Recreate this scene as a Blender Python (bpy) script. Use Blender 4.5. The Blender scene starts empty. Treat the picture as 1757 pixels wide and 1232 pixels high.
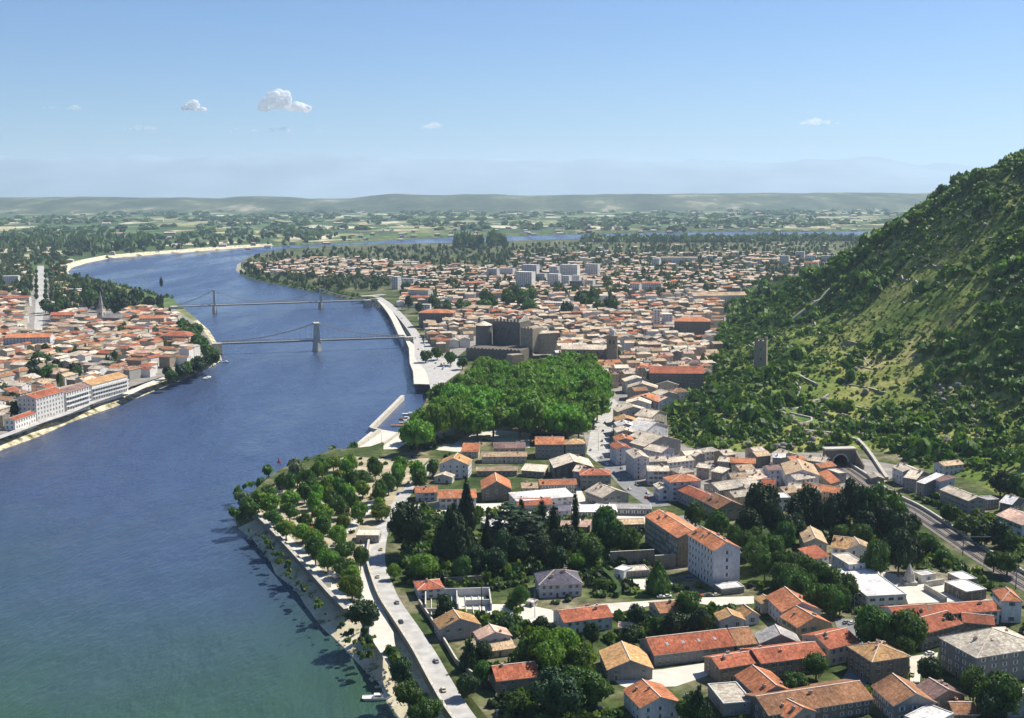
import bpy, math, random
import numpy as np
from mathutils import Matrix, Vector
from mathutils.geometry import tessellate_polygon
R = math.radians
C = bpy.context.scene.collection
scene = bpy.context.scene

# ------------------------------------------------------------ camera
FPX = 1973.0                       # focal length in pixels of the 1757 px wide photograph
CAMZ = 150.0
cd = bpy.data.cameras.new("camera"); cam = bpy.data.objects.new("camera", cd); C.objects.link(cam)
cd.sensor_width = 36.0; cd.lens = 36.0*FPX/1757.0; cd.clip_start = 5; cd.clip_end = 120000
PITCH = math.atan(288.0/FPX)
CM = Matrix.Rotation(math.pi/2-PITCH, 4, 'X') @ Matrix.Rotation(R(-0.2), 4, 'Z')
cam.matrix_world = Matrix.Translation((0, 0, CAMZ)) @ CM
scene.camera = cam

# ------------------------------------------------------------ sky, sun, exposure
SUN_AZ, SUN_EL = 57.0, 49.0        # clockwise from +Y (the view direction), above the horizon
W = bpy.data.worlds.new("World"); scene.world = W; W.use_nodes = True
wn, wl = W.node_tree.nodes, W.node_tree.links
wn.clear()
sky = wn.new('ShaderNodeTexSky'); sky.sky_type = 'NISHITA'; sky.sun_disc = False
sky.sun_elevation = R(SUN_EL); sky.sun_rotation = R(SUN_AZ); sky.altitude = 300
sky.air_density = 1.0; sky.dust_density = 0.25; sky.ozone_density = 4.5
bg = wn.new('ShaderNodeBackground'); bg.inputs[1].default_value = 0.060
wo = wn.new('ShaderNodeOutputWorld')
tint = wn.new('ShaderNodeMix'); tint.data_type = 'RGBA'; tint.blend_type = 'MULTIPLY'; tint.inputs[0].default_value = 1.0
tint.inputs[7].default_value = (.80, .95, 1.18, 1)       # clear deep-blue summer air
wl.new(sky.outputs[0], tint.inputs[6]); wl.new(tint.outputs[2], bg.inputs[0]); wl.new(bg.outputs[0], wo.inputs[0])
sd = bpy.data.lights.new("sun", 'SUN'); sd.energy = 5.0; sd.angle = R(0.5); sd.color = (1.0, 0.93, 0.82)
sun = bpy.data.objects.new("sun", sd); C.objects.link(sun)
tosun = Vector((math.sin(R(SUN_AZ))*math.cos(R(SUN_EL)), math.cos(R(SUN_AZ))*math.cos(R(SUN_EL)), math.sin(R(SUN_EL))))
sun.rotation_euler = tosun.to_track_quat('Z', 'Y').to_euler()
vs = scene.view_settings
scene.display_settings.display_device = 'sRGB'
vs.view_transform = 'Standard'; vs.look = 'None'; vs.exposure = 0.70; vs.gamma = 1.0; vs.use_curve_mapping = False
scene.cycles.max_bounces = 5; scene.cycles.diffuse_bounces = 2; scene.cycles.glossy_bounces = 2
scene.cycles.transmission_bounces = 2; scene.cycles.volume_bounces = 2; scene.cycles.transparent_max_bounces = 4

# ------------------------------------------------------------ from a pixel of the photograph to a point on level ground
M3 = CM.to_3x3()
def ray(px, py):
    return M3 @ Vector(((px-878.5)/FPX, -(py-616.0)/FPX, -1.0))
def P(px, py, z=7.0):
    d = ray(px, py)
    t = (z-CAMZ)/d.z
    return Vector((d.x*t, d.y*t, z))
def PD(px, py, dist):              # point on that line of sight at ground distance dist
    d = ray(px, py); t = dist/d.y
    return Vector((d.x*t, d.y*t, CAMZ+d.z*t))
M3I = M3.transposed()
def proj(x, y, z):
    v = M3I @ Vector((x, y, z-CAMZ))
    return 878.5+FPX*v.x/-v.z, 616.0-FPX*v.y/-v.z
# reading frames: (origin x, origin y, scale)
ZM = {1:(650,720,.2561), 2:(650,960,.2561), 3:(1000,740,.2277), 4:(1000,980,.2277), 5:(1350,720,.2316),
      6:(1350,960,.2316), 7:(980,640,.2390), 8:(680,430,.2846), 9:(380,350,.2846), 10:(0,300,.3896),
      11:(1000,380,.2846), 12:(1300,230,.4872), 13:(380,720,.4155), 0:(0,0,1.0),
      22:(0,430,.138), 23:(0,560,.1786), 24:(200,480,.1786), 25:(780,520,.1821), 26:(580,640,.1299),
      27:(660,410,.2277), 28:(1060,400,.2277)}
def Z(f, p):
    o = ZM[f]; return (o[0]+p[0]*o[2], o[1]+p[1]*o[2])

# ------------------------------------------------------------ materials
class NT:
    def __init__(s, name):
        s.m = bpy.data.materials.new(name); s.m.use_nodes = True
        s.n = s.m.node_tree.nodes; s.l = s.m.node_tree.links
        s.b = s.n['Principled BSDF']; s.out = s.n['Material Output']
    def new(s, t, **kw):
        x = s.n.new(t)
        for k, v in kw.items(): setattr(x, k, v)
        return x
    def link(s, a, b): s.l.new(a, b)
    def coord(s, kind='Object', scale=(1,1,1), rot=0):
        tc = s.new('ShaderNodeTexCoord'); mp = s.new('ShaderNodeMapping')
        mp.inputs['Scale'].default_value = scale; mp.inputs['Rotation'].default_value = (0,0,rot)
        s.link(tc.outputs[kind], mp.inputs[0]); return mp.outputs[0]
    def noise(s, vec, scale, detail=3, rough=.55):
        x = s.new('ShaderNodeTexNoise'); x.inputs['Scale'].default_value = scale
        x.inputs['Detail'].default_value = detail; x.inputs['Roughness'].default_value = rough
        s.link(vec, x.inputs['Vector']); return x.outputs['Fac']
    def ramp(s, fac, stops, interp='LINEAR'):
        x = s.new('ShaderNodeValToRGB'); cr = x.color_ramp; cr.interpolation = interp
        while len(cr.elements) < len(stops): cr.elements.new(.5)
        for e, (p, c) in zip(cr.elements, stops):
            e.position = p; e.color = (c[0], c[1], c[2], 1)
        s.link(fac, x.inputs[0]); return x.outputs[0]
    def mix(s, fac, a, b, mode='MIX'):
        x = s.new('ShaderNodeMix', data_type='RGBA', blend_type=mode)
        for sock, v in ((x.inputs[0], fac), (x.inputs[6], a), (x.inputs[7], b)):
            if isinstance(v, (int, float)): sock.default_value = v
            elif isinstance(v, tuple): sock.default_value = (v[0], v[1], v[2], 1)
            else: s.link(v, sock)
        return x.outputs[2]
    def math(s, op, a, b=0.0, c=0.0):
        x = s.new('ShaderNodeMath', operation=op)
        for sock, v in zip(x.inputs, (a, b, c)):
            if isinstance(v, (int, float)): sock.default_value = v
            else: s.link(v, sock)
        return x.outputs[0]
    def bump(s, h, strength=.5, dist=.1):
        x = s.new('ShaderNodeBump'); x.inputs['Strength'].default_value = strength
        x.inputs['Distance'].default_value = dist; s.link(h, x.inputs['Height'])
        s.link(x.outputs[0], s.b.inputs['Normal'])
    def col(s, c):
        if isinstance(c, tuple): s.b.inputs['Base Color'].default_value = (c[0], c[1], c[2], 1)
        else: s.link(c, s.b.inputs['Base Color'])
    def rough(s, r, spec=.3):
        s.b.inputs['Roughness'].default_value = r; s.b.inputs['Specular IOR Level'].default_value = spec

MATS = {}
def sc(c, k): return tuple(min(1, v*k) for v in c)
def plain(name, c, rough=.8, var=.25, scale=1.5, kind='Object', detail=3, spec=.2, obj_var=0.0, metal=0):
    if name in MATS: return MATS[name]
    t = NT(name); v = t.coord(kind)
    n = t.noise(v, scale, detail)
    cc = t.ramp(n, [(.3, sc(c, 1-var)), (.7, sc(c, 1+var))])
    if obj_var:
        oi = t.new('ShaderNodeObjectInfo')
        k = t.math('MULTIPLY_ADD', oi.outputs['Random'], obj_var*2, 1-obj_var)
        hs = t.new('ShaderNodeHueSaturation'); t.link(k, hs.inputs['Value']); t.link(cc, hs.inputs['Color']); cc = hs.outputs[0]
    t.col(cc); t.rough(rough, spec); t.b.inputs['Metallic'].default_value = metal
    MATS[name] = t.m; return t.m

# ------------------------------------------------------------ objects
def props(o, label=None, cat=None, group=None, kind=None):
    if label: o['label'] = label
    if cat: o['category'] = cat
    if group: o['group'] = group
    if kind: o['kind'] = kind
    return o
def empty(name, loc, rz, label, cat, group=None):
    o = bpy.data.objects.new(name, None); o.location = loc; o.rotation_euler = (0, 0, rz)
    o.empty_display_size = .5; C.objects.link(o); return props(o, label, cat, group)
def link(name, me, parent=None, mats=()):
    o = bpy.data.objects.new(name, me); C.objects.link(o)
    if parent: o.parent = parent
    for m in mats: me.materials.append(m)
    return o
class MB:                           # collects faces for one mesh
    def __init__(s): s.v = []; s.f = []; s.mi = []
    def poly(s, pts, mi=0):
        b = len(s.v); s.v += [tuple(p) for p in pts]; s.f.append(tuple(range(b, b+len(pts)))); s.mi.append(mi)
    def hull(s, bottom, top, mi=0, caps=True):      # prism between two equal rings, given anticlockwise
        b = len(s.v); n = len(bottom); s.v += [tuple(p) for p in bottom]+[tuple(p) for p in top]
        for i in range(n):
            j = (i+1) % n; s.f.append((b+i, b+j, b+n+j, b+n+i)); s.mi.append(mi)
        if caps:
            s.f.append(tuple(b+n+i for i in range(n))); s.mi.append(mi)
            s.f.append(tuple(b+i for i in reversed(range(n)))); s.mi.append(mi)
    def box(s, x0, x1, y0, y1, z0, z1, mi=0):
        r = [(x0,y0),(x1,y0),(x1,y1),(x0,y1)]
        s.hull([(x,y,z0) for x,y in r], [(x,y,z1) for x,y in r], mi)
    def cyl(s, x, y, z0, z1, r0, r1=None, n=10, mi=0):
        r1 = r0 if r1 is None else r1
        a = [2*math.pi*i/n for i in range(n)]
        s.hull([(x+r0*math.cos(t), y+r0*math.sin(t), z0) for t in a], [(x+r1*math.cos(t), y+r1*math.sin(t), z1) for t in a], mi)
    def tube(s, p, q, r0, r1=None, n=6, mi=0):
        r1 = r0 if r1 is None else r1
        p, q = Vector(p), Vector(q); d = (q-p).normalized()
        u = d.cross(Vector((0,0,1)) if abs(d.z) < .9 else Vector((1,0,0))).normalized(); w = d.cross(u)
        a = [2*math.pi*i/n for i in range(n)]
        s.hull([p+(u*math.cos(t)+w*math.sin(t))*r0 for t in a], [q+(u*math.cos(t)+w*math.sin(t))*r1 for t in a], mi)
    def mesh(s, name, smooth=False):
        me = bpy.data.meshes.new(name); me.from_pydata(s.v, [], s.f)
        me.polygons.foreach_set('material_index', s.mi)
        if smooth: me.polygons.foreach_set('use_smooth', [True]*len(s.f))
        me.update(); return me
    def obj(s, name, mats, parent=None, smooth=False):
        return link(name, s.mesh(name, smooth), parent, mats if isinstance(mats, (list, tuple)) else [mats])
def npmesh(name, V, F, mi=None, smooth=False):   # V (n,3), F (m,k) one polygon size
    V = np.asarray(V, dtype=np.float32); F = np.asarray(F, dtype=np.int32)
    me = bpy.data.meshes.new(name); me.vertices.add(len(V)); me.vertices.foreach_set('co', V.ravel())
    k = F.shape[1]; me.loops.add(F.size); me.loops.foreach_set('vertex_index', F.ravel())
    me.polygons.add(len(F)); me.polygons.foreach_set('loop_start', np.arange(0, F.size, k, dtype=np.int32))
    me.polygons.foreach_set('loop_total', np.full(len(F), k, dtype=np.int32))
    if mi is not None: me.polygons.foreach_set('material_index', np.asarray(mi, dtype=np.int32))
    if smooth: me.polygons.foreach_set('use_smooth', np.ones(len(F), dtype=bool))
    me.update(calc_edges=True); me.validate(); return me

# ------------------------------------------------------------ numpy value noise
_rs = np.random.RandomState(7); _T = _rs.rand(256, 256)
def vnoise(x, y):
    x = np.asarray(x, float); y = np.asarray(y, float)
    xi = np.floor(x).astype(int); yi = np.floor(y).astype(int); fx = x-xi; fy = y-yi
    fx = fx*fx*(3-2*fx); fy = fy*fy*(3-2*fy)
    g = lambda a, b: _T[a & 255, b & 255]
    return (g(xi,yi)*(1-fx)+g(xi+1,yi)*fx)*(1-fy)+(g(xi,yi+1)*(1-fx)+g(xi+1,yi+1)*fx)*fy
def fbm(x, y, o=4):
    s = 0; a = .5
    for i in range(o): s = s+a*vnoise(x*2**i+i*17.3, y*2**i+i*9.1); a *= .5
    return s
# ============================================================ THE SETTING: land, river, hill
GZ = 7.0
LB = [(-60,795),(15,768),(60,752),(120,725),(200,697),(280,665),(340,640),(366,628),(381,618),(377,607),(373,598),(372,588),
      (358,566),(340,550),(318,532),(305,521),(280,516),(255,508),(215,499),(185,492),(150,483),(126,475),(115,467),(124,459),(150,451),
      (190,443),(260,437),(330,432),(390,427),(450,423),(560,418),(700,410),(800,407),(900,404),(1050,400),(1200,398),
      (1350,398),(1500,396),(1700,395),(2400,394)]
RB = [(2400,404),(1700,405),(1500,406),(1350,408),(1200,409),(1050,412),(900,416),(800,420),(700,422),(600,424),(500,430),(450,438),
      (420,446),(406,455),(405,464),(417,473),(445,482),(480,489),(520,497),(555,503),(600,514),(630,522),(655,530),(672,542),(684,556),
      (690,572),(696,590),(700,606),(702,622),(707,640),(709,660),(742,662),(738,680),(722,697),(713,716),(706,732),
      (692,748),(672,763),(658,775),(630,785),(600,788),(585,786),(560,788),(520,802),(490,813),(460,826),(435,845),(410,868),(403,888),(412,905),(432,928),
      (462,962),(480,985),(502,1010),(530,1042),(560,1076),(600,1120),(625,1150),(645,1178),(668,1208),(690,1242),(720,1290),(760,1350)]
def inset(pts, ws, closed_side):
    """shift an open polyline sideways by ws metres, to its left (+1) or right (-1)"""
    out = []
    for i, p in enumerate(pts):
        a = pts[max(0, i-1)]; b = pts[min(len(pts)-1, i+1)]
        d = Vector((b.x-a.x, b.y-a.y)).normalized()
        n = Vector((-d.y, d.x))*closed_side
        w = ws[i] if isinstance(ws, (list, tuple)) else ws
        out.append(Vector((p.x+n.x*w, p.y+n.y*w)))
    return out
def densify(pts, step):
    out = []
    for a, b in zip(pts[:-1], pts[1:]):
        n = max(1, min(12, int((b-a).length/step)))
        for k in range(n): out.append(a.lerp(b, k/n))
    out.append(pts[-1]); return out
def jag(pts, amp):
    rs = random.Random(5)
    return [p+Vector((rs.uniform(-1,1)*amp, rs.uniform(-1,1)*amp, 0)) for p in pts]
lb = densify([P(*p, 0) for p in LB], 14); rb = densify([P(*p, 0) for p in RB], 14)

# land materials
t = NT('garden_ground'); v = t.coord('Object')
n1 = t.noise(v, .035, 5); n2 = t.noise(v, .35, 4)
c1 = t.ramp(n1, [(.34, (.035,.062,.018)), (.5, (.075,.10,.032)), (.62, (.20,.18,.11)), (.75, (.33,.30,.22))])
c2 = t.ramp(n2, [(.3, (.45,.45,.45)), (.7, (1.3,1.3,1.3))])
t.col(t.mix(1.0, c1, c2, 'MULTIPLY')); t.rough(.95, .1); M_GARDEN = t.m
t = NT('farmland'); v = t.coord('Object', (1, .55, 1), R(12))
vo = t.new('ShaderNodeTexVoronoi'); vo.inputs['Scale'].default_value = .006; vo.inputs['Randomness'].default_value = .9
t.link(v, vo.inputs['Vector'])
bw = t.new('ShaderNodeSeparateColor'); t.link(vo.outputs['Color'], bw.inputs[0])
cf = t.ramp(bw.outputs[0], [(0, (.06,.10,.035)), (.25, (.05,.085,.03)), (.38, (.10,.15,.05)), (.5, (.18,.20,.08)), (.62, (.40,.35,.21)), (.74, (.075,.12,.04)), (.86, (.55,.50,.36)), (.94, (.24,.25,.11))], 'CONSTANT')
n1 = t.noise(v, .004, 4); n2 = t.noise(v, .03, 4)
cf = t.mix(t.ramp(n1, [(.50, (0,0,0)), (.66, (1,1,1))]), cf, (.05,.085,.035))
cf = t.mix(1.0, cf, t.ramp(n2, [(.3, (.5,.5,.5)), (.7, (1.4,1.4,1.4))]), 'MULTIPLY')
t.col(cf); t.rough(.95, .1); M_FARM = t.m
t = NT('bank_stone'); v = t.coord('Object')
n1 = t.noise(v, .16, 5, .7); n2 = t.noise(v, .03, 3)
c1 = t.ramp(n1, [(.36, (.07,.085,.03)), (.46, (.30,.27,.17)), (.6, (.62,.56,.40))])
t.col(c1); t.rough(.95, .1); t.bump(n1, .8, 1.0); M_BANK = t.m
t = NT('pale_gravel'); v = t.coord('Object')
n1 = t.noise(v, .12, 5, .65)
t.col(t.ramp(n1, [(.33, (.12,.14,.06)), (.42, (.50,.45,.30)), (.65, (.70,.63,.46))])); t.rough(.95, .1); M_GRAVEL = t.m
t = NT('river_bed_grass'); v = t.coord('Object'); n1 = t.noise(v, .1, 4)
t.col(t.ramp(n1, [(.35, (.04,.07,.02)), (.6, (.14,.16,.05))])); t.rough(.95, .1); M_BGRASS = t.m

def land(name, shore, side, widths, closing, m_top, m_bank):
    top = inset(shore, widths, side)
    mb = MB()
    poly = [Vector((p.x, p.y, 0)) for p in top]+[Vector((a, b, 0)) for a, b in closing]
    for tri in tessellate_polygon([poly]):
        q = [poly[i] for i in tri]
        if (q[1]-q[0]).cross(q[2]-q[0]).z < 0: q.reverse()
        mb.poly([(p.x, p.y, GZ) for p in q], 0)
    low = inset(shore, -3.0, side); beach = [(m in (1,)) for m in m_bank]
    mid = inset(shore, [w*((.86 if name == 'ground' else .74) if m == 1 else .5) for w, m in zip(widths, m_bank)], side); rj = random.Random(8)
    zl = [-2.5]*len(shore); zm = [((rj.uniform(5.0,5.7) if name == 'ground' else rj.uniform(1.4,2.4)) if m == 1 else 3.2) for m in m_bank]
    z0 = [0.25 if m == 1 else 0.0 for m in m_bank]
    sh2 = [Vector((p.x+rj.uniform(-1,1)*(1.6 if m == 1 else .3), p.y+rj.uniform(-1,1)*(1.6 if m == 1 else .3))) for p, m in zip(shore, m_bank)]
    for i in range(len(shore)-1):
        for (A_, za, B_, zb, mo) in ((low, zl, sh2, z0, 0), (sh2, z0, mid, zm, 0), (mid, zm, top, [GZ]*len(shore), 1)):
            a, b, c, d = A_[i], A_[i+1], B_[i+1], B_[i]
            q = [Vector((a.x,a.y,za[i])), Vector((b.x,b.y,za[i+1])), Vector((c.x,c.y,zb[i+1])), Vector((d.x,d.y,zb[i]))]
            if (q[1]-q[0]).cross(q[2]-q[0]).z < 0: q.reverse()
            mi = 1+m_bank[i]
            if m_bank[i] == 1 and mo == 1 and name == 'ground': mi = 3
            mb.poly(q, mi)
    return mb.obj(name, [m_top, M_BANK, M_GRAVEL, M_BGRASS])
# bank widths and materials chosen by where the shore point is seen
def wmat_left(p):
    x, y = proj(p.x, p.y, 0)
    if y > 560: return (13.0 if x < 250 else 16.0), 0
    if y > 495: return 7.0, 0
    if x < 460: return 11.0, 1
    return 10.0, 2
def wmat_right(p):
    x, y = proj(p.x, p.y, 0)
    if y > 1080: return 19.0, 1
    if y > 890: return 16.0, 1
    if x < 590 and y > 700: return 7.0, 2
    if y > 735: return 3.0, 0
    if y > 520: return 5.0, 0
    if y > 470: return 16.0, 2
    if y > 445: return 11.0, 1
    return 8.0, 2
lw = [wmat_left(p) for p in lb]; rw = [wmat_right(p) for p in rb]
far = 36000
o = land('far_plain', lb, 1, [w for w, m in lw], [(far,9000),(far,far),(-far,far),(-far,200),(-700,200)], M_FARM, [m for w, m in lw]); props(o, kind='structure')
o = land('ground', rb, 1, [w for w, m in rw], [(500,-100),(5000,-100),(6000,3400)], M_GARDEN, [m for w, m in rw]); props(o, kind='structure')

# river
t = NT('river_water'); v = t.coord('Object', (1, 1, 1), R(20))
n0 = t.noise(v, .004, 4); wv = t.coord('Object', (1.0, .38, 1), R(-25))
n1 = t.noise(wv, .06, 4, .6); n2 = t.noise(wv, .45, 4, .65); n3 = t.noise(wv, .012, 3, .6)
sp = t.new('ShaderNodeSeparateXYZ'); t.link(t.coord('Object'), sp.inputs[0])
near_green = t.math('ADD', t.math('MULTIPLY', sp.outputs[1], -.0028), t.math('MULTIPLY_ADD', n0, 1.6, 1.05))     # silty green near, bluer far where sky reflection is put into the colour
t.col(t.mix(t.ramp(near_green, [(.25, (0,0,0)), (.95, (1,1,1))]), (.037,.060,.124), (.030,.070,.046)))
h = t.math('ADD', t.math('MULTIPLY', n1, 2.2), t.math('MULTIPLY', n2, .55)); h = t.math('ADD', h, t.math('MULTIPLY', n3, 5.0))
t.bump(h, .9, 1.25); t.rough(.22, .5)
pat = t.noise(t.coord('Object', (1.0,.22,1), R(-30)), .010, 5, .6)          # wind patches and current streaks
t.link(t.ramp(pat, [(.36, (.12,.12,.12)), (.6, (.36,.36,.36))]), t.b.inputs['Roughness']); t.b.inputs['IOR'].default_value = 1.33
M_WATER = t.m
mb = MB(); mb.poly([(-1500,150,0),(1200,150,0),(6000,3300,0),(6000,4700,0),(-1500,4700,0)])
props(mb.obj('river', M_WATER), kind='structure')

# ---- patches lying on the ground, each its own sheet a little above the one below
def sheet(name, frame, pts, mat, h=.05, z=GZ, label=None):
    poly = [P(*Z(frame, p), z) for p in pts]
    mb = MB()
    flat = [Vector((p.x, p.y, 0)) for p in poly]
    for tri in tessellate_polygon([flat]):
        q = [flat[i] for i in tri]
        if (q[1]-q[0]).cross(q[2]-q[0]).z < 0: q.reverse()
        mb.poly([(p.x, p.y, z+h) for p in q])
    o = mb.obj(name, mat); props(o, kind='structure'); return o
def strip(name, line, width, mat, h=.08, z=GZ, frame=0, thick=0.0, base=None):
    pts = [P(*Z(frame, p), z) for p in line]
    pts = smooth_line(pts)
    ws = width if isinstance(width, (list, tuple)) else [width]*2
    W_ = [np.interp(i/(len(pts)-1), np.linspace(0,1,len(ws)), ws)/2 for i in range(len(pts))]
    l = inset(pts, W_, 1); r = inset(pts, W_, -1); mb = MB()
    for i in range(len(pts)-1):
        mb.poly([(r[i].x,r[i].y,z+h),(r[i+1].x,r[i+1].y,z+h),(l[i+1].x,l[i+1].y,z+h),(l[i].x,l[i].y,z+h)])
    o = mb.obj(name, mat); props(o, kind='structure'); return o, pts
def smooth_line(pts, k=4):
    if len(pts) < 3: return pts
    out = []
    for i in range(len(pts)-1):
        p0 = pts[max(i-1,0)]; p1 = pts[i]; p2 = pts[i+1]; p3 = pts[min(i+2,len(pts)-1)]
        for j in range(k):
            s = j/k
            out.append(.5*((2*p1)+(p2-p0)*s+(2*p0-5*p1+4*p2-p3)*s*s+(3*p1-p0-3*p2+p3)*s**3))
    out.append(pts[-1]); return out

# ---- hill: thin-plate surface through points read off the photograph
foot = [(1900,905),(1757,868),(1700,845),(1640,818),(1560,800),(1500,775),(1440,772),(1380,778),(1300,778),(1230,775),(1175,765),(1140,742),(1138,715),(1160,690),
        (1190,665),(1215,645),(1228,600),(1242,560),(1255,520)]
HP = []
for a, b in foot:
    p = P(a, b, GZ); HP.append((p.x, p.y, GZ-.5))
for a, b in zip(foot[:-1], foot[1:]):           # outside the foot: below ground
    p = P(*a, GZ); q = P(*b, GZ); d = Vector((q.x-p.x, q.y-p.y)).normalized(); m = (p+q)/2
    HP.append((m.x-d.y*-1*-1*0+(-d.y)*30*-1*-1, m.y+d.x*30, -8.0))
for a, b, D in [(1757,279,950),(1757,400,830),(1757,550,720),(1757,700,650),(1900,246,900),(1900,420,760),(1900,650,620),(1690,305,985),(1640,323,1020),(1612,336,1050),
        (1600,450,900),(1600,560,790),(1600,680,690),(1560,382,1100),(1530,402,1150),(1500,438,1180),(1500,500,950),(1500,600,800),(1500,700,705),
        (1440,465,1250),(1400,485,1280),(1400,550,985),(1400,610,850),(1400,680,735),(1400,735,662),(1340,500,1330),(1300,515,1360),(1300,570,1030),(1300,640,800),(1300,700,690),(1300,740,655),
        (1240,700,700),(1240,740,660),(1240,660,800),(1190,700,735),(1190,735,680),(1270,600,930),(1275,550,1150),
        (1465,735,668),(1420,752,640),(1560,760,632),(1650,740,640),(1700,780,600)]:
    p = PD(a, b, D); HP.append(tuple(p))
# behind the crest the ground falls again / runs on
for x, y, z in [(560,1250,95),(640,1000,215),(620,800,200),(520,700,150),(600,1500,60),(450,1500,35),(300,1700,-10),(420,1900,-15),(700,1900,10),(900,1200,180),(900,700,260),(1000,1800,20),(500,560,110),(700,500,190)]:
    HP.append((x, y, z))
HP = np.array(HP)
def _U(r2): return np.where(r2 > 1e-9, r2*np.log(np.maximum(r2, 1e-9)), 0)
_X = HP[:, :2]/500.0
_n = len(HP); K = _U(((_X[:,None]-_X[None])**2).sum(-1))+np.eye(_n)*2e-4
Pm = np.hstack([np.ones((_n,1)), _X]); A = np.zeros((_n+3,_n+3)); A[:_n,:_n] = K; A[:_n,_n:] = Pm; A[_n:,:_n] = Pm.T
_w = np.linalg.solve(A, np.concatenate([HP[:,2], np.zeros(3)]))
def hill_base(x, y):
    x = np.atleast_1d(np.asarray(x, float)); y = np.atleast_1d(np.asarray(y, float))
    q = np.stack([x.ravel(), y.ravel()], 1)/500.0; out = np.zeros(len(q))
    for i in range(0, len(q), 20000):
        s = q[i:i+20000]; k = _U(((s[:,None]-_X[None])**2).sum(-1)); out[i:i+20000] = k@_w[:_n]+_w[_n]+s@_w[_n+1:]
    return out.reshape(x.shape)
def hill_z(x, y):
    x = np.atleast_1d(np.asarray(x, float)); y = np.atleast_1d(np.asarray(y, float))
    b = hill_base(x, y)
    up = np.clip((b-GZ)/25.0, 0, 1)
    rough = (fbm(x/70, y/70, 5)-.48)*20*up + (fbm(x/14+5, y/14, 3)-.44)*5*np.clip((b-GZ)/10, 0, 1)
    z = b+rough
    # old vineyard terraces on the middle slope
    tz = 4.2; ph = z/tz; fr = ph-np.floor(ph); st = (np.floor(ph)+np.clip((fr-.72)/.28, 0, 1))*tz
    m = np.clip(1.25-np.hypot((x-265)/130, (y-860)/240)**2, 0, 1)*up
    return z*(1-m*.8)+st*m*.8
gx = np.arange(70, 1400, 5.0); gy = np.arange(420, 2100, 5.0)
XX, YY = np.meshgrid(gx, gy); ZZ = hill_z(XX, YY)
ZZ = np.maximum(ZZ, -2.0)
nx, ny = len(gx), len(gy)
idx = np.arange(nx*ny).reshape(ny, nx)
F = np.stack([idx[:-1,:-1], idx[:-1,1:], idx[1:,1:], idx[1:,:-1]], -1).reshape(-1, 4)
keep = np.max(np.stack([ZZ[:-1,:-1], ZZ[:-1,1:], ZZ[1:,1:], ZZ[1:,:-1]], -1).reshape(-1,4), 1) > GZ-1.5
F = F[keep]
V = np.stack([XX, YY, ZZ], -1).reshape(-1, 3)
used = np.unique(F); mp_ = np.zeros(len(V), int); mp_[used] = np.arange(len(used))
hm = npmesh('hillside', V[used], mp_[F], smooth=False)
t = NT('hill_soil'); v = t.coord('Object')
ge = t.new('ShaderNodeNewGeometry'); sx = t.new('ShaderNodeSeparateXYZ'); t.link(ge.outputs['Normal'], sx.inputs[0])
n1 = t.noise(v, .02, 5, .6); n2 = t.noise(v, .25, 5, .65)
grass = t.ramp(n1, [(.3, (.06,.12,.02)), (.45, (.13,.19,.035)), (.58, (.24,.26,.07)), (.75, (.38,.33,.15))])
rock = t.ramp(n2, [(.3, (.10,.10,.08)), (.55, (.30,.28,.23)), (.7, (.50,.47,.40))])
fl = t.ramp(t.math('ADD', sx.outputs[2], t.math('MULTIPLY_ADD', n2, .3, -.15)), [(.55, (1,1,1)), (.68, (0,0,0))])
cc = t.mix(fl, grass, rock)
cc = t.mix(1.0, cc, t.ramp(n2, [(.3, (.55,.55,.55)), (.7, (1.3,1.3,1.3))]), 'MULTIPLY')
t.col(cc); t.rough(.95, .1); t.bump(n2, .7, 1.2); M_HILL = t.m
o = link('hill', hm, None, [M_HILL]); props(o, kind='structure')

# ---- far low hills and the blue mountains
def ridge(name, prof, D, depth, base, mat, seed, amp, nseg=160, rows=9):
    xs = np.linspace(prof[0][0], prof[-1][0], nseg); ys = np.interp(xs, [p[0] for p in prof], [p[1] for p in prof])
    V = []; rs = np.random.RandomState(seed)
    for j in range(rows):
        u = j/(rows-1)
        for i, (a, b) in enumerate(zip(xs, ys)):
            top = PD(a, b, D); d = D-depth*(1-u)*1.0+ (0 if u < 1 else 0)
            s = math.sin(u*math.pi/2)
            nz = (fbm(np.array([a/60.+seed]), np.array([u*3.+seed]), 4)[0]-.47)*amp*(u)
            V.append((top.x*d/D*1.0, d, base+(top.z-base)*s+nz))
    for i, (a, b) in enumerate(zip(xs, ys)):
        top = PD(a, b, D); V.append((top.x, D+depth, base))
    n = nseg; F = []
    for j in range(rows):
        for i in range(n-1): F.append((j*n+i, j*n+i+1, (j+1)*n+i+1, (j+1)*n+i))
    me = npmesh(name, V, F, smooth=True)
    o = link(name, me, None, [mat]); props(o, kind='structure'); return o
t = NT('wooded_land'); v = t.coord('Object', (1,.5,1)); n1 = t.noise(v, .0035, 5, .7)
t.col(t.ramp(n1, [(.35, (.035,.05,.03)), (.5, (.07,.09,.045)), (.6, (.13,.14,.08)), (.68, (.30,.28,.20))])); t.rough(.95, .1); M_WOOD = t.m
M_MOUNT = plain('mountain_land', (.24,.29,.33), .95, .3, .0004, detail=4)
ridge('low_hills', [(-400,339),(100,338),(300,339),(380,341),(410,337),(450,336.5),(500,338),(530,341),(600,340),(655,335),(680,332.5),(710,332.5),(760,335),(850,333),(900,335),(1000,334),(1100,332),(1300,331),(1500,331),(1700,331),(2200,331)], 9500, 1500, GZ-3, M_WOOD, 3, 18, nseg=420, rows=14)
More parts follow.
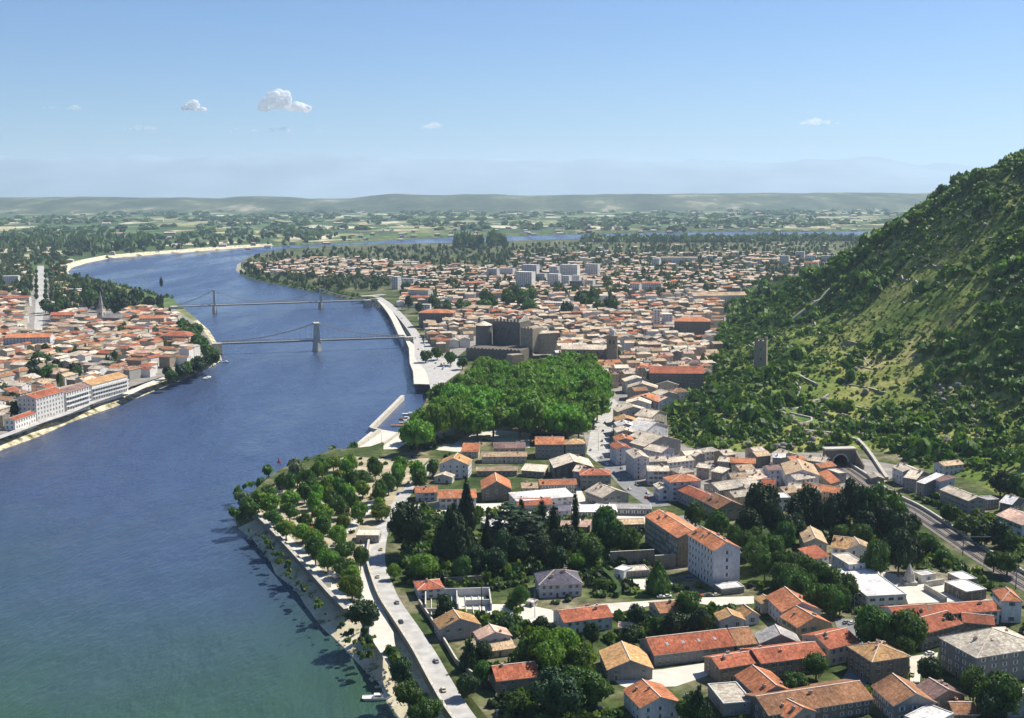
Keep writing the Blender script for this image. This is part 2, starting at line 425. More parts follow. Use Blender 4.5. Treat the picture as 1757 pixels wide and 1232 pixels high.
ridge('mountains', [(-500,268),(100,271),(200,268),(300,269),(400,266),(500,262),(620,264),(700,271),(800,274),(850,276),(950,271),(1050,274),(1150,277),(1300,280),(1400,276),(1470,272),(1540,277),(1600,285),(1800,280),(2300,284)], 30000, 6000, GZ-3, M_MOUNT, 8, 260, nseg=360, rows=16)
# ============================================================ BUILDINGS
def roofmat(name, c, c2, kind='tile'):
    t = NT('roof_'+name); v = t.coord('Object'); st = t.coord('Object', (3.2, .5, .5)); oi = t.new('ShaderNodeObjectInfo')
    ad = t.new('ShaderNodeVectorMath', operation='ADD'); t.link(v, ad.inputs[0])
    k = t.new('ShaderNodeCombineXYZ'); rr = t.math('MULTIPLY', oi.outputs['Random'], 300.0)
    t.link(rr, k.inputs[0]); t.link(rr, k.inputs[1]); t.link(k.outputs[0], ad.inputs[1]); v = ad.outputs[0]
    n1 = t.noise(v, .9, 5, .75); n2 = t.noise(st, .8, 4, .7); n3 = t.noise(v, .12, 3)
    cc = t.ramp(n1, [(.36, sc(c, .62)), (.5, c), (.64, c2)])
    cc = t.mix(1.0, cc, t.ramp(n2, [(.3, (.62,.60,.58)), (.7, (1.28,1.28,1.28))]), 'MULTIPLY')
    cc = t.mix(1.0, cc, t.ramp(n3, [(.35, (.72,.72,.74)), (.65, (1.2,1.18,1.15))]), 'MULTIPLY')
    hs = t.new('ShaderNodeHueSaturation'); t.link(cc, hs.inputs['Color'])
    t.link(t.math('MULTIPLY_ADD', oi.outputs['Random'], .36, .80), hs.inputs['Value'])
    t.col(hs.outputs[0]); t.rough(.85, .2)
    wv = t.new('ShaderNodeTexWave', bands_direction='X'); wv.inputs['Scale'].default_value = 1.1; wv.inputs['Distortion'].default_value = .4
    t.link(t.coord('Object'), wv.inputs['Vector']); t.bump(t.math('ADD', wv.outputs['Fac'], t.math('MULTIPLY', n1, 1.5)), .5, .12)
    return t.m
RM = dict(orange=roofmat('orange', (.50,.185,.085), (.62,.29,.15)), red=roofmat('red', (.38,.115,.06), (.50,.19,.105)),
          brown=roofmat('brown', (.33,.165,.085), (.44,.25,.14)), tan=roofmat('tan', (.50,.36,.22), (.64,.50,.34)),
          cream=roofmat('cream', (.66,.57,.44), (.80,.73,.60)), mauve=roofmat('mauve', (.22,.14,.125), (.30,.20,.17)),  # cream: sunlit paleness of old roofs put into the tile colour
          slate=roofmat('slate', (.15,.14,.18), (.21,.20,.24)), grey=roofmat('grey', (.36,.35,.34), (.50,.49,.47)),
          white=roofmat('white', (.74,.73,.70), (.85,.84,.80)), pink=roofmat('pink', (.62,.42,.32), (.74,.56,.45)),
          lichen=roofmat('lichen', (.40,.36,.29), (.58,.55,.48)), ochre=roofmat('ochre', (.50,.29,.125), (.62,.42,.22)))
RNAME = dict(orange='bright orange tiled', red='brick red tiled', brown='brown tiled', tan='sandy tan tiled', cream='pale cream tiled',
             mauve='dark mauve tiled', slate='blue-grey slate', grey='plain grey', white='bright white', pink='pale pink tiled', lichen='weathered grey-tan tiled', ochre='yellow ochre tiled')
def wallmat(name, c, stone=False):
    t = NT('wall_'+name); v = t.coord('Object'); oi = t.new('ShaderNodeObjectInfo')
    n1 = t.noise(v, .35, 4, .6); n2 = t.noise(v, 2.2 if stone else .9, 4, .7)
    st = t.noise(t.coord('Object', (1.6,1.6,.18)), 1.1, 3, .7)
    cc = t.ramp(n1, [(.3, sc(c, .84)), (.7, sc(c, 1.12))])
    cc = t.mix(1.0, cc, t.ramp(n2, [(.35, (.62,.62,.62) if stone else (.9,.9,.9)), (.65, (1.25,1.25,1.25) if stone else (1.05,1.05,1.05))]), 'MULTIPLY')
    cc = t.mix(.6, cc, t.mix(1.0, cc, t.ramp(st, [(.3, (.66,.64,.60)), (.55, (1,1,1))]), 'MULTIPLY'))
    hs = t.new('ShaderNodeHueSaturation'); t.link(cc, hs.inputs['Color'])
    t.link(t.math('MULTIPLY_ADD', oi.outputs['Random'], .25, .86), hs.inputs['Value'])
    t.col(hs.outputs[0]); t.rough(.9, .2); return t.m
WM = dict(cream=wallmat('cream', (.54,.47,.36)), grey=wallmat('grey', (.30,.29,.27)), white=wallmat('white', (.69,.68,.64)),
          stone=wallmat('stone', (.31,.265,.20), True), pink=wallmat('pink', (.56,.40,.33)), ochre=wallmat('ochre', (.58,.44,.25)),
          dark=wallmat('dark', (.185,.165,.14), True), lav=wallmat('pale', (.60,.59,.60)))  # base colours deepened for shade: grey, stone, dark; lav is shaded white
WNAME = dict(cream='cream', grey='grey rendered', white='white', stone='stone', pink='pinkish', ochre='ochre', dark='dark stone', lav='pale')
M_GLASS = plain('window_glass', (.035,.04,.05), .15, .2, 1.0, spec=.6)
M_FRAME = plain('window_frame', (.62,.60,.56), .7, .1)
M_SHUT = [plain('shutter_grey', (.33,.34,.36), .7, .1), plain('shutter_brown', (.17,.10,.06), .7, .1), plain('shutter_white', (.66,.66,.64), .7, .1), plain('shutter_green', (.10,.19,.14), .7, .1)]
M_DOOR = plain('door_wood', (.16,.09,.05), .7, .2); M_DOORW = plain('door_pale', (.6,.58,.52), .7, .1)
M_CHIM = plain('chimney_render', (.42,.34,.27), .9, .25); M_POT = plain('chimney_pot', (.34,.15,.09), .85, .2)
M_VERGE = plain('roof_edge', (.62,.52,.42), .85, .2); M_CONC = plain('concrete', (.50,.49,.46), .9, .15, .5)
M_SKYL = plain('skylight_glass', (.30,.36,.44), .15, .1, spec=.6)

def _window_mesh(w, h):
    mb = MB(); mb.box(-w/2, w/2, -.05, .03, 0, h, 0)
    for a, b, c, d in [(-w/2-.1,w/2+.1,-.12,0),(-w/2-.08,w/2+.08,h,h+.1)]: mb.box(a, b, -.13, .03, c, d, 1)
    for x in (-w/2-.08, w/2, -.04): mb.box(x, x+.08, -.09, .03, 0, h, 1)
    me = mb.mesh('window'); me.materials.append(M_GLASS); me.materials.append(M_FRAME); return me
WMESH = {k: _window_mesh(*k) for k in [(1.0,1.5),(.9,1.1),(1.5,1.5),(2.2,1.3),(1.0,2.1)]}
def _sh(w, h, m):
    mb = MB(); mb.box(0, w, -.11, -.02, 0, h); me = mb.mesh('shutter'); me.materials.append(m); return me
SMESH = {(k, i): _sh(k[0]*.5, k[1], m) for k in WMESH for i, m in enumerate(M_SHUT)}
def chim_mesh(h, pots):
    mb = MB(); w = .45+.2*pots; mb.box(-w, w, -.4, .4, -1.3, h, 0); mb.box(-w-.1, w+.1, -.5, .5, h, h+.14, 0)
    for i in range(pots):
        x = (i-(pots-1)/2)*.55; mb.cyl(x, 0, h+.14, h+.6, .17, .14, 7, 1)
    me = mb.mesh('chimney'); me.materials.append(M_CHIM); me.materials.append(M_POT); return me
CHM = [chim_mesh(1.0, 1), chim_mesh(1.3, 2), chim_mesh(1.1, 3), chim_mesh(.8, 1)]
def _skyl():
    mb = MB(); mb.box(-.5, .5, -.7, .7, 0, .12, 0); mb.box(-.42, .42, -.62, .62, .12, .15, 1)
    me = mb.mesh('skylight'); me.materials.append(M_FRAME); me.materials.append(M_SKYL); return me
SKYL = _skyl()
USED = []        # footprints (x, y, radius)
rnd = random.Random(11)
def put(name, me, parent, loc, rz=0, rx=0, ry=0):
    o = bpy.data.objects.new(name, me); C.objects.link(o); o.parent = parent; o.location = loc; o.rotation_euler = (rx, ry, rz); return o

def building(name, label, cat, cx, cy, rz, L, Wd, H, roof, rm, wm, rise=None, g=GZ, group=None, detail=2, over=.4, floors=None, chims=None,
             win=(1.0,1.5), shut=None, gap=2.5, skyl=0, doors=True, base=3.0, allwin=False, gcols=None):
    """ridge along local x; L is the wall length in x, Wd in y, H the eave height"""
    root = empty(name, (cx, cy, g), rz, label, cat, group)
    if rise is None: rise = .17*Wd
    x0, x1, y0, y1 = -L/2, L/2, -Wd/2, Wd/2; T = .2
    wb = MB()
    ring = [(x0,y0),(x1,y0),(x1,y1),(x0,y1)]
    wb.hull([(x,y,-base) for x,y in ring], [(x,y,H) for x,y in ring])
    rb = MB(); o_ = over; s = rise/(Wd/2)
    if roof == 'g':
        for x in (x0, x1):
            a, b = (x, x+.02) if x == x0 else (x-.02, x)
            ins = .0
            tri = [(x,y0,H),(x,y1,H),(x,0,H+rise-.02)]
            wb.poly(tri if x == x1 else tri[::-1])
        ez = H-s*o_
        for sg in (-1, 1):
            ye = sg*(Wd/2+o_)
            top = [(x0-o_,ye,ez+T),(x1+o_,ye,ez+T),(x1+o_,0,H+rise+T),(x0-o_,0,H+rise+T)]
            bot = [(x,y,z-T) for x,y,z in top]
            if sg == 1: top = top[::-1]; bot = bot[::-1]
            rb.poly(top, 0); rb.poly(bot[::-1], 1)
            for i in range(4):
                j = (i+1)%4
                if abs(top[i][1]) < 1e-6 and abs(top[j][1]) < 1e-6: continue
                rb.poly([bot[i], bot[j], top[j], top[i]], 1)
        rb.box(x0-o_, x1+o_, -.16, .16, H+rise+T-.05, H+rise+T+.10, 1)
        zr = lambda x, y: H+rise*(1-abs(y)/(Wd/2))+T
    elif roof == 'h':
        hx = max(0, L/2-Wd/2); ez = H-s*o_
        e = [(x0-o_,y0-o_),(x1+o_,y0-o_),(x1+o_,y1+o_),(x0-o_,y1+o_)]
        if hx < .3: hx = .3
        E_ = [(x,y,ez+T) for x,y in e]; a = (-hx,0,H+rise+T); b = (hx,0,H+rise+T)
        rb.poly([E_[0],E_[1],b,a],0); rb.poly([E_[1],E_[2],b],0); rb.poly([E_[2],E_[3],a,b],0); rb.poly([E_[3],E_[0],a],0)
        for i in range(4):
            p, q = E_[i], E_[(i+1)%4]; rb.poly([(p[0],p[1],p[2]-T),(q[0],q[1],q[2]-T),q,p],1)
        rb.poly([(x,y,ez) for x,y in e][::-1],1)
        for p, q in ((E_[0],a),(E_[1],b),(E_[2],b),(E_[3],a),(a,b)): rb.tube(p, q, .16, n=5, mi=1)
        zr = lambda x, y: H+T+min(rise*(1-abs(y)/(Wd/2)), (L/2-abs(x))*rise/(Wd/2))
    elif roof == 'm':            # slopes down towards local -y
        e0 = H-.1; top = [(x0-o_,y0-o_,e0+T),(x1+o_,y0-o_,e0+T),(x1+o_,y1+o_,H+rise+T+.1),(x0-o_,y1+o_,H+rise+T+.1)]
        bot = [(x,y,z-T) for x,y,z in top]; rb.hull(bot, top, 1, caps=False); rb.poly(top,0); rb.poly(bot[::-1],1)
        wb.poly([(x0,y1,H),(x1,y1,H),(x1,y1,H+rise),(x0,y1,H+rise)][::-1])
        wb.poly([(x1,y0,H),(x1,y1,H),(x1,y1,H+rise)]); wb.poly([(x0,y1,H),(x0,y0,H),(x0,y1,H+rise)])
        zr = lambda x, y: H+T+rise*(y-y0)/Wd
    elif roof == 'v':
        n = 12; pr = [(-math.cos(math.pi*i/n)*(Wd/2+.2), H+math.sin(math.pi*i/n)*rise) for i in range(n+1)]
        for (ya,za),(yb,zb) in zip(pr[:-1], pr[1:]): rb.poly([(x0-.2,ya,za),(x1+.2,ya,za),(x1+.2,yb,zb),(x0-.2,yb,zb)],0)
        for x, fl in ((x0-.2,1),(x1+.2,0)):
            q = [(x,y,z) for y,z in pr]; rb.poly(q if fl else q[::-1],1)
        zr = lambda x, y: H+rise
    else:                        # flat with a low parapet
        p = .35; wb_top = H
        rb.box(x0+.25,x1-.25,y0+.25,y1-.25,H,H+.12,0)
        for a in [(x0-.1,x1+.1,y0-.1,y0+.25),(x0-.1,x1+.1,y1-.25,y1+.1),(x0-.1,x0+.25,y0+.25,y1-.25),(x1-.25,x1+.1,y0+.25,y1-.25)]:
            rb.box(*a, H+.003, H+p, 1)
        zr = lambda x, y: H+.12
    wm_, rm_ = WM.get(wm, wm) if isinstance(wm, str) else wm, RM[rm]
    wb.obj('wall', wm_, root)
    ro = rb.obj('roof', [rm_, M_VERGE if roof != 'f' else M_CONC], root)
    USED.append((cx, cy, math.hypot(L, Wd)/2, L, Wd, rz))
    if detail < 1: return root
    nch = chims if chims is not None else (rnd.choice([1,1,2,2,3]) if roof in 'gh' and detail >= 1 else 0)
    for i in range(nch):
        y = rnd.choice([-1,1])*rnd.uniform(.05,.6)*Wd/2; x = rnd.uniform(-.42,.42)*L
        if roof == 'h': x *= .6
        put('chimney', rnd.choice(CHM), ro, (x, y, zr(x, y)), rnd.choice([0, math.pi/2])).scale = (.6,.6,.68)
    for i in range(skyl):
        x = (i+.5)/skyl*L*.8-L*.4; y = -Wd*.25; put('skylight', SKYL, ro, (x, y, zr(x,y)), 0, math.atan(s) if roof == 'g' else 0).scale = (.8,.8,.8)
    if detail < 2: return root
    if floors is None: floors = max(1, int(round(H/2.25)))
    fh = H/floors; ww, wh = win; ws_ = min(1.0, fh/3.0); si = rnd.randrange(4) if shut is None else shut
    sides = [(0,-1,L,y0),(1,0,Wd,x1),(0,1,L,y1),(-1,0,Wd,x0)]
    did = False; nwin = 0; cam_near = math.hypot(cx, cy) < 560
    for nx_, ny_, ln, off in sides:
        wnx = nx_*math.cos(rz)-ny_*math.sin(rz); wny = nx_*math.sin(rz)+ny_*math.cos(rz)
        dd = Vector((-cx, -cy)).normalized(); facing = wnx*dd.x+wny*dd.y
        if facing < -.15: continue
        gable = nx_ != 0 and not allwin
        k = max(1, int(ln/(gap*(1.35 if gable else 1))))
        if gcols and nx_ != 0: k = gcols
        ang = math.atan2(ny_, nx_)+math.pi/2
        dk = rnd.randrange(k)
        for f in range(floors):
            for i in range(k):
                u = ((i+.5)/k-.5)*(ln-1.0)
                lx, ly = (nx_*abs(off)+(-ny_)*u, ny_*abs(off)+nx_*u)
                if f == 0 and doors and not did and i == dk and facing > .3:
                    db = MB(); db.box(-.6,.6,-.07,.03,0,2.2,0); db.box(-.72,-.6,-.1,.03,0,2.3,1); db.box(.6,.72,-.1,.03,0,2.3,1); db.box(-.72,.72,-.1,.03,2.3,2.42,1)
                    d_ = db.obj('door', [M_DOOR, M_FRAME], root); d_.location = (lx, ly, .05); d_.rotation_euler = (0,0,ang); d_.scale = (.72,)*3; did = True; continue
                if nwin >= 96 or rnd.random() < (.12 if not allwin else 0): continue
                z = f*fh+fh*.3
                if z+wh*ws_ > H-.05: continue
                w_ = put('window', WMESH[win], root, (lx, ly, z), ang); w_.scale = (ws_,)*3; nwin += 1
                if cam_near and si >= 0 and win[0] < 1.2 and ln > 4:
                    put('shutter', SMESH[(win, si)], w_, (ww/2+.08, 0, 0)); put('shutter', SMESH[(win, si)], w_, (-ww*1.0-.08, 0, 0))
    return root

def corners(f, A, B, Cc, H, g=GZ, over=.5):
    a = P(*Z(f, A), g+H); b = P(*Z(f, B), g+H)
    u = Vector((a.x-b.x, a.y-b.y)); la = u.length; u.normalize(); v = Vector((-u.y, u.x))
    if isinstance(Cc, (int, float)):
        if v.y < 0: v = -v
        w = Cc
    else:
        c = P(*Z(f, Cc), g+H); d = Vector((c.x-b.x, c.y-b.y)); w = d.dot(v)
        if w < 0: v = -v; w = -w
    ctr = Vector((b.x, b.y))+u*la/2+v*w/2
    return ctr, u, v, la-2*over, w-2*over

def hs(f, A, B, Cc, H, roof, rm, wm, where, rise=None, kind='house', ridge='a', size=None, look='', g=GZ, **kw):
    ov = .1 if roof in 'fv' else .4
    H = H*.70
    if rise: rise = rise*.85
    if 'gap' in kw: kw['gap'] *= .75
    if 'floors' in kw: kw['floors'] = kw['floors']
    ctr, u, v, la, w = corners(f, A, B, Cc, H, g, ov)
    la = max(la, 2.5); w = max(w, 2.5)
    if ridge == 'a': ax, L, Wd = u, la, w
    else: ax, L, Wd = v, w, la
    # local -y should face the camera where possible
    rz = math.atan2(ax.y, ax.x); ny = Vector((math.sin(rz), -math.cos(rz)))
    if ny.dot(-ctr) < 0: rz += math.pi
    cat = {'house':'house','block':'apartment block','shed':'shed','hall':'hall','building':'building','garage':'garage','school':'school building','canopy':'canopy'}[kind]
    nm = {'house':'house','block':'apartment_block','shed':'shed','hall':'hall','building':'town_building','garage':'garage','school':'school_building','canopy':'canopy'}[kind]
    lab = (look+' ' if look else '')+(WNAME[wm]+' '+('house' if kind == 'house' else cat)+' with '+RNAME[rm]+(' flat' if roof == 'f' else '')+' roof ')+where
    if len(lab.split()) > 16: lab = (look+' ' if look else '')+(cat+' with '+RNAME[rm]+(' flat' if roof == 'f' else '')+' roof ')+where
    if len(lab.split()) > 16: lab = lab.replace(' tiled', '')
    return building(nm, lab, cat, ctr.x, ctr.y, rz, L, Wd, H, roof, rm, wm, rise=rise, g=g, over=ov, **kw)

# ---- bottom right quarter
hs(4,(120,600),(180,748),(500,660),5,'g','ochre','grey','beside the white yard', look='low barn-like', rise=3.2, chims=0)
hs(4,(535,635),(1155,562),13,5.5,'g','red','grey','right of the low barn', look='very long', kind='shed', skyl=4, chims=0, rise=3.4)
hs(4,(1160,562),(1320,545),13,5.5,'g','brown','grey','joined to the end of the long shed', chims=0, rise=3.4, kind='shed', look='short')
hs(4,(1290,470),(1330,548),(1620,492),5.0,'g','grey','grey','at the end of the long sheds', look='gabled', kind='hall', rise=3.5, chims=0)
hs(4,(1030,740),(1335,690),10,6.5,'g','red','stone','facing the white yard', look='two-storey', chims=3)
hs(4,(1342,700),Z and ((1350+290*.2316-1000)/.2277,(960+712*.2316-980)/.2277),12,7,'g','red','stone','right of the two-storey stone house', look='long', chims=2)
hs(4,(295,895),(430,1035),(745,990),6.5,'g','orange','lav','at the bottom edge beside garden trees', rise=2.6, chims=2)
hs(4,(940,855),(1060,1005),(1270,970),5,'f','lichen','grey','between two gabled orange houses', look='boxy', kind='garage')
hs(4,(1140,785),(1318,945),(1575,885),6.5,'g','orange','grey','behind the boxy flat garage', rise=2.8, chims=2)
hs(4,(985,318),(1025,375),(1212,345),4.5,'g','ochre','lav','left half of the twin-gabled pair', rise=2.0, chims=0, look='small')
hs(4,(1150,288),(1222,345),(1310,308),4.5,'g','ochre','lav','right half of the twin-gabled pair', rise=1.8, chims=0, look='small')
hs(4,(1370,190),(1500,312),(1757,250),7.5,'g','orange','lav','beside the round-crowned avenue trees', look='large', rise=3.5)
hs(4,(1285,205),(1345,250),7,5,'g','ochre','cream','leaning against the large orange-roofed house', look='low', chims=0)
hs(4,(1480,342),(1618,428),(1850,375),7.5,'g','orange','ochre','in front of the large orange-roofed house', rise=3.2)
hs(4,(580,320),(820,295),11,4,'g','brown','cream','behind the dark garden hedge', look='low', chims=1)
hs(2,(1240,425),(1575,385),12,6,'g','red','white','between the white lane and gardens', look='semi-detached', chims=4)
hs(2,(258,208),(442,192),10,5,'h','red','lav','nearest to the river road bend', look='small square', chims=1)
hs(2,(360,405),(405,470),(690,440),6,'g','ochre','grey','beside the telegraph pole', rise=3.2, chims=1)
hs(2,(630,485),(668,540),(905,525),6.5,'g','pink','lav','behind its own porch roof', rise=2.2, chims=1)
hs(2,(650,630),(920,595),6,3.2,'m','tan','cream','attached below the pink-roofed house', rise=1.6, kind='shed', look='porch-like')
hs(2,(785,818),(1080,785),11,6,'g','red','stone','among trees near the bottom edge', chims=2, look='square', rise=2.6)
hs(2,(1070,172),(1368,160),13,7,'h','slate','lav','with shuttered windows above the hedged garden', look='', chims=3, rise=3.6)
hs(6,(315,668),(552,612),13,8,'g','red','cream','with a tall brown barn door', chims=2, look='tall')
hs(6,(440,640),(630,762),(925,722),10,'h','ochre','stone','left of the small white street', look='three-storey', rise=2.6, chims=5)
hs(6,(620,935),(790,1088),(985,950),7,'g','brown','grey','in front of the three-storey stone house', look='broad', rise=3.6, chims=0)
hs(6,(915,960),(1060,1052),(1325,1000),7,'g','mauve','stone','at the bottom near two round trees', rise=2.8, chims=3)
hs(4,(1400,1090),((1350+650*.2316-1000)/.2277,(960+1035*.2316-980)/.2277),14,6,'g','brown','dark','along the bottom edge', look='very long', kind='building', chims=1)
hs(4,(1430,1055),(1560,1125),((1350+265*.2316-1000)/.2277,(960+1145*.2316-980)/.2277),5.5,'g','orange','grey','cut off by the bottom edge', rise=2.6)
hs(6,(870,1165),(1060,1240),(1240,1145),6,'f','white','white','at the very bottom edge', look='boxy', kind='building', chims=0, skyl=1)
hs(6,(1240,1150),(1430,1152),9,5,'g','brown','dark','right of the boxy white building', look='low', chims=1)
hs(6,(1120,578),(1405,733),(1900,640),13,'h','lichen','grey','towering over the right foreground', look='huge square', kind='building', rise=5.0, chims=6, gap=3.6)
hs(6,(1100,412),(1590,378),10,7,'g','red','white','behind the school courtyard', look='long narrow', chims=1)
hs(6,(1010,555),(1310,475),13,8,'g','red','grey','beside the huge square building', look='wide', chims=2)
hs(6,(815,445),(1090,425),12,7.5,'g','red','lav','beside the white school', look='', chims=2, skyl=1)
hs(6,(1300,465),(1545,488),9,7,'g','red','stone','wedged behind the huge square building', look='', chims=0)
hs(6,(1515,220),(1592,306),(1692,245),11,'h','orange','white','tower-like at the far right', look='tall narrow', rise=2.4, chims=0)
hs(6,(340,78),(592,278),(858,240),7,'f','white','white','beside the round-crowned avenue trees', look='long low', kind='school', win=(2.2,1.3), shut=-1, gap=4, allwin=True)
hs(5,(330,1000),(460,1080),(555,1050),10,'f','cream','lav','at the rear of the long school', look='cube-shaped', kind='building')
hs(5,(85,822),(125,915),(290,890),7.5,'g','tan','cream','rear wing of the villa by the avenue', rise=2.4, chims=1)
hs(5,(320,945),(455,962),14,8,'g','ochre','white','middle wing of the villa by the avenue', rise=3.0, chims=2)
hs(5,(400,905),(440,962),(622,940),8,'g','tan','white','end wing of the villa by the avenue', rise=2.4, chims=0)
hs(5,(190,1040),(325,1010),8,6,'m','red','white','low wing before the villa by the avenue', rise=2.4, chims=0)
hs(6,(935,95),(1000,125),(1105,108),4,'f','white','white','beside the stone spire monument', look='tiny', kind='building')
hs(6,(1190,102),(1300,157),(1400,138),4,'f','white','grey','rear one of the white pair near the railway', look='small', kind='building')
hs(6,(1165,168),(1330,245),(1465,215),5,'f','white','dark','front one of the white pair near the railway', look='modern', kind='building')
hs(6,(1435,835),(1540,790),7,6,'g','orange','white','tucked behind the right foreground trees', look='small')
hs(6,(1470,900),(1640,1050),(1757,970),7,'v','white','grey','behind the two big right foreground trees', look='vaulted', kind='hall', rise=2.2, doors=False)
# ---- right side row below the hill
hs(5,(775,350),(860,388),(935,352),10,'g','cream','lav','leftmost of the row below the wooded slope', look='tall')
hs(5,(862,428),(962,445),(1050,398),9,'g','cream','grey','second in the row below the wooded slope')
hs(5,(958,462),(1022,478),(1078,425),8.5,'m','white','grey','third in the row below the wooded slope', look='narrow')
hs(5,(1080,440),(1135,462),(1180,425),10,'m','mauve','lav','fourth in the row below the wooded slope', look='tall')
hs(5,(1165,347),(1318,330),8,7,'g','tan','lav','standing alone under the wooded slope', look='small')
hs(5,(1130,518),(1345,604),(1430,572),9,'g','cream','grey','at the right end of the row below the slope', look='long', chims=3)
hs(5,(1405,572),(1470,600),(1525,572),6,'f','grey','grey','behind the long cream-roofed one', look='small', kind='building')
hs(5,(1570,612),(1668,632),(1757,590),7,'g','white','grey','alone at the right edge under the slope')
hs(5,(1545,705),(1745,785),(1850,720),8,'g','pink','lav','cut off by the right edge', look='large', kind='building')
hs(5,(590,400),(625,437),(735,445),4,'g','lichen','stone','in the fork of railway and ramp', look='low', kind='shed', chims=0)
# ---- left of the tunnel
hs(5,(125,300),(285,318),10,7,'g','cream','grey','closest to the tunnel mouth', look='')
hs(3,(1490,243),(1530,328),(1750,270),9,'g','tan','white','below the zigzag path', look='wide', chims=3)
hs(5,(230,392),(325,477),(380,462),5,'m','orange','stone','close beside the railway cutting', look='narrow', rise=1.5)
hs(5,(300,372),(385,402),(412,384),7,'f','cream','grey','beside the railway tracks', look='tiny', kind='building')
hs(5,(100,505),(385,550),10,6,'g','orange','cream','behind the dark cypress grove', look='long')
hs(5,(80,440),(240,415),8,7,'g','cream','white','above the long orange-roofed one', look='narrow')
# ---- around the apartment block
hs(3,(460,638),(712,805),13,16,'g','orange','stone','rear half of the long barrack block', kind='block', look='four-storey', chims=4, gap=3.4, gcols=1)
hs(3,(785,778),(985,903),(1210,887),20,'g','orange','lav','front half of the long barrack block', kind='block', look='five-storey', chims=6, gap=3.2, floors=5, rise=3.0, gcols=1)
hs(3,(600,347),(655,387),(878,360),13,'h','orange','lav','beside the main street corner', look='tall', rise=3, chims=2)
hs(3,(705,440),(885,521),11,8,'g','red','grey','left of the leafy avenue top', look='')
hs(3,(888,522),(1012,588),(1215,560),8,'g','brown','stone','at the top of the leafy avenue', look='big', rise=3.4, chims=3)
hs(3,(1030,448),(1345,402),13,6,'g','lichen','grey','behind the garden cedars', look='long sagging', kind='hall', chims=0)
hs(3,(1120,358),(1260,352),9,8,'g','tan','grey','above the long sagging hall')
hs(3,(1345,405),(1450,412),8,7,'g','red','white','at the right end of the sagging hall', look='small', rise=2.4)
hs(3,(1110,236),(1305,243),9,7,'g','orange','grey','under the rocky hill foot', look='')
hs(3,(1012,225),(1108,234),9,7,'g','cream','grey','joined left of the orange-roofed one under rocks', look='')
hs(3,(805,178),(848,190),(995,195),9,'g','cream','grey','under the dark rocks near the street row', look='wide')
hs(3,(640,240),(845,218),9,9,'g','cream','white','with rows of windows in the old quarter', look='', chims=3)
hs(3,(318,148),(385,207),(480,178),15,'g','cream','lav','at the corner of the main street', look='very tall')
hs(3,(440,232),(640,225),9,11,'g','cream','grey','behind the street corner house', look='', chims=4)
hs(3,(485,302),(655,302),10,10,'g','cream','lav','left behind the tall orange-hipped house', look='')
hs(3,(1425,198),(1530,203),9,9,'g','white','grey','left of the tunnel under the slope', look='small')
hs(3,(1398,296),(1508,290),8,11,'g','mauve','lav','next to the wide tan-roofed one', look='narrow tall')
hs(3,(850,270),(955,282),8,8,'g','cream','grey','in the lane behind the old quarter', look='little')
hs(3,(960,300),(1050,318),7,7,'m','cream','grey','in the lane beside the sagging hall', look='little', rise=1.2)
hs(3,(1240,325),(1350,322),8,8,'g','cream','white','behind the small red and white one', look='little')
hs(3,(1290,372),(1395,345),8,7,'g','pink','white','stepping down beside the sagging hall', look='little')
hs(3,(10,450),(145,503),(385,480),7,'g','cream','grey','facing the crossroads', look='broad', rise=3.2, chims=4)
hs(3,(1400,466),(1442,506),(1560,495),8,'f','white','white','with two balcony levels among trees', look='modern', kind='building', shut=-1, win=(2.2,1.3))
hs(3,(525,400),(572,440),(640,410),8,'g','cream','lav','at the narrow lane by the tall hipped house', look='narrow')
hs(3,(1650,420),(1757,448),8,6,'g','orange','cream','above the cypress grove', look='small')
hs(3,(1610,370),(1757,350),9,8,'g','lichen','white','beside the railway above the cypresses', look='')
hs(3,(1545,425),(1645,432),8,7,'g','cream','stone','left above the cypress grove', look='small')
hs(3,(40,575),(180,600),8,4,'f','white','grey','behind the tall thin cypress', look='long low', kind='shed', doors=False)
hs(3,(200,585),(520,590),9,4,'f','grey','grey','in front of the broad cream-roofed one', look='long low', kind='shed', doors=False)
hs(3,(280,705),(470,700),8,4.5,'g','tan','stone','against the wall of the barrack block', look='low', kind='shed', chims=0)
hs(3,(0,707),(60,710),8,4.5,'g','pink','stone','behind the big garden trees', look='low', kind='shed', chims=0)
# ---- between the river road and the main street
hs(1,(240,492),(395,488),10,6,'g','orange','lav','leftmost of the row by the river road', look='')
hs(1,(400,530),(658,523),13,7,'g','orange','lav','second of the row by the river road', look='wide', skyl=2, chims=0)
hs(1,(680,408),(687,468),(890,458),8,'g','orange','dark','gable-fronted right of the wide one', look='', rise=4.4, chims=0)
hs(1,(430,262),(400,300),(600,308),10,'g','ochre','lav','overlooking the parking lane', look='tall gabled', rise=3.8, chims=1)
hs(1,(385,364),(365,384),(502,380),4.5,'g','cream','white','attached before the tall gabled one', look='tiny', kind='garage', chims=0, rise=1.6)
hs(1,(550,215),(670,217),9,5,'m','orange','cream','next to the plane tree square', look='small', rise=3.2, chims=0)
hs(1,(765,192),(985,190),11,8,'g','mauve','grey','facing the plane tree square', look='long')
hs(1,(685,250),(995,248),9,5,'g','tan','cream','in front of the mauve-roofed one', look='long low')
hs(1,(1045,167),(1245,167),13,11,'g','orange','grey','facing the tree-covered square', look='tall square', chims=3, rise=3.2)
hs(1,(1247,167),(1390,163),11,10,'h','ochre','grey','at the start of the car-lined street', look='', chims=3)
hs(1,(1140,268),(1170,325),(1430,300),9,'g','cream','dark','across the street from the row houses', look='big gabled', rise=3.6)
hs(1,(1345,373),(1560,372),11,10,'h','red','grey','at the street corner crossroads', look='tall', chims=4)
hs(1,(1295,345),(1345,350),11,10,'g','cream','grey','left neighbour of the red corner house', look='narrow')
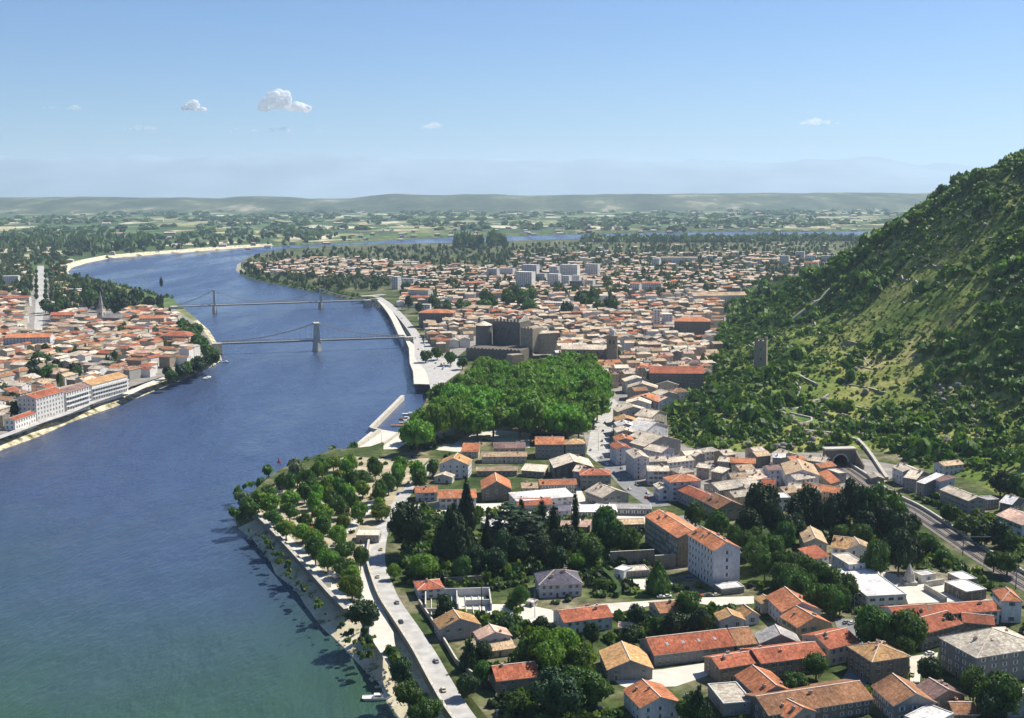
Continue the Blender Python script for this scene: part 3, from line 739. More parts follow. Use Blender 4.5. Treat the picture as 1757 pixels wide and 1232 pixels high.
hs(1,(1075,440),(1330,435),9,6,'g','orange','grey','with a white terrace in front', look='long')
hs(1,(955,460),(1070,458),9,6,'g','tan','cream','left of the long orange terrace house', look='small')
hs(1,(925,550),(1315,515),13,5.5,'m','white','lav','in the middle of the yards', look='large', kind='shed', rise=.8, doors=False)
hs(1,(930,577),(1168,567),7,4,'m','red','grey','in front of the large white shed', look='low narrow', kind='shed', rise=1.4)
hs(1,(1175,615),(1300,612),7,5,'m','slate','lav','right of the low narrow red shed', look='small', kind='shed', rise=.6)
hs(1,(650,345),(930,343),7,4,'g','tan','stone','behind the gable-fronted orange house', look='long low', kind='shed', chims=0)
hs(1,(950,340),(1110,352),8,4.5,'m','cream','stone','right end of the yard behind sheds', look='low', kind='shed', rise=1.8)
hs(1,(1340,620),(1600,618),9,4,'m','white','grey','right of the tall thin cypress', look='low', kind='shed', rise=.8, doors=False)
hs(1,(1215,715),(1400,720),8,4,'g','pink','stone','between the dark cedars', look='low', kind='shed', chims=0)
hs(1,(745,722),(885,700),9,4,'f','white','grey','behind the spreading cedar', look='long low', kind='shed', doors=False)
hs(3,(310,1062),(505,1048),6,3.5,'f','cream','grey','under the stone boundary wall', look='row of', kind='garage', doors=False)
hs(3,(235,1040),(310,1058),6,4.5,'f','white','lav','left end of the garage row', look='small', kind='garage')
hs(3,(1045,1195),(1220,1175),6,3,'f','white','grey','at the foot of the pale apartment gable', look='open', kind='canopy', doors=False)
hs(2,(990,280),(1040,290),3,2.4,'g','white','white','in the garden by the white lane', look='tiny', kind='shed', chims=0)
hs(2,(1600,455),(1700,462),5,3,'g','pink','cream','right of the semi-detached house', look='tiny', kind='shed', chims=0)
hs(13,(555,480),(650,480),9,4.5,'f','cream','grey','under the river road embankment', look='low', kind='building')
# ============================================================ LANDMARKS, BRIDGES, ROADS
def PH(px, py):                     # where a line of sight meets the hill (or level ground)
    d = ray(px, py); t = np.linspace(350, 2200, 3700)
    x = d.x*t; y = d.y*t; z = CAMZ+d.z*t
    h = np.maximum(hill_z(x, y), GZ); k = np.argmax(z < h)
    return Vector((x[k], y[k], float(h[k])))
M_ROAD = plain('pale_road', (.40,.39,.365), .9, .22, .25, detail=5); M_ASPH = plain('asphalt', (.20,.20,.20), .9, .2, .3, detail=5)
M_YARD = plain('pale_yard', (.55,.52,.45), .92, .14, .15, detail=5); M_STREET = plain('town_ground', (.24,.225,.20), .92, .3, .12, detail=5)
M_LAWN = plain('lawn', (.11,.16,.045), .95, .35, .2, detail=4); M_DIRT = plain('dirt', (.36,.31,.21), .95, .35, .12, detail=5)
M_STONE = WM['stone']; M_STONEP = wallmat('limestone', (.52,.49,.42), True); M_BALL = plain('ballast', (.17,.155,.14), .95, .35, .8, detail=5)
M_STEEL = plain('painted_steel', (.22,.24,.24), .6, .15); M_RAIL = plain('rail_steel', (.30,.26,.24), .4, .15, metal=.6)
M_DECK = plain('deck', (.30,.30,.29), .85, .15); M_DARKW = WM['dark']

# -- ground sheets
sheet('town_ground', 0, [(716,545),(760,520),(830,500),(1000,505),(1250,490),(1245,560),(1230,610),(1212,650),(1160,690),(1135,742),(1180,768),(1300,775),(1430,778),(1560,802),
      (1480,850),(1400,850),(1290,850),(1200,850),(1100,830),(1010,780),(1000,740),(1020,690),(1010,640),(900,605),(800,600),(750,640),(745,600)], M_STREET, .04)
sheet('town_ground', 0, [(-60,800),(20,735),(220,665),(330,630),(372,600),(345,560),(300,530),(230,520),(120,490),(20,455),(-120,455)], M_STREET, .04)
sheet('yard', 1, [(230,570),(900,560),(1330,420),(1400,560),(1760,600),(1800,690),(1250,735),(730,735),(640,640),(290,660)], M_YARD, .07)
sheet('plaza', 1, [(330,185),(420,150),(500,160),(600,110),(740,5),(800,70),(1010,90),(1010,190),(700,130),(640,190),(540,218),(400,205)], M_YARD, .07)
sheet('plane_tree_square', 0, [(712,760),(720,715),(760,680),(830,635),(900,625),(1000,622),(1035,660),(1030,720),(1000,748),(900,742),(840,740),(760,765)], M_DIRT, .06)
sheet('main_street', 7, [(110,580),(135,430),(160,270),(195,130),(270,150),(350,230),(325,340),(285,420),(265,500),(270,600),(180,640)], M_ROAD, .10)
sheet('forecourt', 4, [(200,790),(360,760),(600,740),(940,690),(940,790),(850,820),(700,870),(330,880),(280,860)], M_YARD, .07)
sheet('white_lane', 4, [(-380,360),(-100,300),(100,250),(480,225),(880,200),(1290,190),(1290,245),(1000,265),(880,245),(520,260),(230,318),(-50,345),(-300,400),(-500,420)], M_YARD, .07)
sheet('terrace', 3, [(225,1120),(480,1115),(650,1120),(745,1190),(650,1210),(250,1175)], M_YARD, .07)
sheet('school_courtyard', 6, [(560,60),(900,130),(1100,170),(1180,170),(1330,260),(1500,300),(900,330),(870,250),(600,60)], M_YARD, .07)
sheet('school_yard', 5, [(200,1040),(330,1030),(480,1080),(420,1190),(300,1120)], M_YARD, .07)
sheet('side_street', 6, [(910,720),(1120,690),(1110,740),(1010,760),(990,880),(985,930),(915,930)], M_YARD, .07)
sheet('lawn', 4, [(260,130),(480,130),(640,160),(700,150),(640,185),(280,200)], M_LAWN, .05)
sheet('lawn', 1, [(900,975),(1060,965),(1300,985),(1300,1005),(900,1010)], M_LAWN, .05)
sheet('lawn', 2, [(1060,740),(1190,720),(1210,750),(1090,790)], M_LAWN, .05)
sheet('lawn', 1, [(390,160),(440,110),(560,115),(500,165)], M_LAWN, .09)
sheet('campsite_ground', 13, [(100,350),(200,270),(330,220),(520,150),(640,160),(860,160),(760,270),(690,370),(645,480),(630,740),(540,780)], M_DIRT, .05)
sheet('building_site', 2, [(460,210),(690,190),(740,300),(970,300),(1170,340),(1170,400),(780,430),(700,340),(540,330)], M_YARD, .05)
sheet('quay_platform', 9, [(1100,800),(1130,870),(1135,960),(1155,1010),(1160,1085),(1275,1088),(1270,1010),(1235,940),(1190,920),(1165,850)], M_YARD, .07)
sheet('quay_car_park', 9, [(1220,790),(1270,870),(1330,930),(1480,930),(1440,1010),(1330,1090),(1290,1120),(1270,1010),(1230,940)], M_ROAD, .06)
rp0 = [P(*Z(26,q),1.5) for q in [(90,1050),(150,1005),(450,760),(548,742),(700,768),(815,790),(800,900),(700,1060),(560,1100),(420,1100),(200,1130)]]
mb = MB(); c0_ = rp0[0]
cc_ = [(p.x-c0_.x, p.y-c0_.y) for p in rp0]
if sum(a[0]*b[1]-b[0]*a[1] for a, b in zip(cc_, cc_[1:]+cc_[:1])) < 0: cc_.reverse()
mb.hull([(x,y,-3) for x,y in cc_], [(x,y,1.5) for x,y in cc_]); o = mb.obj('boat_ramp', M_YARD); o.location = (c0_.x,c0_.y,0); props(o, kind='structure')
sheet('quay_promenade', 26, [(600,960),(830,790),(985,655),(1030,720),(1030,800),(960,900),(850,960),(780,1010),(600,1010)], M_YARD, .12)
# -- roads
RIV = [(1150,1400),(1060,1300),(985,1205),(915,1090),(845,965),(770,850),(700,745),(665,660),(645,590),(650,510),(672,435),(712,375),(765,300),(820,240),(875,180)]
_, riv = strip('river_road', RIV, 6.0, M_ROAD, .12, frame=13)
strip('campsite_path', [(140,385),(230,455),(330,555),(430,665),(535,785)], 4.0, M_YARD, .10, frame=13)
strip('campsite_path', [(740,1050),(690,960),(660,880),(645,800),(610,720),(600,600),(620,480)], [3.5,5,8,5,6,7,6], M_YARD, .09, frame=13)
strip('campsite_path', [(520,470),(580,400),(640,330),(690,290)], 4.0, M_YARD, .10, frame=13)
strip('street', [(250,600),(330,700),(420,800),(520,880),(640,960)], 11, M_ASPH, .11, frame=7)
strip('avenue', [(700,640),(860,760),(1030,830),(1230,920),(1450,1050),(1640,1200),(1760,1330)], 9, M_ASPH, .11, frame=3)
strip('avenue', [(430,440),(470,560),(560,760),(500,900),(450,960)], 7, M_ASPH, .10, frame=6)
strip('quay_road', [(930,555),(1000,600),(1070,665),(1130,735),(1175,800),(1195,870),(1200,930),(1260,1000),(1285,1060),(1300,1130)], 9, M_ROAD, .12, frame=9)
strip('quay_road', [(955,580),(1000,630),(1040,690),(1070,750),(1100,810)], 7, M_YARD, .10, frame=9)
strip('boulevard', [(505,190),(508,300),(510,450),(495,620),(485,800),(470,1050)], [12,12,11,10,9,8], M_ROAD, .12, frame=22)
strip('riverside_road', [(-100,1100),(80,1035),(400,915),(640,835),(900,725),(1230,615)], 6, M_ROAD, .12, frame=23)
strip('riverside_road', [(100,1100),(300,1005),(480,940),(700,855),(880,785),(940,735)], 7, M_YARD, .13, frame=24)
for l in ([(560,150),(640,250),(700,330),(742,460)],): pass

M_HEDGE = plain('hedge_leaves', (.035,.07,.02), .9, .5, 1.5, detail=5)
def wall_along(name, pts, h, th, mat, label, cat='wall', group=None, z=None, cap=True, sink=1.0):
    """a free-standing wall following points (Vectors with ground z)"""
    mb = MB()
    l = inset(pts, th/2, 1); r = inset(pts, th/2, -1)
    for i in range(len(pts)-1):
        za, zb = pts[i].z, pts[i+1].z
        b = [(r[i].x,r[i].y,za-sink),(r[i+1].x,r[i+1].y,zb-sink),(l[i+1].x,l[i+1].y,zb-sink),(l[i].x,l[i].y,za-sink)]
        t_ = [(x,y,(za if k in (0,3) else zb)+h) for k,(x,y,_) in enumerate(b)]
        mb.poly([b[0],b[1],t_[1],t_[0]],0); mb.poly([b[2],b[3],t_[3],t_[2]],0); mb.poly(t_,1)
        if i == 0: mb.poly([b[3],b[0],t_[0],t_[3]],0)
        if i == len(pts)-2: mb.poly([b[1],b[2],t_[2],t_[1]],0)
    o = mb.obj(name, [mat, M_STONEP if cap else mat]); return props(o, label, cat, group)
def pts_of(f, l, z=GZ, sm=True):
    p = [P(*Z(f, q), z) for q in l]; return smooth_line(p) if sm else p
rl = inset(riv, 4.0, 1); n_ = len(rl)
wall_along('parapet_wall', [Vector((p.x,p.y,GZ)) for p in rl[:int(n_*.66)]], 1.9, .8, M_STONE, 'long stone retaining wall along the river side of the curving road', 'wall')
wall_along('levee_wall', pts_of(13, [(105,368),(180,435),(270,530),(370,640),(450,730),(515,795)]), 1.3, 1.6, M_STONE, 'long straight stone levee wall between campsite and river shore', 'wall')
wall_along('boundary_wall', pts_of(3, [(205,1020),(537,1002)], sm=False), 6, .6, M_STONE, 'high bare stone wall left of the barrack block courtyard', 'wall')
wall_along('boundary_wall', pts_of(3, [(540,1030),(700,1020)], sm=False), 5, .6, M_STONE, 'lower stone wall touching the barrack block courtyard', 'wall')
wall_along('garden_wall', pts_of(2, [(440,165),(690,150)], sm=False), 2.5, .5, M_STONE, 'garden wall behind the unfinished concrete walls', 'wall')
wall_along('garden_wall', pts_of(2, [(270,300),(390,480),(520,700),(640,800)], sm=False), 1.8, .5, M_STONE, 'long garden wall slanting down beside the river road plots', 'wall')
wall_along('garden_wall', pts_of(2, [(790,1045),(1060,1010),(1400,905),(1560,890)], sm=False), 1.6, .5, M_STONEP, 'pale garden wall at the bottom edge between trees', 'wall')
wall_along('hedge', pts_of(2, [(1480,75),(1560,145),(1610,215),(1590,255)]), 2.0, 1.6, M_HEDGE, 'clipped tall hedge around the slate-roofed house garden', 'hedge', cap=False)
wall_along('courtyard_wall', pts_of(6, [(1020,225),(1180,320)], sm=False), 2.2, .6, M_STONEP, 'pale low wall beside the small modern flat-roofed pair', 'wall')
wall_along('courtyard_wall', pts_of(6, [(1030,205),(1160,185)], sm=False), 2.2, .6, M_STONEP, 'short pale wall behind the school courtyard', 'wall')
wall_along('quay_wall', pts_of(26, [(600,958),(700,890),(830,785),(985,652)], sm=False), 1.6, .9, M_STONEP, 'pale quay wall above the boat ramp', 'wall')
wall_along('yard_wall', pts_of(1, [(290,590),(605,582)], sm=False), 2.2, .4, M_STONEP, 'pale wall closing the yard below the orange-roofed row', 'wall')

# -- jetty
def jetty():
    root = empty('jetty', P(*Z(26,(430,730)),0), 0, 'long narrow pale stone jetty reaching into the river', 'jetty')
    o0 = root.location.copy()
    for nm, l, w in (('jetty_wall', [(430,712),(855,292)], 2.4), ('jetty_bend', [(432,716),(548,742)], 2.2), ('ramp_wall', [(548,740),(340,890),(140,1005)], 2.2)):
        pts = [P(*Z(26,q),3.4) for q in l]; le = inset(pts, w/2, 1); ri = inset(pts, w/2, -1); mb = MB()
        for i in range(len(pts)-1):
            ring = [ri[i], ri[i+1], le[i+1], le[i]]
            mb.hull([(p.x-o0.x, p.y-o0.y, -3) for p in ring], [(p.x-o0.x, p.y-o0.y, 3.4) for p in ring])
        mb.obj(nm, M_STONEP, root)
jetty()

# -- suspension bridges
def cable(mb, p, q, sag, n=16, r=.18):
    pr = None
    for i in range(n+1):
        u = i/n; c = Vector(p).lerp(Vector(q), u); c.z -= sag*4*u*(1-u)
        if pr is not None: mb.tube(pr, c, r, n=5)
        pr = c
    return lambda u: (Vector(p).lerp(Vector(q), u)-Vector((0,0,sag*4*u*(1-u))))
def bridge(name, label, A, B, piers, deckz, topz, width, stone):
    A = Vector((A[0], A[1], deckz)); B = Vector((B[0], B[1], deckz)); d = (B-A); L = d.length; u = d.normalized(); ang = math.atan2(u.y, u.x)
    root = empty(name, (A.x, A.y, 0), ang, label, 'bridge')
    mb = MB(); mb.box(0, L, -width/2, width/2, deckz-.7, deckz, 0); mb.obj('deck', M_DECK, root)
    for s in (-1, 1):
        mb = MB(); y = s*(width/2-.1)
        mb.box(0, L, y-.08, y+.08, deckz+1.1, deckz+1.25); mb.box(0, L, y-.1, y+.1, deckz-1.4, deckz-.703)
        n = int(L/3)
        for i in range(n+1): mb.box(i*L/n-.06, i*L/n+.06, y-.06, y+.06, deckz, deckz+1.1)
        for i in range(n): mb.tube((i*L/n, y, deckz+1.1), ((i+1)*L/n, y, deckz), .06, n=4)
        mb.obj('railing', M_STEEL, root)
    for fx, tz in piers:
        x = fx*L; mb = MB()
        if stone:
            mb.hull([(x-4.2,-6,-3),(x,-8.5,-3),(x+4.2,-6,-3),(x+4.2,6,-3),(x,8.5,-3),(x-4.2,6,-3)], [(x-3.4,-5,8),(x,-6.8,8),(x+3.4,-5,8),(x+3.4,5,8),(x,6.8,8),(x-3.4,5,8)])
            mb.hull([(x-3.9,-5.2,8.003),(x+3.9,-5.2,8.003),(x+3.9,5.2,8.003),(x-3.9,5.2,8.003)], [(x-3.9,-5.2,9.2),(x+3.9,-5.2,9.2),(x+3.9,5.2,9.2),(x-3.9,5.2,9.2)])
            mb.obj('pier', M_STONEP, root); mb = MB()
            for s in (-1,1): mb.hull([(x-2.9,s*3.4-1.8,9.203),(x+2.9,s*3.4-1.8,9.203),(x+2.9,s*3.4+1.8,9.203),(x-2.9,s*3.4+1.8,9.203)], [(x-2.4,s*3.2-1.6,tz-4),(x+2.4,s*3.2-1.6,tz-4),(x+2.4,s*3.2+1.6,tz-4),(x-2.4,s*3.2+1.6,tz-4)])
            mb.box(x-2.4,x+2.4,-4.8,4.8,tz-3.997,tz-1.2); mb.box(x-3.1,x+3.1,-5.4,5.4,tz-1.197,tz-.6); mb.box(x-2.7,x+2.7,-5,5,tz-.597,tz)
            mb.obj('pylon', M_STONEP, root)
        else:
            mb.hull([(x-2.6,-5.5,-3),(x,-7.5,-3),(x+2.6,-5.5,-3),(x+2.6,5.5,-3),(x,7.5,-3),(x-2.6,5.5,-3)], [(x-2,-4.8,deckz-1.5),(x,-6.4,deckz-1.5),(x+2,-4.8,deckz-1.5),(x+2,4.8,deckz-1.5),(x,6.4,deckz-1.5),(x-2,4.8,deckz-1.5)])
            mb.obj('pier', M_STONEP, root); mb = MB()
            for s in (-1,1): mb.hull([(x-1.1,s*4.9-.9,deckz-1.497),(x+1.1,s*4.9-.9,deckz-1.497),(x+1.1,s*4.9+.9,deckz-1.497),(x-1.1,s*4.9+.9,deckz-1.497)], [(x-.8,s*4.2-.7,tz),(x+.8,s*4.2-.7,tz),(x+.8,s*4.2+.7,tz),(x-.8,s*4.2+.7,tz)])
            mb.box(x-.7,x+.7,-4.2,4.2,tz-1.5,tz-.3); mb.box(x-.7,x+.7,-4.2,4.2,deckz+6.5,deckz+7.5)
            mb.obj('pylon', M_STONEP, root)
    for s in (-1, 1):
        mb = MB(); y = s*(width/2+.1)
        stops = [(0.0, deckz+1.5)]+[(f, t) for f, t in piers]+[(1.0, deckz+1.5)]
        for (f0, z0), (f1, z1) in zip(stops[:-1], stops[1:]):
            main = abs(z0-z1) < 6 and len(piers) > 1
            lo = deckz+1.8; span = (f1-f0)*L
            sag = ((z0+z1)/2-lo) if main else max(1.0, span*.045)
            fn = cable(mb, (f0*L, y, z0), (f1*L, y, z1), sag, r=.26)
            n = int(span/5)
            for i in range(1, n):
                c = fn(i/n)
                if c.z > deckz+.5: mb.box(c.x-.04, c.x+.04, y-.04, y+.04, deckz-.5, c.z)
        mb.obj('cable', M_STEEL, root)
    for x, dx in ((-3.5, 1), (L+3.5, -1)):
        mb = MB(); mb.box(x-4.5, x+4.5, -width/2-1.5, width/2+1.5, -2, deckz-.1); mb.obj('abutment', M_STONEP, root)
    return root
bridge('footbridge', 'slender suspension footbridge with one tall stone pylon in mid-river', (-272,1066), (-104,1107), [(.512, 27.0)], 10.6, 0, 4.5, True)
bridge('road_bridge', 'farther suspension road bridge with two thin pylons and long cables', (-416,1424), (-192,1498), [(.19, 29.0),(.755, 27.0)], 10.2, 0, 8.5, False)
strip('bridge_approach', [(620,512),(660,509)], 11, M_ROAD, 3.3-.2, frame=0)

# -- castle
def castle():  # sun and shade put into the stone: gable pale, keep and rampart dark
    c0 = P(850, 612, GZ); root = empty('castle', c0, 0, 'massive shaded stone castle with ruined keep and round tower above the town', 'castle')
    def loc(px, py, z): p = P(px, py, z); return p.x-c0.x, p.y-c0.y
    def quad(nm, a, b, depth, z0, z1, mat, skew=0, notches=None, cap=0.0):
        ax, ay = loc(*a, z0); bx, by = loc(*b, z0); d = Vector((bx-ax, by-ay)).normalized(); n = Vector((-d.y, d.x))
        ring = [(ax,ay),(bx,by),(bx+n.x*depth,by+n.y*depth),(ax+n.x*depth,ay+n.y*depth)]
        mb = MB(); mb.hull([(x,y,z0-GZ-(4 if z0 > 8 else 1)) for x,y in ring], [(x,y,z1-GZ) for x,y in ring])
        if notches:
            L = math.hypot(bx-ax, by-ay); k = int(L/3.2)
            for i in range(k):
                u0 = (i+.2)/k; u1 = (i+.68)/k; h = notches*(.6+.8*((i*37)%5)/5)
                p = [(ax+(bx-ax)*u0, ay+(by-ay)*u0), (ax+(bx-ax)*u1, ay+(by-ay)*u1)]
                q = [(x+n.x*1.0, y+n.y*1.0) for x, y in p]
                r4 = [p[0], p[1], q[1], q[0]]
                mb.hull([(x,y,z1-GZ+.003) for x,y in r4], [(x,y,z1-GZ+h) for x,y in r4])
        o = mb.obj(nm, mat, root)
        if cap:
            m2 = MB(); e = .6; cx = sum(x for x,_ in ring)/4; cy = sum(y for _,y in ring)/4
            r2 = [(x+(x-cx)*.05, y+(y-cy)*.05) for x, y in ring]
            m2.hull([(x,y,z1-GZ+.01) for x,y in r2], [(x,y,z1-GZ+.3) for x,y in r2]); base = [(x,y,z1-GZ+.303) for x,y in r2]
            for i in range(4): m2.poly([base[i], base[(i+1)%4], (cx,cy,z1-GZ+cap)])
            m2.obj('roof', RM['cream'], o)
        return ring
    quad('rampart', (800,617), (893,622), 30, GZ, 17, M_DARKW, notches=.8)
    quad('buttress', (879,626), (899,624), 9, GZ, 15, M_STONE)
    rp = quad('keep', (845,589), (892,592), 20, 17, 37, M_DARKW, notches=2.6)
    # ruined gable standing on the keep's right wall
    bx, by = rp[1]; cx, cy = rp[2]; mb = MB()
    g_ = [(bx+.3,by,29.8),(cx+.3,cy,29.8),(bx+(cx-bx)*.55+.3,by+(cy-by)*.55,35)]
    mb.hull([(x-1.5,y,z) for x,y,z in g_], [(x,y,z) for x,y,z in g_], 0); mb.obj('gable', M_STONEP, root)
    quad('annex', (893,594), (914,596), 16, 17, 33, M_STONE, notches=1.2)
    x, y = loc(830, 592, 17); mb = MB(); mb.cyl(x, y+7, 4, 27, 7.4, 7.0, 18); tw = mb.obj('round_tower', M_DARKW, root)
    mb = MB(); mb.cyl(x, y+7, 27.003, 30.2, 7.7, .3, 18); mb.obj('roof', RM['cream'], tw)
    x, y = loc(928, 600, 14); mb = MB(); mb.cyl(x, y+6, 3, 21, 6.6, 6.0, 16); tw = mb.obj('round_tower', M_STONE, root)
    mb = MB(); mb.cyl(x, y+6, 21.003, 23.6, 6.6, .3, 16); mb.obj('roof', RM['cream'], tw)
    quad('wing', (933,600), (953,599), 14, 14, 28, M_STONE, cap=2.2)
    for k in range(7):
        x, y = loc(851+k*5.6, 591, 17); mb = MB(); mb.box(x-.6,x+.6,y-.12,y+.3,17+(k%3)*3,19.4+(k%3)*3); mb.obj('window', M_GLASS, root)
    USED.append((c0.x+5, c0.y+20, 45, 90, 62, 0))
castle()

# -- the church with the square tower
def church():
    c0 = P(1050, 630, GZ); root = empty('church', c0, R(-8), 'old church with a square stone bell tower topped by a small white dome', 'church')
    mb = MB(); mb.box(-4.2,4.2,-4.2,4.2,-1,25.5); mb.box(-4.7,4.7,-4.7,4.7,25.503,26.4); mb.box(-4.5,4.5,-4.5,4.5,17,17.5)
    tw = mb.obj('bell_tower', M_STONE, root)
    for a in (0, math.pi/2, math.pi, -math.pi/2):
        for dx in (-1.5, 1.5):
            m2 = MB(); m2.box(-.7,.7,-.1,.1,0,3.4); m2.cyl(0,0,0,0,.01,n=3) if 0 else None
            w = m2.obj('belfry_opening', M_GLASS, tw); w.rotation_euler = (0,0,a)
            v = Matrix.Rotation(a, 3, 'Z') @ Vector((dx,-4.2,19.5)); w.location = v
    mb = MB(); mb.cyl(0,0,26.403,29.5,2.6,2.3,8)
    for i in range(5):
        a0 = math.pi/2*i/5; a1 = math.pi/2*(i+1)/5; mb.cyl(0,0,29.5+2.5*math.sin(a0)+.002*i,29.5+2.5*math.sin(a1),2.4*math.cos(a0)+.1,2.4*math.cos(a1)+.1,10)
    mb.cyl(0,0,32.0,34.5,.35,.15,6); mb.obj('dome', WM['white'], tw)
    # nave and the lower aisle, running left from the tower
    def nave(x0,x1,y0,y1,h,rise,mat,nm):
        mb = MB(); mb.box(x0,x1,y0,y1,-1,h); w = mb.obj(nm, M_STONE, root); ym = (y0+y1)/2
        m2 = MB(); m2.poly([(x0-.4,y0-.5,h),(x1,y0-.5,h),(x1,ym,h+rise),(x0-.4,ym,h+rise)]); m2.poly([(x1,y1+.5,h),(x0-.4,y1+.5,h),(x0-.4,ym,h+rise),(x1,ym,h+rise)])
        m2.poly([(x0-.4,y1+.5,h),(x0-.4,y0-.5,h),(x0-.4,ym,h+rise)]); m2.poly([(x1,y0-.5,h),(x1,y1+.5,h),(x1,ym,h+rise)]); m2.poly([(x0-.4,y0-.5,h),(x0-.4,y1+.5,h),(x1,y1+.5,h),(x1,y0-.5,h)])
        m2.obj('roof', mat, w); return w
    n = nave(-42,-4.3,2,16,14,3.4,RM['cream'],'nave'); nave(-36,-4.3,-6,1.8,6.5,2.0,RM['red'],'aisle')
    for i in range(7):
        m2 = MB(); m2.box(-.6,.6,-.1,.1,0,3); w = m2.obj('window', M_GLASS, n); w.location = (-39+i*5.4,2,9.5)
    USED.append((c0.x-19, c0.y+6, 30, 50, 26, 0))
church()

# -- the ruined watch tower on the hill
p = PH(1305, 631); tb = MB()
root = empty('watchtower', p, R(-18), 'square ruined stone watchtower standing on the green hillside', 'tower')
tb.hull([(-4.6,-4.6,-4),(4.6,-4.6,-4),(4.6,4.6,-4),(-4.6,4.6,-4)], [(-4.1,-4.1,20),(4.1,-4.1,20),(4.1,4.1,20),(-4.1,4.1,20)])
tb.obj('shaft', M_STONE, root); tb = MB()
for a, b, h in ((-4.1,-1.8,2.6),(-1.0,1.2,1.4),(2.2,4.1,3.0)):
    tb.box(a,b,-4.1,-3.2,20.003,20+h); tb.box(a,b,3.2,4.1,20.003,20+h*.8)
for a, b, h in ((-1.4,.2,1.6),(1.2,2.6,2.2)): tb.box(3.2,4.1,a,b,20.003,20+h); tb.box(-4.1,-3.2,a,b,20.003,20+h)
tb.obj('battlement', M_STONE, root)
for z_, a in ((6,0),(13,0),(9,math.pi/2),(15,math.pi/2)):
    m2 = MB(); m2.box(-.3,.3,-.1,.1,0,1.8); w = m2.obj('arrow_slit', M_GLASS, root); w.rotation_euler = (0,0,a); w.location = Matrix.Rotation(a,3,'Z')@Vector((.4,-4.42+z_*.014,z_))

# -- steeple across the river
def steeple():
    c0 = P(175, 560, GZ); root = empty('church', c0, R(-12), 'slim church steeple with pointed grey spire above the red roofs across the river', 'church')
    mb = MB(); mb.box(-3.3,3.3,-3.3,3.3,-1,18); mb.box(-3.6,3.6,-3.6,3.6,18.003,18.7); mb.obj('steeple', M_STONEP, root)
    mb = MB(); mb.cyl(0,0,18.703,23,2.6,2.4,8); mb.cyl(0,0,23.003,38.5,2.6,.1,8); mb.obj('spire', RM['grey'], root)
    for sx_, sy_ in ((-2.7,-2.7),(2.7,-2.7),(2.7,2.7),(-2.7,2.7)):
        m2 = MB(); m2.cyl(sx_,sy_,18.703,22,.6,.05,6); m2.obj('pinnacle', M_STONEP, root)
    for a in (0, math.pi/2):
        m2 = MB(); m2.box(-.8,.8,-.1,.1,0,3); w = m2.obj('belfry_opening', M_GLASS, root); w.rotation_euler = (0,0,a); w.location = Matrix.Rotation(a,3,'Z')@Vector((0,-3.3,12.5))
    mb = MB(); mb.box(3.4,24,-4,9,-1,10); w = mb.obj('nave', M_STONE, root)
    m2 = MB(); m2.hull([(3.4,-4.5,10.003),(24.5,-4.5,10.003),(24.5,9.5,10.003),(3.4,9.5,10.003)], [(3.4,2.4,14),(24.5,2.4,14),(24.5,2.6,14),(3.4,2.6,14)]); m2.obj('roof', RM['grey'], w)
    USED.append((c0.x+10, c0.y+3, 18, 34, 16, 0))
steeple()

# -- railway, tunnel mouth and the wall beside the track
RW = [(392,345),(520,430),(700,560),(900,660),(1100,790),(1320,940),(1520,1070),(1757,1215),(2000,1370)]
rp_ = pts_of(5, RW)
_, _x = strip('railway_bed', RW, 9.5, M_BALL, .14, frame=5)
def railway():
    root = empty('railway_track', rp_[0], 0, 'double railway track running diagonally out of the tunnel', 'railway track')
    o0 = rp_[0]
    for off in (-2.6,-1.5,1.5,2.6):
        c = inset(rp_, off, 1); l = inset(rp_, off+.12, 1); r = inset(rp_, off-.12, 1); mb = MB()
        for i in range(len(rp_)-1):
            ring = [r[i], r[i+1], l[i+1], l[i]]
            mb.hull([(q.x-o0.x,q.y-o0.y,.25) for q in ring], [(q.x-o0.x,q.y-o0.y,.42) for q in ring], caps=True)
        mb.obj('rail', M_RAIL, root)
    for off in (-2.05, 2.05):
        mb = MB()
        for a, b in zip(rp_[:-1], rp_[1:]):
            d = Vector((b.x-a.x,b.y-a.y)); n = max(1, int(d.length/1.3)); u = d.normalized(); v = Vector((-u.y,u.x))
            for k in range(n):
                c = Vector((a.x-o0.x,a.y-o0.y))+d*k/n+v*off
                ring = [c-u*.15-v*.85, c+u*.15-v*.85, c+u*.15+v*.85, c-u*.15+v*.85]
                mb.hull([(q.x,q.y,.145) for q in ring], [(q.x,q.y,.24) for q in ring])
        mb.obj('sleepers', M_DOOR, root)
railway()
wall_along('railway_wall', [Vector((q.x,q.y,GZ)) for q in inset(rp_, 5.8, 1)], 1.5, .9, M_STONEP, 'pale low wall along the far side of the railway', 'wall')
for k in (22, 29):
    q = rp_[min(k, len(rp_)-2)]; r = empty('railway_mast', (q.x, q.y, GZ), 0, ['signal mast beside the track nearer the tunnel','signal mast beside the track at the right edge'][k > 25], 'mast')
    mb = MB(); mb.tube((-6.2,0,0),(-6.2,0,8.5),.2,.14); mb.obj('post', M_STEEL, r); mb = MB(); mb.tube((-6.2,0,7.6),(4.5,0,7.6),.1); mb.tube((-6.2,0,5.9),(-3,0,7.6),.07); mb.obj('arm', M_STEEL, r)
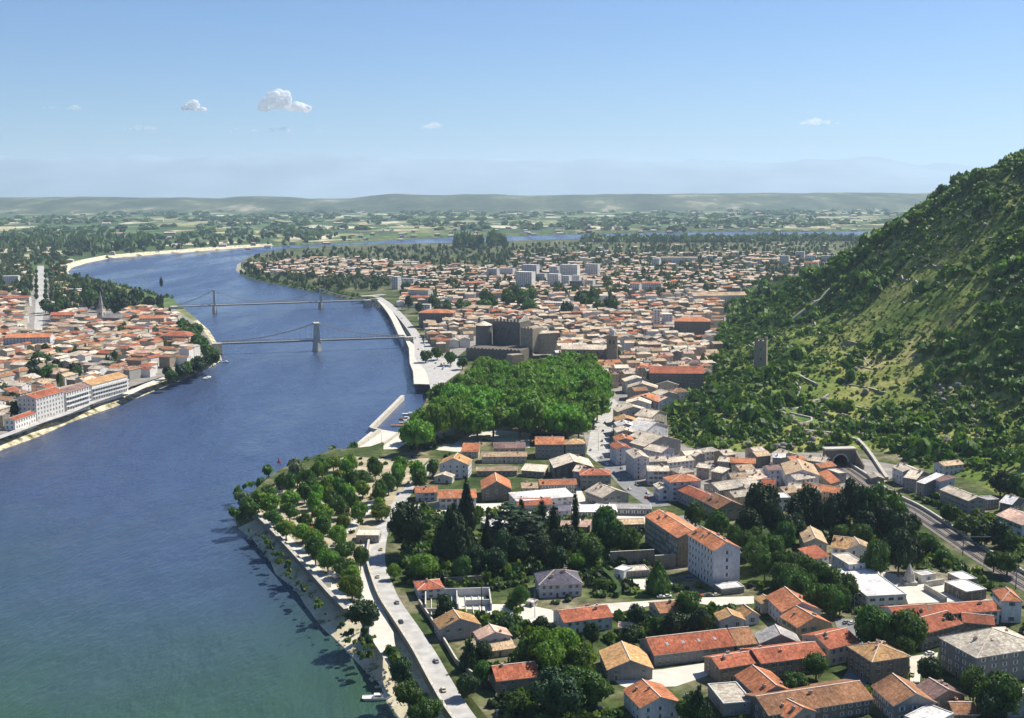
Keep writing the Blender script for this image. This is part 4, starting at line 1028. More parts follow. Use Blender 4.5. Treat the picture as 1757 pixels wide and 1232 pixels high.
def portal():
    c = P(*Z(5,(388,342)), GZ); d = Vector((rp_[3].x-rp_[0].x, rp_[3].y-rp_[0].y)).normalized()
    rz = math.atan2(d.y, d.x)+math.pi/2     # local -y looks along the track
    root = empty('tunnel_portal', c, rz, 'dark stone railway tunnel mouth with a round arch in the hill foot', 'tunnel portal')
    rad, spr, wd, ht, th = 3.7, 2.6, 8.0, 8.8, 1.6
    prof = [(-rad,0)]+[(-rad*math.cos(math.pi*i/14), spr+rad*math.sin(math.pi*i/14)) for i in range(15)]+[(rad,0)]
    mb = MB()
    for (xa,za),(xb,zb) in zip(prof[:-1], prof[1:]):
        if abs(xa-xb) < 1e-6: continue
        mb.poly([(xa,-th,za),(xb,-th,zb),(xb,-th,ht),(xa,-th,ht)])
        mb.poly([(xa,-th,za),(xa,14,za),(xb,14,zb),(xb,-th,zb)])
    mb.poly([(-rad,-th,0),(-rad,14,0),(-rad,14,spr),(-rad,-th,spr)]); mb.poly([(rad,-th,0),(rad,-th,spr),(rad,14,spr),(rad,14,0)])
    mb.box(-wd,-rad,-th,3,-1,ht); mb.box(rad,wd,-th,3,-1,ht)
    mb.poly([(-rad,-th,ht),(rad,-th,ht),(rad,3,ht),(-rad,3,ht)])
    mb.obj('portal_wall', M_DARKW, root)
    mb = MB(); mb.box(-wd-.4,wd+.4,-th-.3,3.2,ht+.003,ht+.8); mb.obj('coping', M_STONEP, root)
    mb = MB()
    for i in range(14):
        a0, a1 = math.pi*i/14, math.pi*(i+1)/14
        q = [(-r_*math.cos(a), spr+r_*math.sin(a)) for r_, a in ((rad-.05,a0),(rad-.05,a1),(rad+.75,a1),(rad+.75,a0))]
        mb.hull([(x,-th-.2,z) for x,z in q][::-1], [(x,-th+.05,z) for x,z in q][::-1])
    mb.obj('arch_ring', M_STONEP, root)
    mb = MB(); mb.poly([(-rad,13,0),(rad,13,0),(rad,13,9),(-rad,13,9)]); mb.obj('tunnel_dark_sheet', M_GLASS, root)  # dark sheet across the bore stands in for the tunnel's inner shade
    for s, lb_ in ((-1,''),(1,'')):
        m2 = MB(); m2.hull([(s*wd,-th,-1),(s*(wd+1),-th,-1),(s*(wd+2),-9,-1),(s*(wd+1.2),-9,-1)][::s], [(s*wd,-th,ht-1),(s*(wd+1),-th,ht-1),(s*(wd+2),-9,2.5),(s*(wd+1.2),-9,2.5)][::s]); m2.obj('wing_wall', M_STONE, root)
    USED.append((c.x, c.y, 14, 24, 16, rz))
portal()

# -- walls and paths on the hill
def hill_wall(f, l, h, th, label, mat=None, path=None):
    pts = []
    q = [PH(*Z(f, a)) for a in l]
    for a, b in zip(q[:-1], q[1:]):
        n = max(1, int((b-a).length/6))
        for k in range(n): c = a.lerp(b, k/n); c.z = max(float(hill_z(c.x, c.y)[0]), GZ); pts.append(c)
    pts.append(q[-1])
    wall_along('hillside_wall', pts, h, th, mat or M_STONEP, label, 'wall', 'stone walls on the hillside', sink=3)
    return pts
hill_wall(12, [(250,920),(200,942),(118,970)], 1.1,1.3, 'upper leg of the zigzag path wall on the hill')
hill_wall(12, [(112,985),(190,1003),(190,1015),(125,1038)], 1.1,1.3, 'middle bend of the zigzag path wall on the hill')
hill_wall(12, [(125,1040),(200,1052),(290,1060),(350,1080)], 1.2, 1.6, 'long low leg of the path wall above the tunnel')
hill_wall(12, [(352,1080),(385,1115),(410,1150),(455,1218)], 1.5, 1.6, 'straight ramp wall dropping past the tunnel to the railway')
hill_wall(12, [(122,660),(160,630),(205,598),(262,548)], 2.4, 1.2, 'grey rampart wall climbing the slope behind the watchtower')
hill_wall(12, [(300,500),(360,505),(430,525)], 2.0, 1.0, 'short pale wall high on the middle slope', mat=M_STONE)
hill_wall(12, [(585,466),(640,470),(695,468)], 1.6, .9, 'short terrace wall high on the right slope', mat=M_STONE)
hill_wall(12, [(500,508),(535,518),(565,532)], 1.5, .9, 'upper of two small terrace walls in mid slope', mat=M_STONE)
hill_wall(12, [(470,542),(510,548),(555,562)], 1.5, .9, 'lower of two small terrace walls in mid slope', mat=M_STONE)
hill_wall(12, [(300,735),(350,742),(400,745)], 1.5, .9, 'terrace wall on the yellow-green slope right of the watchtower', mat=M_STONE)
hill_wall(12, [(130,850),(165,865),(205,885)], 1.5, .9, 'terrace wall on the lower slope below the watchtower', mat=M_STONE)
hill_wall(12, [(140,930),(150,900),(135,880)], 1.3, .9, 'small steep wall left of the zigzag path', mat=M_STONE)

_rt = random.Random(31)
for k in range(26):
    x = _rt.uniform(190,340); y = _rt.uniform(700,1040); pts = []; dr = _rt.choice([-1,1])
    for i in range(_rt.randint(5,10)):
        z0, zx, zy = [float(v) for v in hill_base([x,x+4,x],[y,y,y+4])]; g_ = Vector((zx-z0, zy-z0)); 
        if g_.length < 1e-4: break
        g_.normalize(); pts.append(Vector((x, y, float(hill_z(x,y)[0])))); x += -g_.y*5*dr; y += g_.x*5*dr
    px, py = proj(*pts[0])
    if len(pts) > 3 and pts[0].z > 14 and 1300 < px < 1640 and 440 < py < 700:
        wall_along('terrace_wall', pts, .7, .8, M_STONE, 'low dry-stone terrace wall on the sunny %s middle slope' % ('upper' if py < 560 else 'lower'), 'wall', 'terrace walls on the %s middle slope' % ('upper' if py < 560 else 'lower'), sink=3)
# -- riverfront blocks across the water
def riverfront(A, B, Cc, H, rm, label, floors, balc, roof='g'):
    ctr, u, v, la, w = corners(23, A, B, Cc, H, GZ, .4)
    rz = math.atan2(u.y, u.x); n = Vector((math.sin(rz), -math.cos(rz)))
    if n.x < 0: rz += math.pi
    r = building('riverfront_block', label, 'apartment block', ctr.x, ctr.y, rz, la, w, H, roof, rm, 'white', over=.4, floors=floors, chims=2, allwin=True, win=(1.0,2.1) if balc else (1.0,1.5), gap=2.9, shut=-1 if balc else 0, group='apartment blocks on the far riverfront')
    if balc:
        for f in range(1, floors):
            mb = MB(); z = H/floors*f; mb.box(-la/2+.3, la/2-.3, -w/2-1.4, -w/2-.003, z-.15, z); mb.box(-la/2+.3, la/2-.3, -w/2-1.4, -w/2-1.28, z+.002, z+1.0); mb.obj('balcony', WM['white'], r)
riverfront((618,622),(345,697),(290,652),14,'red','tall white riverfront block with shutters and a red roof',5,False)
riverfront((862,572),(635,640),(585,602),12.5,'mauve','middle white riverfront block with deep balconies',4,True)
riverfront((1232,478),(882,568),(850,520),11,'ochre','longest white riverfront block with three balcony bands',4,True)
riverfront((352,832),(145,905),(128,868),6,'red','low white riverfront house with a red roof',2,False)

# -- small individual things
p = P(*Z(6,(905,178)), GZ); r = empty('spire_monument', p, 0, 'pale conical stone spire monument behind the flat school', 'monument')
mb = MB(); mb.box(-2.4,2.4,-2.4,2.4,-.5,1.2); mb.obj('base', M_STONEP, r); mb = MB(); mb.cyl(0,0,1.2,4,2.1,1.7,8); mb.cyl(0,0,4.003,7.6,1.7,.12,8); mb.obj('spire', M_STONEP, r)
p = P(*Z(2,(690,412)), GZ); r = empty('telegraph_pole', p, 0, 'tall brown timber pole with a crossbar above the gardens', 'pole')
mb = MB(); mb.tube((0,0,-.5),(0,0,16.5),.24,.16); mb.obj('post', M_DOOR, r); mb = MB(); mb.tube((-6,1,15.6),(.5,0,15.8),.1); mb.tube((-2.5,.4,15.6),(0,0,12.5),.07); mb.obj('crossbar', M_DOOR, r)
p = P(*Z(2,(560,300)), GZ); r = empty('unfinished_walls', p, R(4), 'unfinished grey concrete walls of a building site among gardens', 'building site')
mb = MB()
for b in ((-13,10,8,8.4,0,3),(-13,-12.6,-7,7.99,0,3),(9.6,10,-7,7.99,0,2.6),(-2,-1.6,-6,7.99,0,2.4),(-12.5,-3,-7,-6.6,0,1.4),(1,9.5,-2,-1.6,0,2.2)): mb.box(*b)
mb.obj('wall', M_CONC, r)
mb = MB()
for i in range(9): mb.box(-11+i*2.4,-10.7+i*2.4,-10,7.9,.1,.4)
mb.obj('beams', M_CONC, r); USED.append((p.x, p.y, 12, 26, 18, 0))
# ============================================================ GENERATED DISTRICTS
def inpoly(x, y, poly):
    c = False; n = len(poly); j = n-1
    for i in range(n):
        xi, yi = poly[i]; xj, yj = poly[j]
        if (yi > y) != (yj > y) and x < (xj-xi)*(y-yi)/(yj-yi)+xi: c = not c
        j = i
    return c
OCC = {}
def occ_mark(u):
    x, y, r, L, W_, rz = u
    n = int(max(L, W_)/2)+3; c, s = math.cos(rz), math.sin(rz)
    for i in range(-n, n+1):
        for j in range(-n, n+1):
            a, b = i*1.6, j*1.6
            if abs(a) <= L/2+1.2 and abs(b) <= W_/2+1.2:
                OCC[(int((x+a*c-b*s)//2), int((y+a*s+b*c)//2))] = 1
def occ_line(pts, w):
    for a, b in zip(pts[:-1], pts[1:]):
        n = max(1, int((b-a).length/1.5)); d = (b-a).normalized()
        for k in range(n+1):
            c = a.lerp(b, k/n)
            m = int(w/2/1.5)+1
            for i in range(-m, m+1):
                OCC[(int((c.x-d.y*i*1.5)//2), int((c.y+d.x*i*1.5)//2))] = 2
def occ_free(x, y, r):
    k = max(1, int(math.ceil(r/2))); X, Y = int(x//2), int(y//2)
    for i in range(-k, k+1):
        for j in range(-k, k+1):
            if (X+i, Y+j) in OCC: return False
    return True
for u in USED: occ_mark(u)
occ_line(riv, 11)
for f, l, w in ((13,[(140,385),(230,455),(330,555),(430,665),(535,785)],6),(7,[(180,590),(185,420),(220,280),(250,180),(230,130)],30),(7,[(250,600),(330,700),(420,800),(520,880),(640,960)],11),
    (3,[(700,640),(860,760),(1030,830),(1230,920),(1450,1050),(1640,1200)],9),(9,[(930,555),(1070,665),(1175,800),(1195,870),(1200,930),(1260,1000),(1300,1130)],14),
    (22,[(505,190),(508,300),(510,450),(495,620),(485,800),(470,1050)],20),(23,[(-100,1100),(80,1035),(640,835),(1230,615)],12),(24,[(100,1100),(480,940),(880,785),(940,735)],12),
    (4,[(-380,385),(100,285),(500,250),(900,222),(1290,225)],9),(4,[(250,820),(900,760)],16),(6,[(430,440),(470,560),(560,760),(500,900)],8),(6,[(1000,740),(950,900)],12),(6,[(600,100),(1000,200),(1400,290)],12)):
    occ_line(pts_of(f, l), w)
occ_line(rp_, 15)
PARK = [(712,752),(722,712),(745,690),(790,650),(830,618),(868,606),(925,606),(1000,606),(1030,640),(1032,700),(1012,742),(900,742),(840,742),(760,768)]

# street row of narrow gabled houses, one behind the other
ROW = [(385,62,568,58,'cream'),(400,105,620,110,'cream'),(405,185,615,205,'orange'),(390,218,575,222,'cream'),(330,280,560,272,'cream'),(320,348,480,345,'ochre'),(328,384,460,382,'white'),
       (325,428,450,426,'cream'),(318,490,460,488,'orange'),(318,548,440,542,'red'),
       (605,82,775,85,'cream'),(632,162,770,152,'cream'),(620,208,765,192,'pink'),(570,322,690,287,'cream'),(525,388,670,352,'cream'),(515,432,700,377,'white'),(520,478,665,452,'cream'),(522,528,790,482,'cream'),(640,572,745,547,'cream')]
RW_W = ['nearest the wooded hill','opposite the plane trees','beside the curving main street','at the narrow back lane']
for i, (xa, ya, xb, yb, rm) in enumerate(ROW):
    H = 8.5 if i < 10 else 8; a = P(*Z(7,(xa,ya)), GZ+H); b = P(*Z(7,(xb,yb)), GZ+H)
    w = (b-a).length-.8; m = (a+b)/2; d = (b-a).normalized(); v = Vector((-d.y, d.x, 0))
    dep = 11.5; ctr = m+v*dep/2; rz = math.atan2(d.y, d.x)+math.pi/2
    col = i < 10; seq = ['farthest','second farthest','orange-topped third','fourth','middle','sixth','whitest seventh','eighth','ninth','nearest'] if col else ['farthest','second','pink-topped third','fourth','middle','white-topped sixth','seventh','widest eighth','nearest']
    k = i if col else i-10
    building('row_house', '%s gabled house with %s roof in the %s' % (seq[k], RNAME[rm].replace(' tiled',''), 'street row beside the plane trees' if col else 'back row under the dark rocks'), 'house',
             ctr.x, ctr.y, rz, dep, w, H, 'g', rm, ['lav','cream','grey'][i%3], rise=w*.15, group='gabled row houses along the main street', chims=2, doors=False)
    occ_mark(USED[-1])

PAL_OLD = ['cream']*9+['tan']*6+['pink']*2+['orange']*1+['red']*1+['brown']*3+['lichen']*3+['white','ochre','brown','mauve']
PAL_TAIN = ['red']*4+['orange']*2+['brown']*5+['cream']*6+['tan']*5+['pink']*2+['lichen','grey']
PAL_FAR = ['cream']*5+['pink']*4+['orange']*1+['tan']*6+['white']*2+['brown']*3+['lichen']*2
WALLS = ['cream']*5+['white']*3+['grey']*3+['stone']*3+['pink','ochre','lav']
def candidates(poly, step, orient, seed, hr, wr, palette, jit=.22, skip=.06):
    rs = random.Random(seed); pts = [P(a, b, GZ+8) for a, b in poly]
    x0, x1 = min(p.x for p in pts), max(p.x for p in pts); y0, y1 = min(p.y for p in pts), max(p.y for p in pts)
    out = []; c, s = math.cos(orient), math.sin(orient); cx, cy = (x0+x1)/2, (y0+y1)/2; n = int(max(x1-x0, y1-y0)/min(step)/1.3)+2
    for i in range(-n, n+1):
        for j in range(-n, n+1):
            a = (i+rs.uniform(-jit, jit)+(.5 if j % 2 else 0))*step[0]; b = (j+rs.uniform(-jit, jit))*step[1]
            x = cx+a*c-b*s; y = cy+a*s+b*c
            if y < 300 or rs.random() < skip: continue
            px, py = proj(x, y, GZ+8)
            if not inpoly(px, py, poly): continue
            L = rs.uniform(*wr); W_ = rs.uniform(7, 10.5)
            rz = orient+(math.pi/2 if rs.random() < .38 else 0)+rs.uniform(-.12, .12)
            H = rs.uniform(*hr)
            if not occ_free(x, y, min(L, W_)*.42): continue
            fl = .18*math.hypot(x, y)/1000
            occ_mark((x, y, 0, L*.55, W_*.55, rz))
            out.append(dict(x=x, y=y, rz=rz, L=L, W=W_, H=H, rm=rs.choice(palette), wm=rs.choice(WALLS), rf='g' if rs.random() < .8 else 'h', px=px, py=py))
    return out
OLD = candidates([(735,548),(765,522),(840,512),(1000,520),(1235,508),(1235,560),(1228,600),(1208,648),(1150,692),(1075,690),(1035,655),(1020,628),(955,602),(905,560),(815,545),(800,590),(745,600)], (10,12), R(9), 3, (6.5,11), (7.5,13), PAL_OLD)
TAIN = candidates([(-30,740),(20,700),(150,655),(215,640),(270,640),(330,600),(340,585),(300,535),(235,520),(190,545),(80,520),(20,505),(-30,500)], (12,12), R(-17), 5, (6,10), (9,16), PAL_TAIN, skip=.1)
QUARTER = candidates([(1060,760),(1130,738),(1200,760),(1300,766),(1400,766),(1425,785),(1450,830),(1400,845),(1290,840),(1220,850),(1150,830),(1080,800)], (9.2,9), R(20), 9, (4.5,7.5), (6.5,10), ['cream','tan','pink','lichen','orange','cream'], skip=.03)

def where_old(c):
    x, y = c['px'], c['py']
    if y < 535: a = 'by the far tree belt'
    elif x < 800: a = 'between the quay and the castle'
    elif x < 900: a = 'behind the castle keep'
    elif x < 960: a = 'right behind the castle annex'
    elif x < 1045: a = 'behind the church nave'
    elif x < 1110: a = 'beside the square bell tower'
    elif x < 1170: a = 'between bell tower and hill'
    else: a = 'at the green hill foot'
    return a, ('nearest the camera' if y > 640 else 'in the nearer blocks' if y > 600 else 'in the middle blocks' if y > 565 else 'in the far blocks')
def where_tain(c):
    x, y = c['px'], c['py']
    a = 'across the river '
    if y > 640: a += 'behind the riverfront'
    elif x > 250: a += 'near the river point'
    elif x > 190: a += 'right of the pointed steeple'
    elif x > 110: a += 'below the pointed steeple'
    elif x > 60: a += 'beside the wide boulevard'
    else: a += 'at the left edge'
    return a, ('nearest the camera' if y > 640 else 'in the nearer streets' if y > 600 else 'in the middle streets' if y > 565 else 'in the far streets')
M_FARWALL = WM['cream']
def gen_house(c, kind):
    a, b = (where_old if kind == 'old' else where_tain)(c)
    size = 'wide' if c['L'] > 12 else 'narrow' if c['L'] < 9.5 else 'mid-sized'
    hh = 'tall' if c['H'] > 7.8 else 'low' if c['H'] < 5.8 else ''
    wn_ = WNAME[c['wm']].replace(' rendered','').replace('dark ','')
    rn = {'orange':'orange','red':'red','brown':'brown','tan':'tan','cream':'cream','mauve':'mauve','slate':'slate','grey':'grey','white':'white','pink':'pink','lichen':'grey-tan','ochre':'ochre'}[c['rm']]
    if c['rf'] == 'h': rn += ' hipped'
    lab = ' '.join(w for w in [hh, size, rn, 'roof', wn_, 'house', a] if w)
    if kind == 'old' or True: lab2 = lab
    o = building('house', lab2, 'house', c['x'], c['y'], c['rz'], c['L'], c['W'], c['H'], c['rf'], c['rm'], c['wm'], group='tiled houses of the '+('old town' if kind == 'old' else 'town across the river'),
                 detail=2 if math.hypot(c['x'], c['y']) < 900 else 1, chims=rnd.choice([0,1,1,2]), doors=False, shut=-1, over=.4)
    c['lab'] = lab2; o['_b'] = b; return o
def far_blockmesh(cs, name, label, cat):
    """many small far houses as one mesh: walls and tiled roofs"""
    mb = MB(); mats = [WM['cream'], WM['white'], WM['stone']]+[RM[k] for k in ('cream','tan','pink','orange','red','lichen','brown')]
    ri = {'cream':3,'tan':4,'pink':5,'orange':6,'red':7,'lichen':8,'white':3,'ochre':4,'brown':9,'mauve':9,'grey':8,'slate':8}
    for c in cs:
        co, si = math.cos(c['rz']), math.sin(c['rz']); L, W_, H = c['L']/2, c['W']/2, c['H']
        T_ = lambda a, b, z: (c['x']+a*co-b*si, c['y']+a*si+b*co, GZ+z)
        wi = {'white':1,'lav':1,'stone':2,'grey':2,'dark':2}.get(c['wm'], 0); r_ = c['W']*.17; m = ri[c['rm']]
        k = [(-L,-W_),(L,-W_),(L,W_),(-L,W_)]
        for i in range(4): p, q = k[i], k[(i+1)%4]; mb.poly([T_(*p,0),T_(*q,0),T_(*q,H),T_(*p,H)], wi)
        e = .4; hx = L if c['rf'] == 'g' else max(.3, L-W_)
        A_ = [T_(-L-e,-W_-e,H),T_(L+e,-W_-e,H),T_(L+e,W_+e,H),T_(-L-e,W_+e,H)]; a = T_(-hx-(e if hx == L else 0),0,H+r_); b = T_(hx+(e if hx == L else 0),0,H+r_)
        g = wi if hx == L else m
        mb.poly([A_[0],A_[1],b,a],m); mb.poly([A_[1],A_[2],b],g); mb.poly([A_[2],A_[3],a,b],m); mb.poly([A_[3],A_[0],a],g); mb.poly(A_[::-1], wi)
    o = mb.obj(name, mats); return props(o, label, cat, kind='stuff')
OLD.sort(key=lambda c: math.hypot(c['x'], c['y'])); TAIN.sort(key=lambda c: math.hypot(c['x'], c['y']))
N_OLD, N_TAIN = 92, 50
labels_seen = {}
gen_objs = []
QUARTER.sort(key=lambda c: math.hypot(c['x'], c['y']))
for c in QUARTER[:26]:
    c2 = dict(c); gen_objs.append((gen_house(c, 'old'), c, 'q'))
for c in OLD[:N_OLD]: gen_objs.append((gen_house(c, 'old'), c, 'old'))
for c in TAIN[:N_TAIN]: gen_objs.append((gen_house(c, 'tain'), c, 'tain'))
for o, c, k in gen_objs:
    b = o['_b']; del o['_b']; l = o['label']
    if k == 'q': l = l.rsplit(' house ', 1)[0]+' house '+('under the rocks near the tunnel' if c['px'] > 1300 else 'in the lanes above the barrack block'); b = ''; o['label'] = l
    labels_seen.setdefault(l, []).append((o, c, b))
for l, lst in labels_seen.items():
    if len(lst) > 1:
        lst.sort(key=lambda t_: t_[1]['px'])
        words = {2:['left','right'],3:['left','middle','right'],4:['far left','inner left','inner right','far right'],5:['far left','inner left','middle','inner right','far right']}.get(len(lst))
        for i, (o, c, b) in enumerate(lst):
            pos = words[i] if words else str(i); o['label'] = (pos+'most ' if len(lst) < 4 and pos != 'middle' else pos+' ')+l
            o['label'] = ' '.join(o['label'].split()[:16])
far_blockmesh(OLD[N_OLD:]+TAIN[N_TAIN:]+QUARTER[26:], 'distant_houses', 'dense carpet of small tiled houses in the farther parts of both towns', 'houses')

# suburbs on the near bank up to the river bend, and beyond
SUB = []
for poly, st, sd, pal, sk in (([(680,520),(700,480),(640,470),(560,470),(440,462),(430,450),(520,440),(640,440),(760,452),(900,455),(1100,455),(1300,462),(1380,470),(1300,480),(1240,500),(1000,510),(830,500),(760,515)], (15,19), 21, PAL_FAR, .12),
        ([(880,455),(880,435),(1000,430),(1100,432),(1250,428),(1450,432),(1480,440),(1400,462),(1100,456)], (25,34), 22, PAL_FAR, .25),
        ([(860,436),(900,420),(1100,418),(1450,416),(1520,420),(1450,436)], (80,120), 23, ['cream','white','tan'], .35),
        ([(0,500),(0,455),(110,452),(110,478),(180,500),(220,515),(80,520)], (24,30), 24, PAL_FAR, .2),
        ([(0,452),(100,445),(250,436),(450,422),(600,416),(800,404),(1100,398),(1500,394),(1500,372),(900,375),(400,395),(0,420)], (100,170), 25, ['cream','white','tan','pink'], .35),
        ([(0,420),(400,395),(900,375),(1560,372),(1580,345),(900,348),(0,352)], (380,520), 26, ['cream','white','tan'], .3)):
    cs = candidates(poly, st, R(11), sd, (4,8), (9,16), pal, jit=.45, skip=sk)
    if sd in (25,): 
        for c in cs: c['L'] *= 1.4; c['W'] *= 1.3
    if sd == 26:
        for c in cs: c['L'] *= 3.0; c['W'] *= 2.0; c['H'] *= 1.3
    SUB += cs
far_blockmesh(SUB, 'suburban_houses', 'scattered pale suburban houses stretching to the horizon', 'houses')

# individual big blocks in the distance, each by its left, right and top edge in the photograph
def hx(f, x0, x1, yt, H, dep, roof, rm, wm, where, look, rot=-24, **kw):
    H *= 1.1; dep *= .9
    a = Z(f, (x0, yt)); b = Z(f, (x1, yt)); m = P((a[0]+b[0])/2, a[1], GZ+H); wdt = (b[0]-a[0])*m.y/FPX
    c, s = math.cos(R(rot)), abs(math.sin(R(rot))); L = max(6, (wdt-dep*s)/c)
    rz = R(rot); ctr = m+Vector((-math.sin(rz), math.cos(rz), 0))*dep/2
    lb_ = '%s with %s roof %s' % (look, RNAME[rm].replace(' tiled','')+(' flat' if roof == 'f' else ''), where)
    if len(lb_.split()) > 16: lb_ = look+' '+where
    return building('apartment_block', lb_, 'apartment block', ctr.x, ctr.y, rz, L, dep, H, roof, rm, wm, over=.1 if roof == 'f' else .5,
             group='large pale blocks in the distant town', chims=0, shut=-1, doors=False, gap=2.8, win=(1.5,1.5), allwin=True, detail=2 if kw.get('w', 1) else 1)
hx(27,40,110,285,17,12,'f','white','white','at the left behind the quay road','tall white slab'); hx(27,112,230,300,13,12,'f','grey','lav','right of the tall slab behind the quay road','shaded pale slab')
hx(27,160,345,385,13,14,'g','ochre','white','at the foot of the road bridge approach','white-ended block')
hx(27,192,345,440,7,12,'g','orange','cream','directly below the white-ended block','low orange-topped block',rot=-5); hx(27,272,345,495,9,8,'f','white','white','among dark trees near the quay road','small cube-like block',rot=-10)
hx(27,760,855,225,15,12,'f','cream','lav','left of the tallest white tower','wide pale block'); hx(27,850,975,222,14,12,'f','grey','lav','just touching the tallest tower on its left','shaded block')
hx(27,972,1122,250,25,16,'f','white','white','in the centre of the distant town','tallest white tower block'); hx(27,1020,1155,195,22,14,'f','white','lav','behind the tallest white tower','large rear tower block')
hx(27,1228,1310,208,20,13,'f','white','lav','right of the rear tower block','pale tower block'); hx(27,1312,1462,195,23,14,'f','white','white','in the rear white group','broad bright tower block')
hx(27,1500,1615,190,21,14,'f','cream','lav','at the right end of the rear white group','pale tower block'); hx(27,1125,1215,262,15,12,'f','white','white','right of the tallest white tower','squat white block')
hx(27,1215,1320,265,20,13,'f','white','white','in front of the broad bright tower','stepped white block'); hx(27,1320,1400,278,18,12,'f','white','white','joined right of the stepped white block','white block'); hx(27,1400,1475,275,16,11,'f','white','white','second right of the stepped white block','white block')
hx(27,1383,1500,318,13,12,'f','slate','dark','in front of the white towers','dark shaded block'); hx(27,1500,1580,312,12,12,'f','white','white','next to the dark shaded block','white block'); hx(27,1190,1278,325,8,10,'f','white','lav','beside the grove below the white towers','low white block')
hx(27,1185,1425,482,10,16,'f','white','white','between the two dark groves','long modern white block',rot=-12); hx(27,600,760,330,9,12,'g','red','cream','left of the dark groves','long red-topped block',rot=20)
hx(27,880,1040,548,8,12,'f','white','cream','behind the castle at the grove edge','flat white-topped block',rot=-5); hx(27,1040,1180,545,9,14,'h','ochre','white','left of the long modern white block','hipped yellow-topped block',rot=-8)
hx(27,250,520,558,14,20,'h','orange','dark','next to the quay road bend','massive orange-hipped block',rot=-5); hx(27,570,800,520,11,16,'g','tan','dark','behind the castle near the grove','dark gabled block',rot=-20)
hx(28,250,320,192,14,12,'f','white','white','at the left of the far pale row','white block'); hx(28,325,600,185,12,12,'g','tan','white','in the far pale row','long tan-topped block',rot=-10)
hx(28,1215,1295,172,17,13,'f','white','white','near the dark hill shoulder','white block'); hx(28,1335,1410,140,16,13,'f','white','lav','highest of the group near the hill shoulder','pale block'); hx(28,1415,1500,170,14,12,'f','white','white','second from the hill shoulder','white block')
hx(28,1535,1650,172,14,12,'f','white','lav','closest to the wooded hill shoulder','pale block'); hx(28,1400,1510,222,9,12,'g','red','white','just left of the hill shoulder trees','low red-topped block'); hx(28,1010,1205,195,10,12,'g','tan','white','left of the group near the hill shoulder','long low block',rot=-8)
hx(28,80,172,382,14,12,'g','orange','white','at the tree grove edge','orange-topped block'); hx(28,175,335,378,13,13,'g','orange','lav','right of the grove-edge orange-topped block','long orange-topped block',rot=-15)
hx(28,560,985,470,10,22,'g','tan','white','before the shadowed hill foot','very long hall-like block',rot=8); hx(28,330,415,612,17,12,'f','white','lav','beside the thin white stair tower','white cube block',rot=-5)
hx(28,268,322,582,21,7,'f','grey','white','left of the white cube block','thin white stair tower block',rot=-5); hx(28,425,705,665,17,22,'h','orange','dark','under the green hill at the town edge','huge orange-hipped block',rot=-6)
hx(28,640,760,535,10,12,'g','orange','cream','below the very long hall-like block','small orange-topped block',rot=-10)
hx(11,400,735,915,14,22,'g','red','dark','against the hill foot above the row houses','huge dark-walled red-topped block',rot=-4)
hx(22,30,225,318,14,14,'f','white','white','at the left edge beyond the boulevard','white flat block',rot=10); hx(22,40,360,590,10,14,'g','red','white','at the left edge beside the boulevard','long white-walled block',rot=10)
hx(22,850,1020,480,9,12,'f','white','white','in front of the river bend trees','bright white block',rot=10); hx(22,620,925,800,10,15,'g','red','cream','left of the steeple by the grove','long red-topped block',rot=8)
hx(22,60,625,1080,12,18,'g','orange','lav','at the left edge of the old riverside quarter','very long orange-topped block',rot=8)
hx(24,210,460,370,12,16,'g','orange','cream','near the river point across the water','big orange-topped block',rot=8); hx(24,400,720,540,11,22,'h','red','cream','behind the river point trees','broad red-hipped block',rot=-10)
for u in USED[-60:]: occ_mark(u)
# ============================================================ VEGETATION
def leafmat(name, lo, mid, hi, trans=.25, sc_=.25):
    t = NT('leaves_'+name); v = t.coord('Object'); ge = t.new('ShaderNodeNewGeometry')
    oi = t.new('ShaderNodeObjectInfo')
    wn1 = t.new('ShaderNodeTexNoise'); wn1.inputs['Scale'].default_value = sc_; wn1.inputs['Detail'].default_value = 4
    t.link(ge.outputs['Position'], wn1.inputs['Vector'])
    n2 = t.new('ShaderNodeTexNoise'); n2.inputs['Scale'].default_value = 1.7; n2.inputs['Detail'].default_value = 3; t.link(ge.outputs['Position'], n2.inputs['Vector'])
    f = t.math('ADD', t.math('MULTIPLY', wn1.outputs['Fac'], .6), t.math('MULTIPLY', n2.outputs['Fac'], .4))
    c = t.ramp(f, [(.34, lo), (.5, mid), (.64, hi)])
    h = t.new('ShaderNodeHueSaturation'); t.link(c, h.inputs['Color'])
    t.link(t.math('MULTIPLY_ADD', oi.outputs['Random'], .5, .75), h.inputs['Value'])
    t.link(t.math('MULTIPLY_ADD', oi.outputs['Random'], .03, .485), h.inputs['Hue'])
    t.col(h.outputs[0]); t.rough(.6, .25)
    tr = t.new('ShaderNodeBsdfTranslucent'); ms = t.new('ShaderNodeMixShader'); ms.inputs[0].default_value = trans
    t.link(t.mix(1.0, h.outputs[0], (1.5,1.6,.6), 'MULTIPLY'), tr.inputs[0]); t.link(t.b.outputs[0], ms.inputs[1]); t.link(tr.outputs[0], ms.inputs[2])
    t.link(ms.outputs[0], t.out.inputs['Surface']); return t.m
LM = dict(plane=leafmat('plane', (.045,.11,.012), (.10,.21,.022), (.17,.30,.045), .3, .12),
          broad=leafmat('broad', (.025,.06,.012), (.05,.11,.02), (.095,.17,.035)),
          bright=leafmat('bright', (.05,.10,.012), (.10,.18,.02), (.19,.26,.04), .35),
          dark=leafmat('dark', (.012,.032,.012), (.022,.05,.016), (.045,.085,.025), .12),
          cypress=leafmat('cypress', (.009,.024,.011), (.016,.038,.014), (.03,.058,.02), .08),
          olive=leafmat('olive', (.06,.09,.05), (.12,.15,.09), (.19,.22,.14), .2))
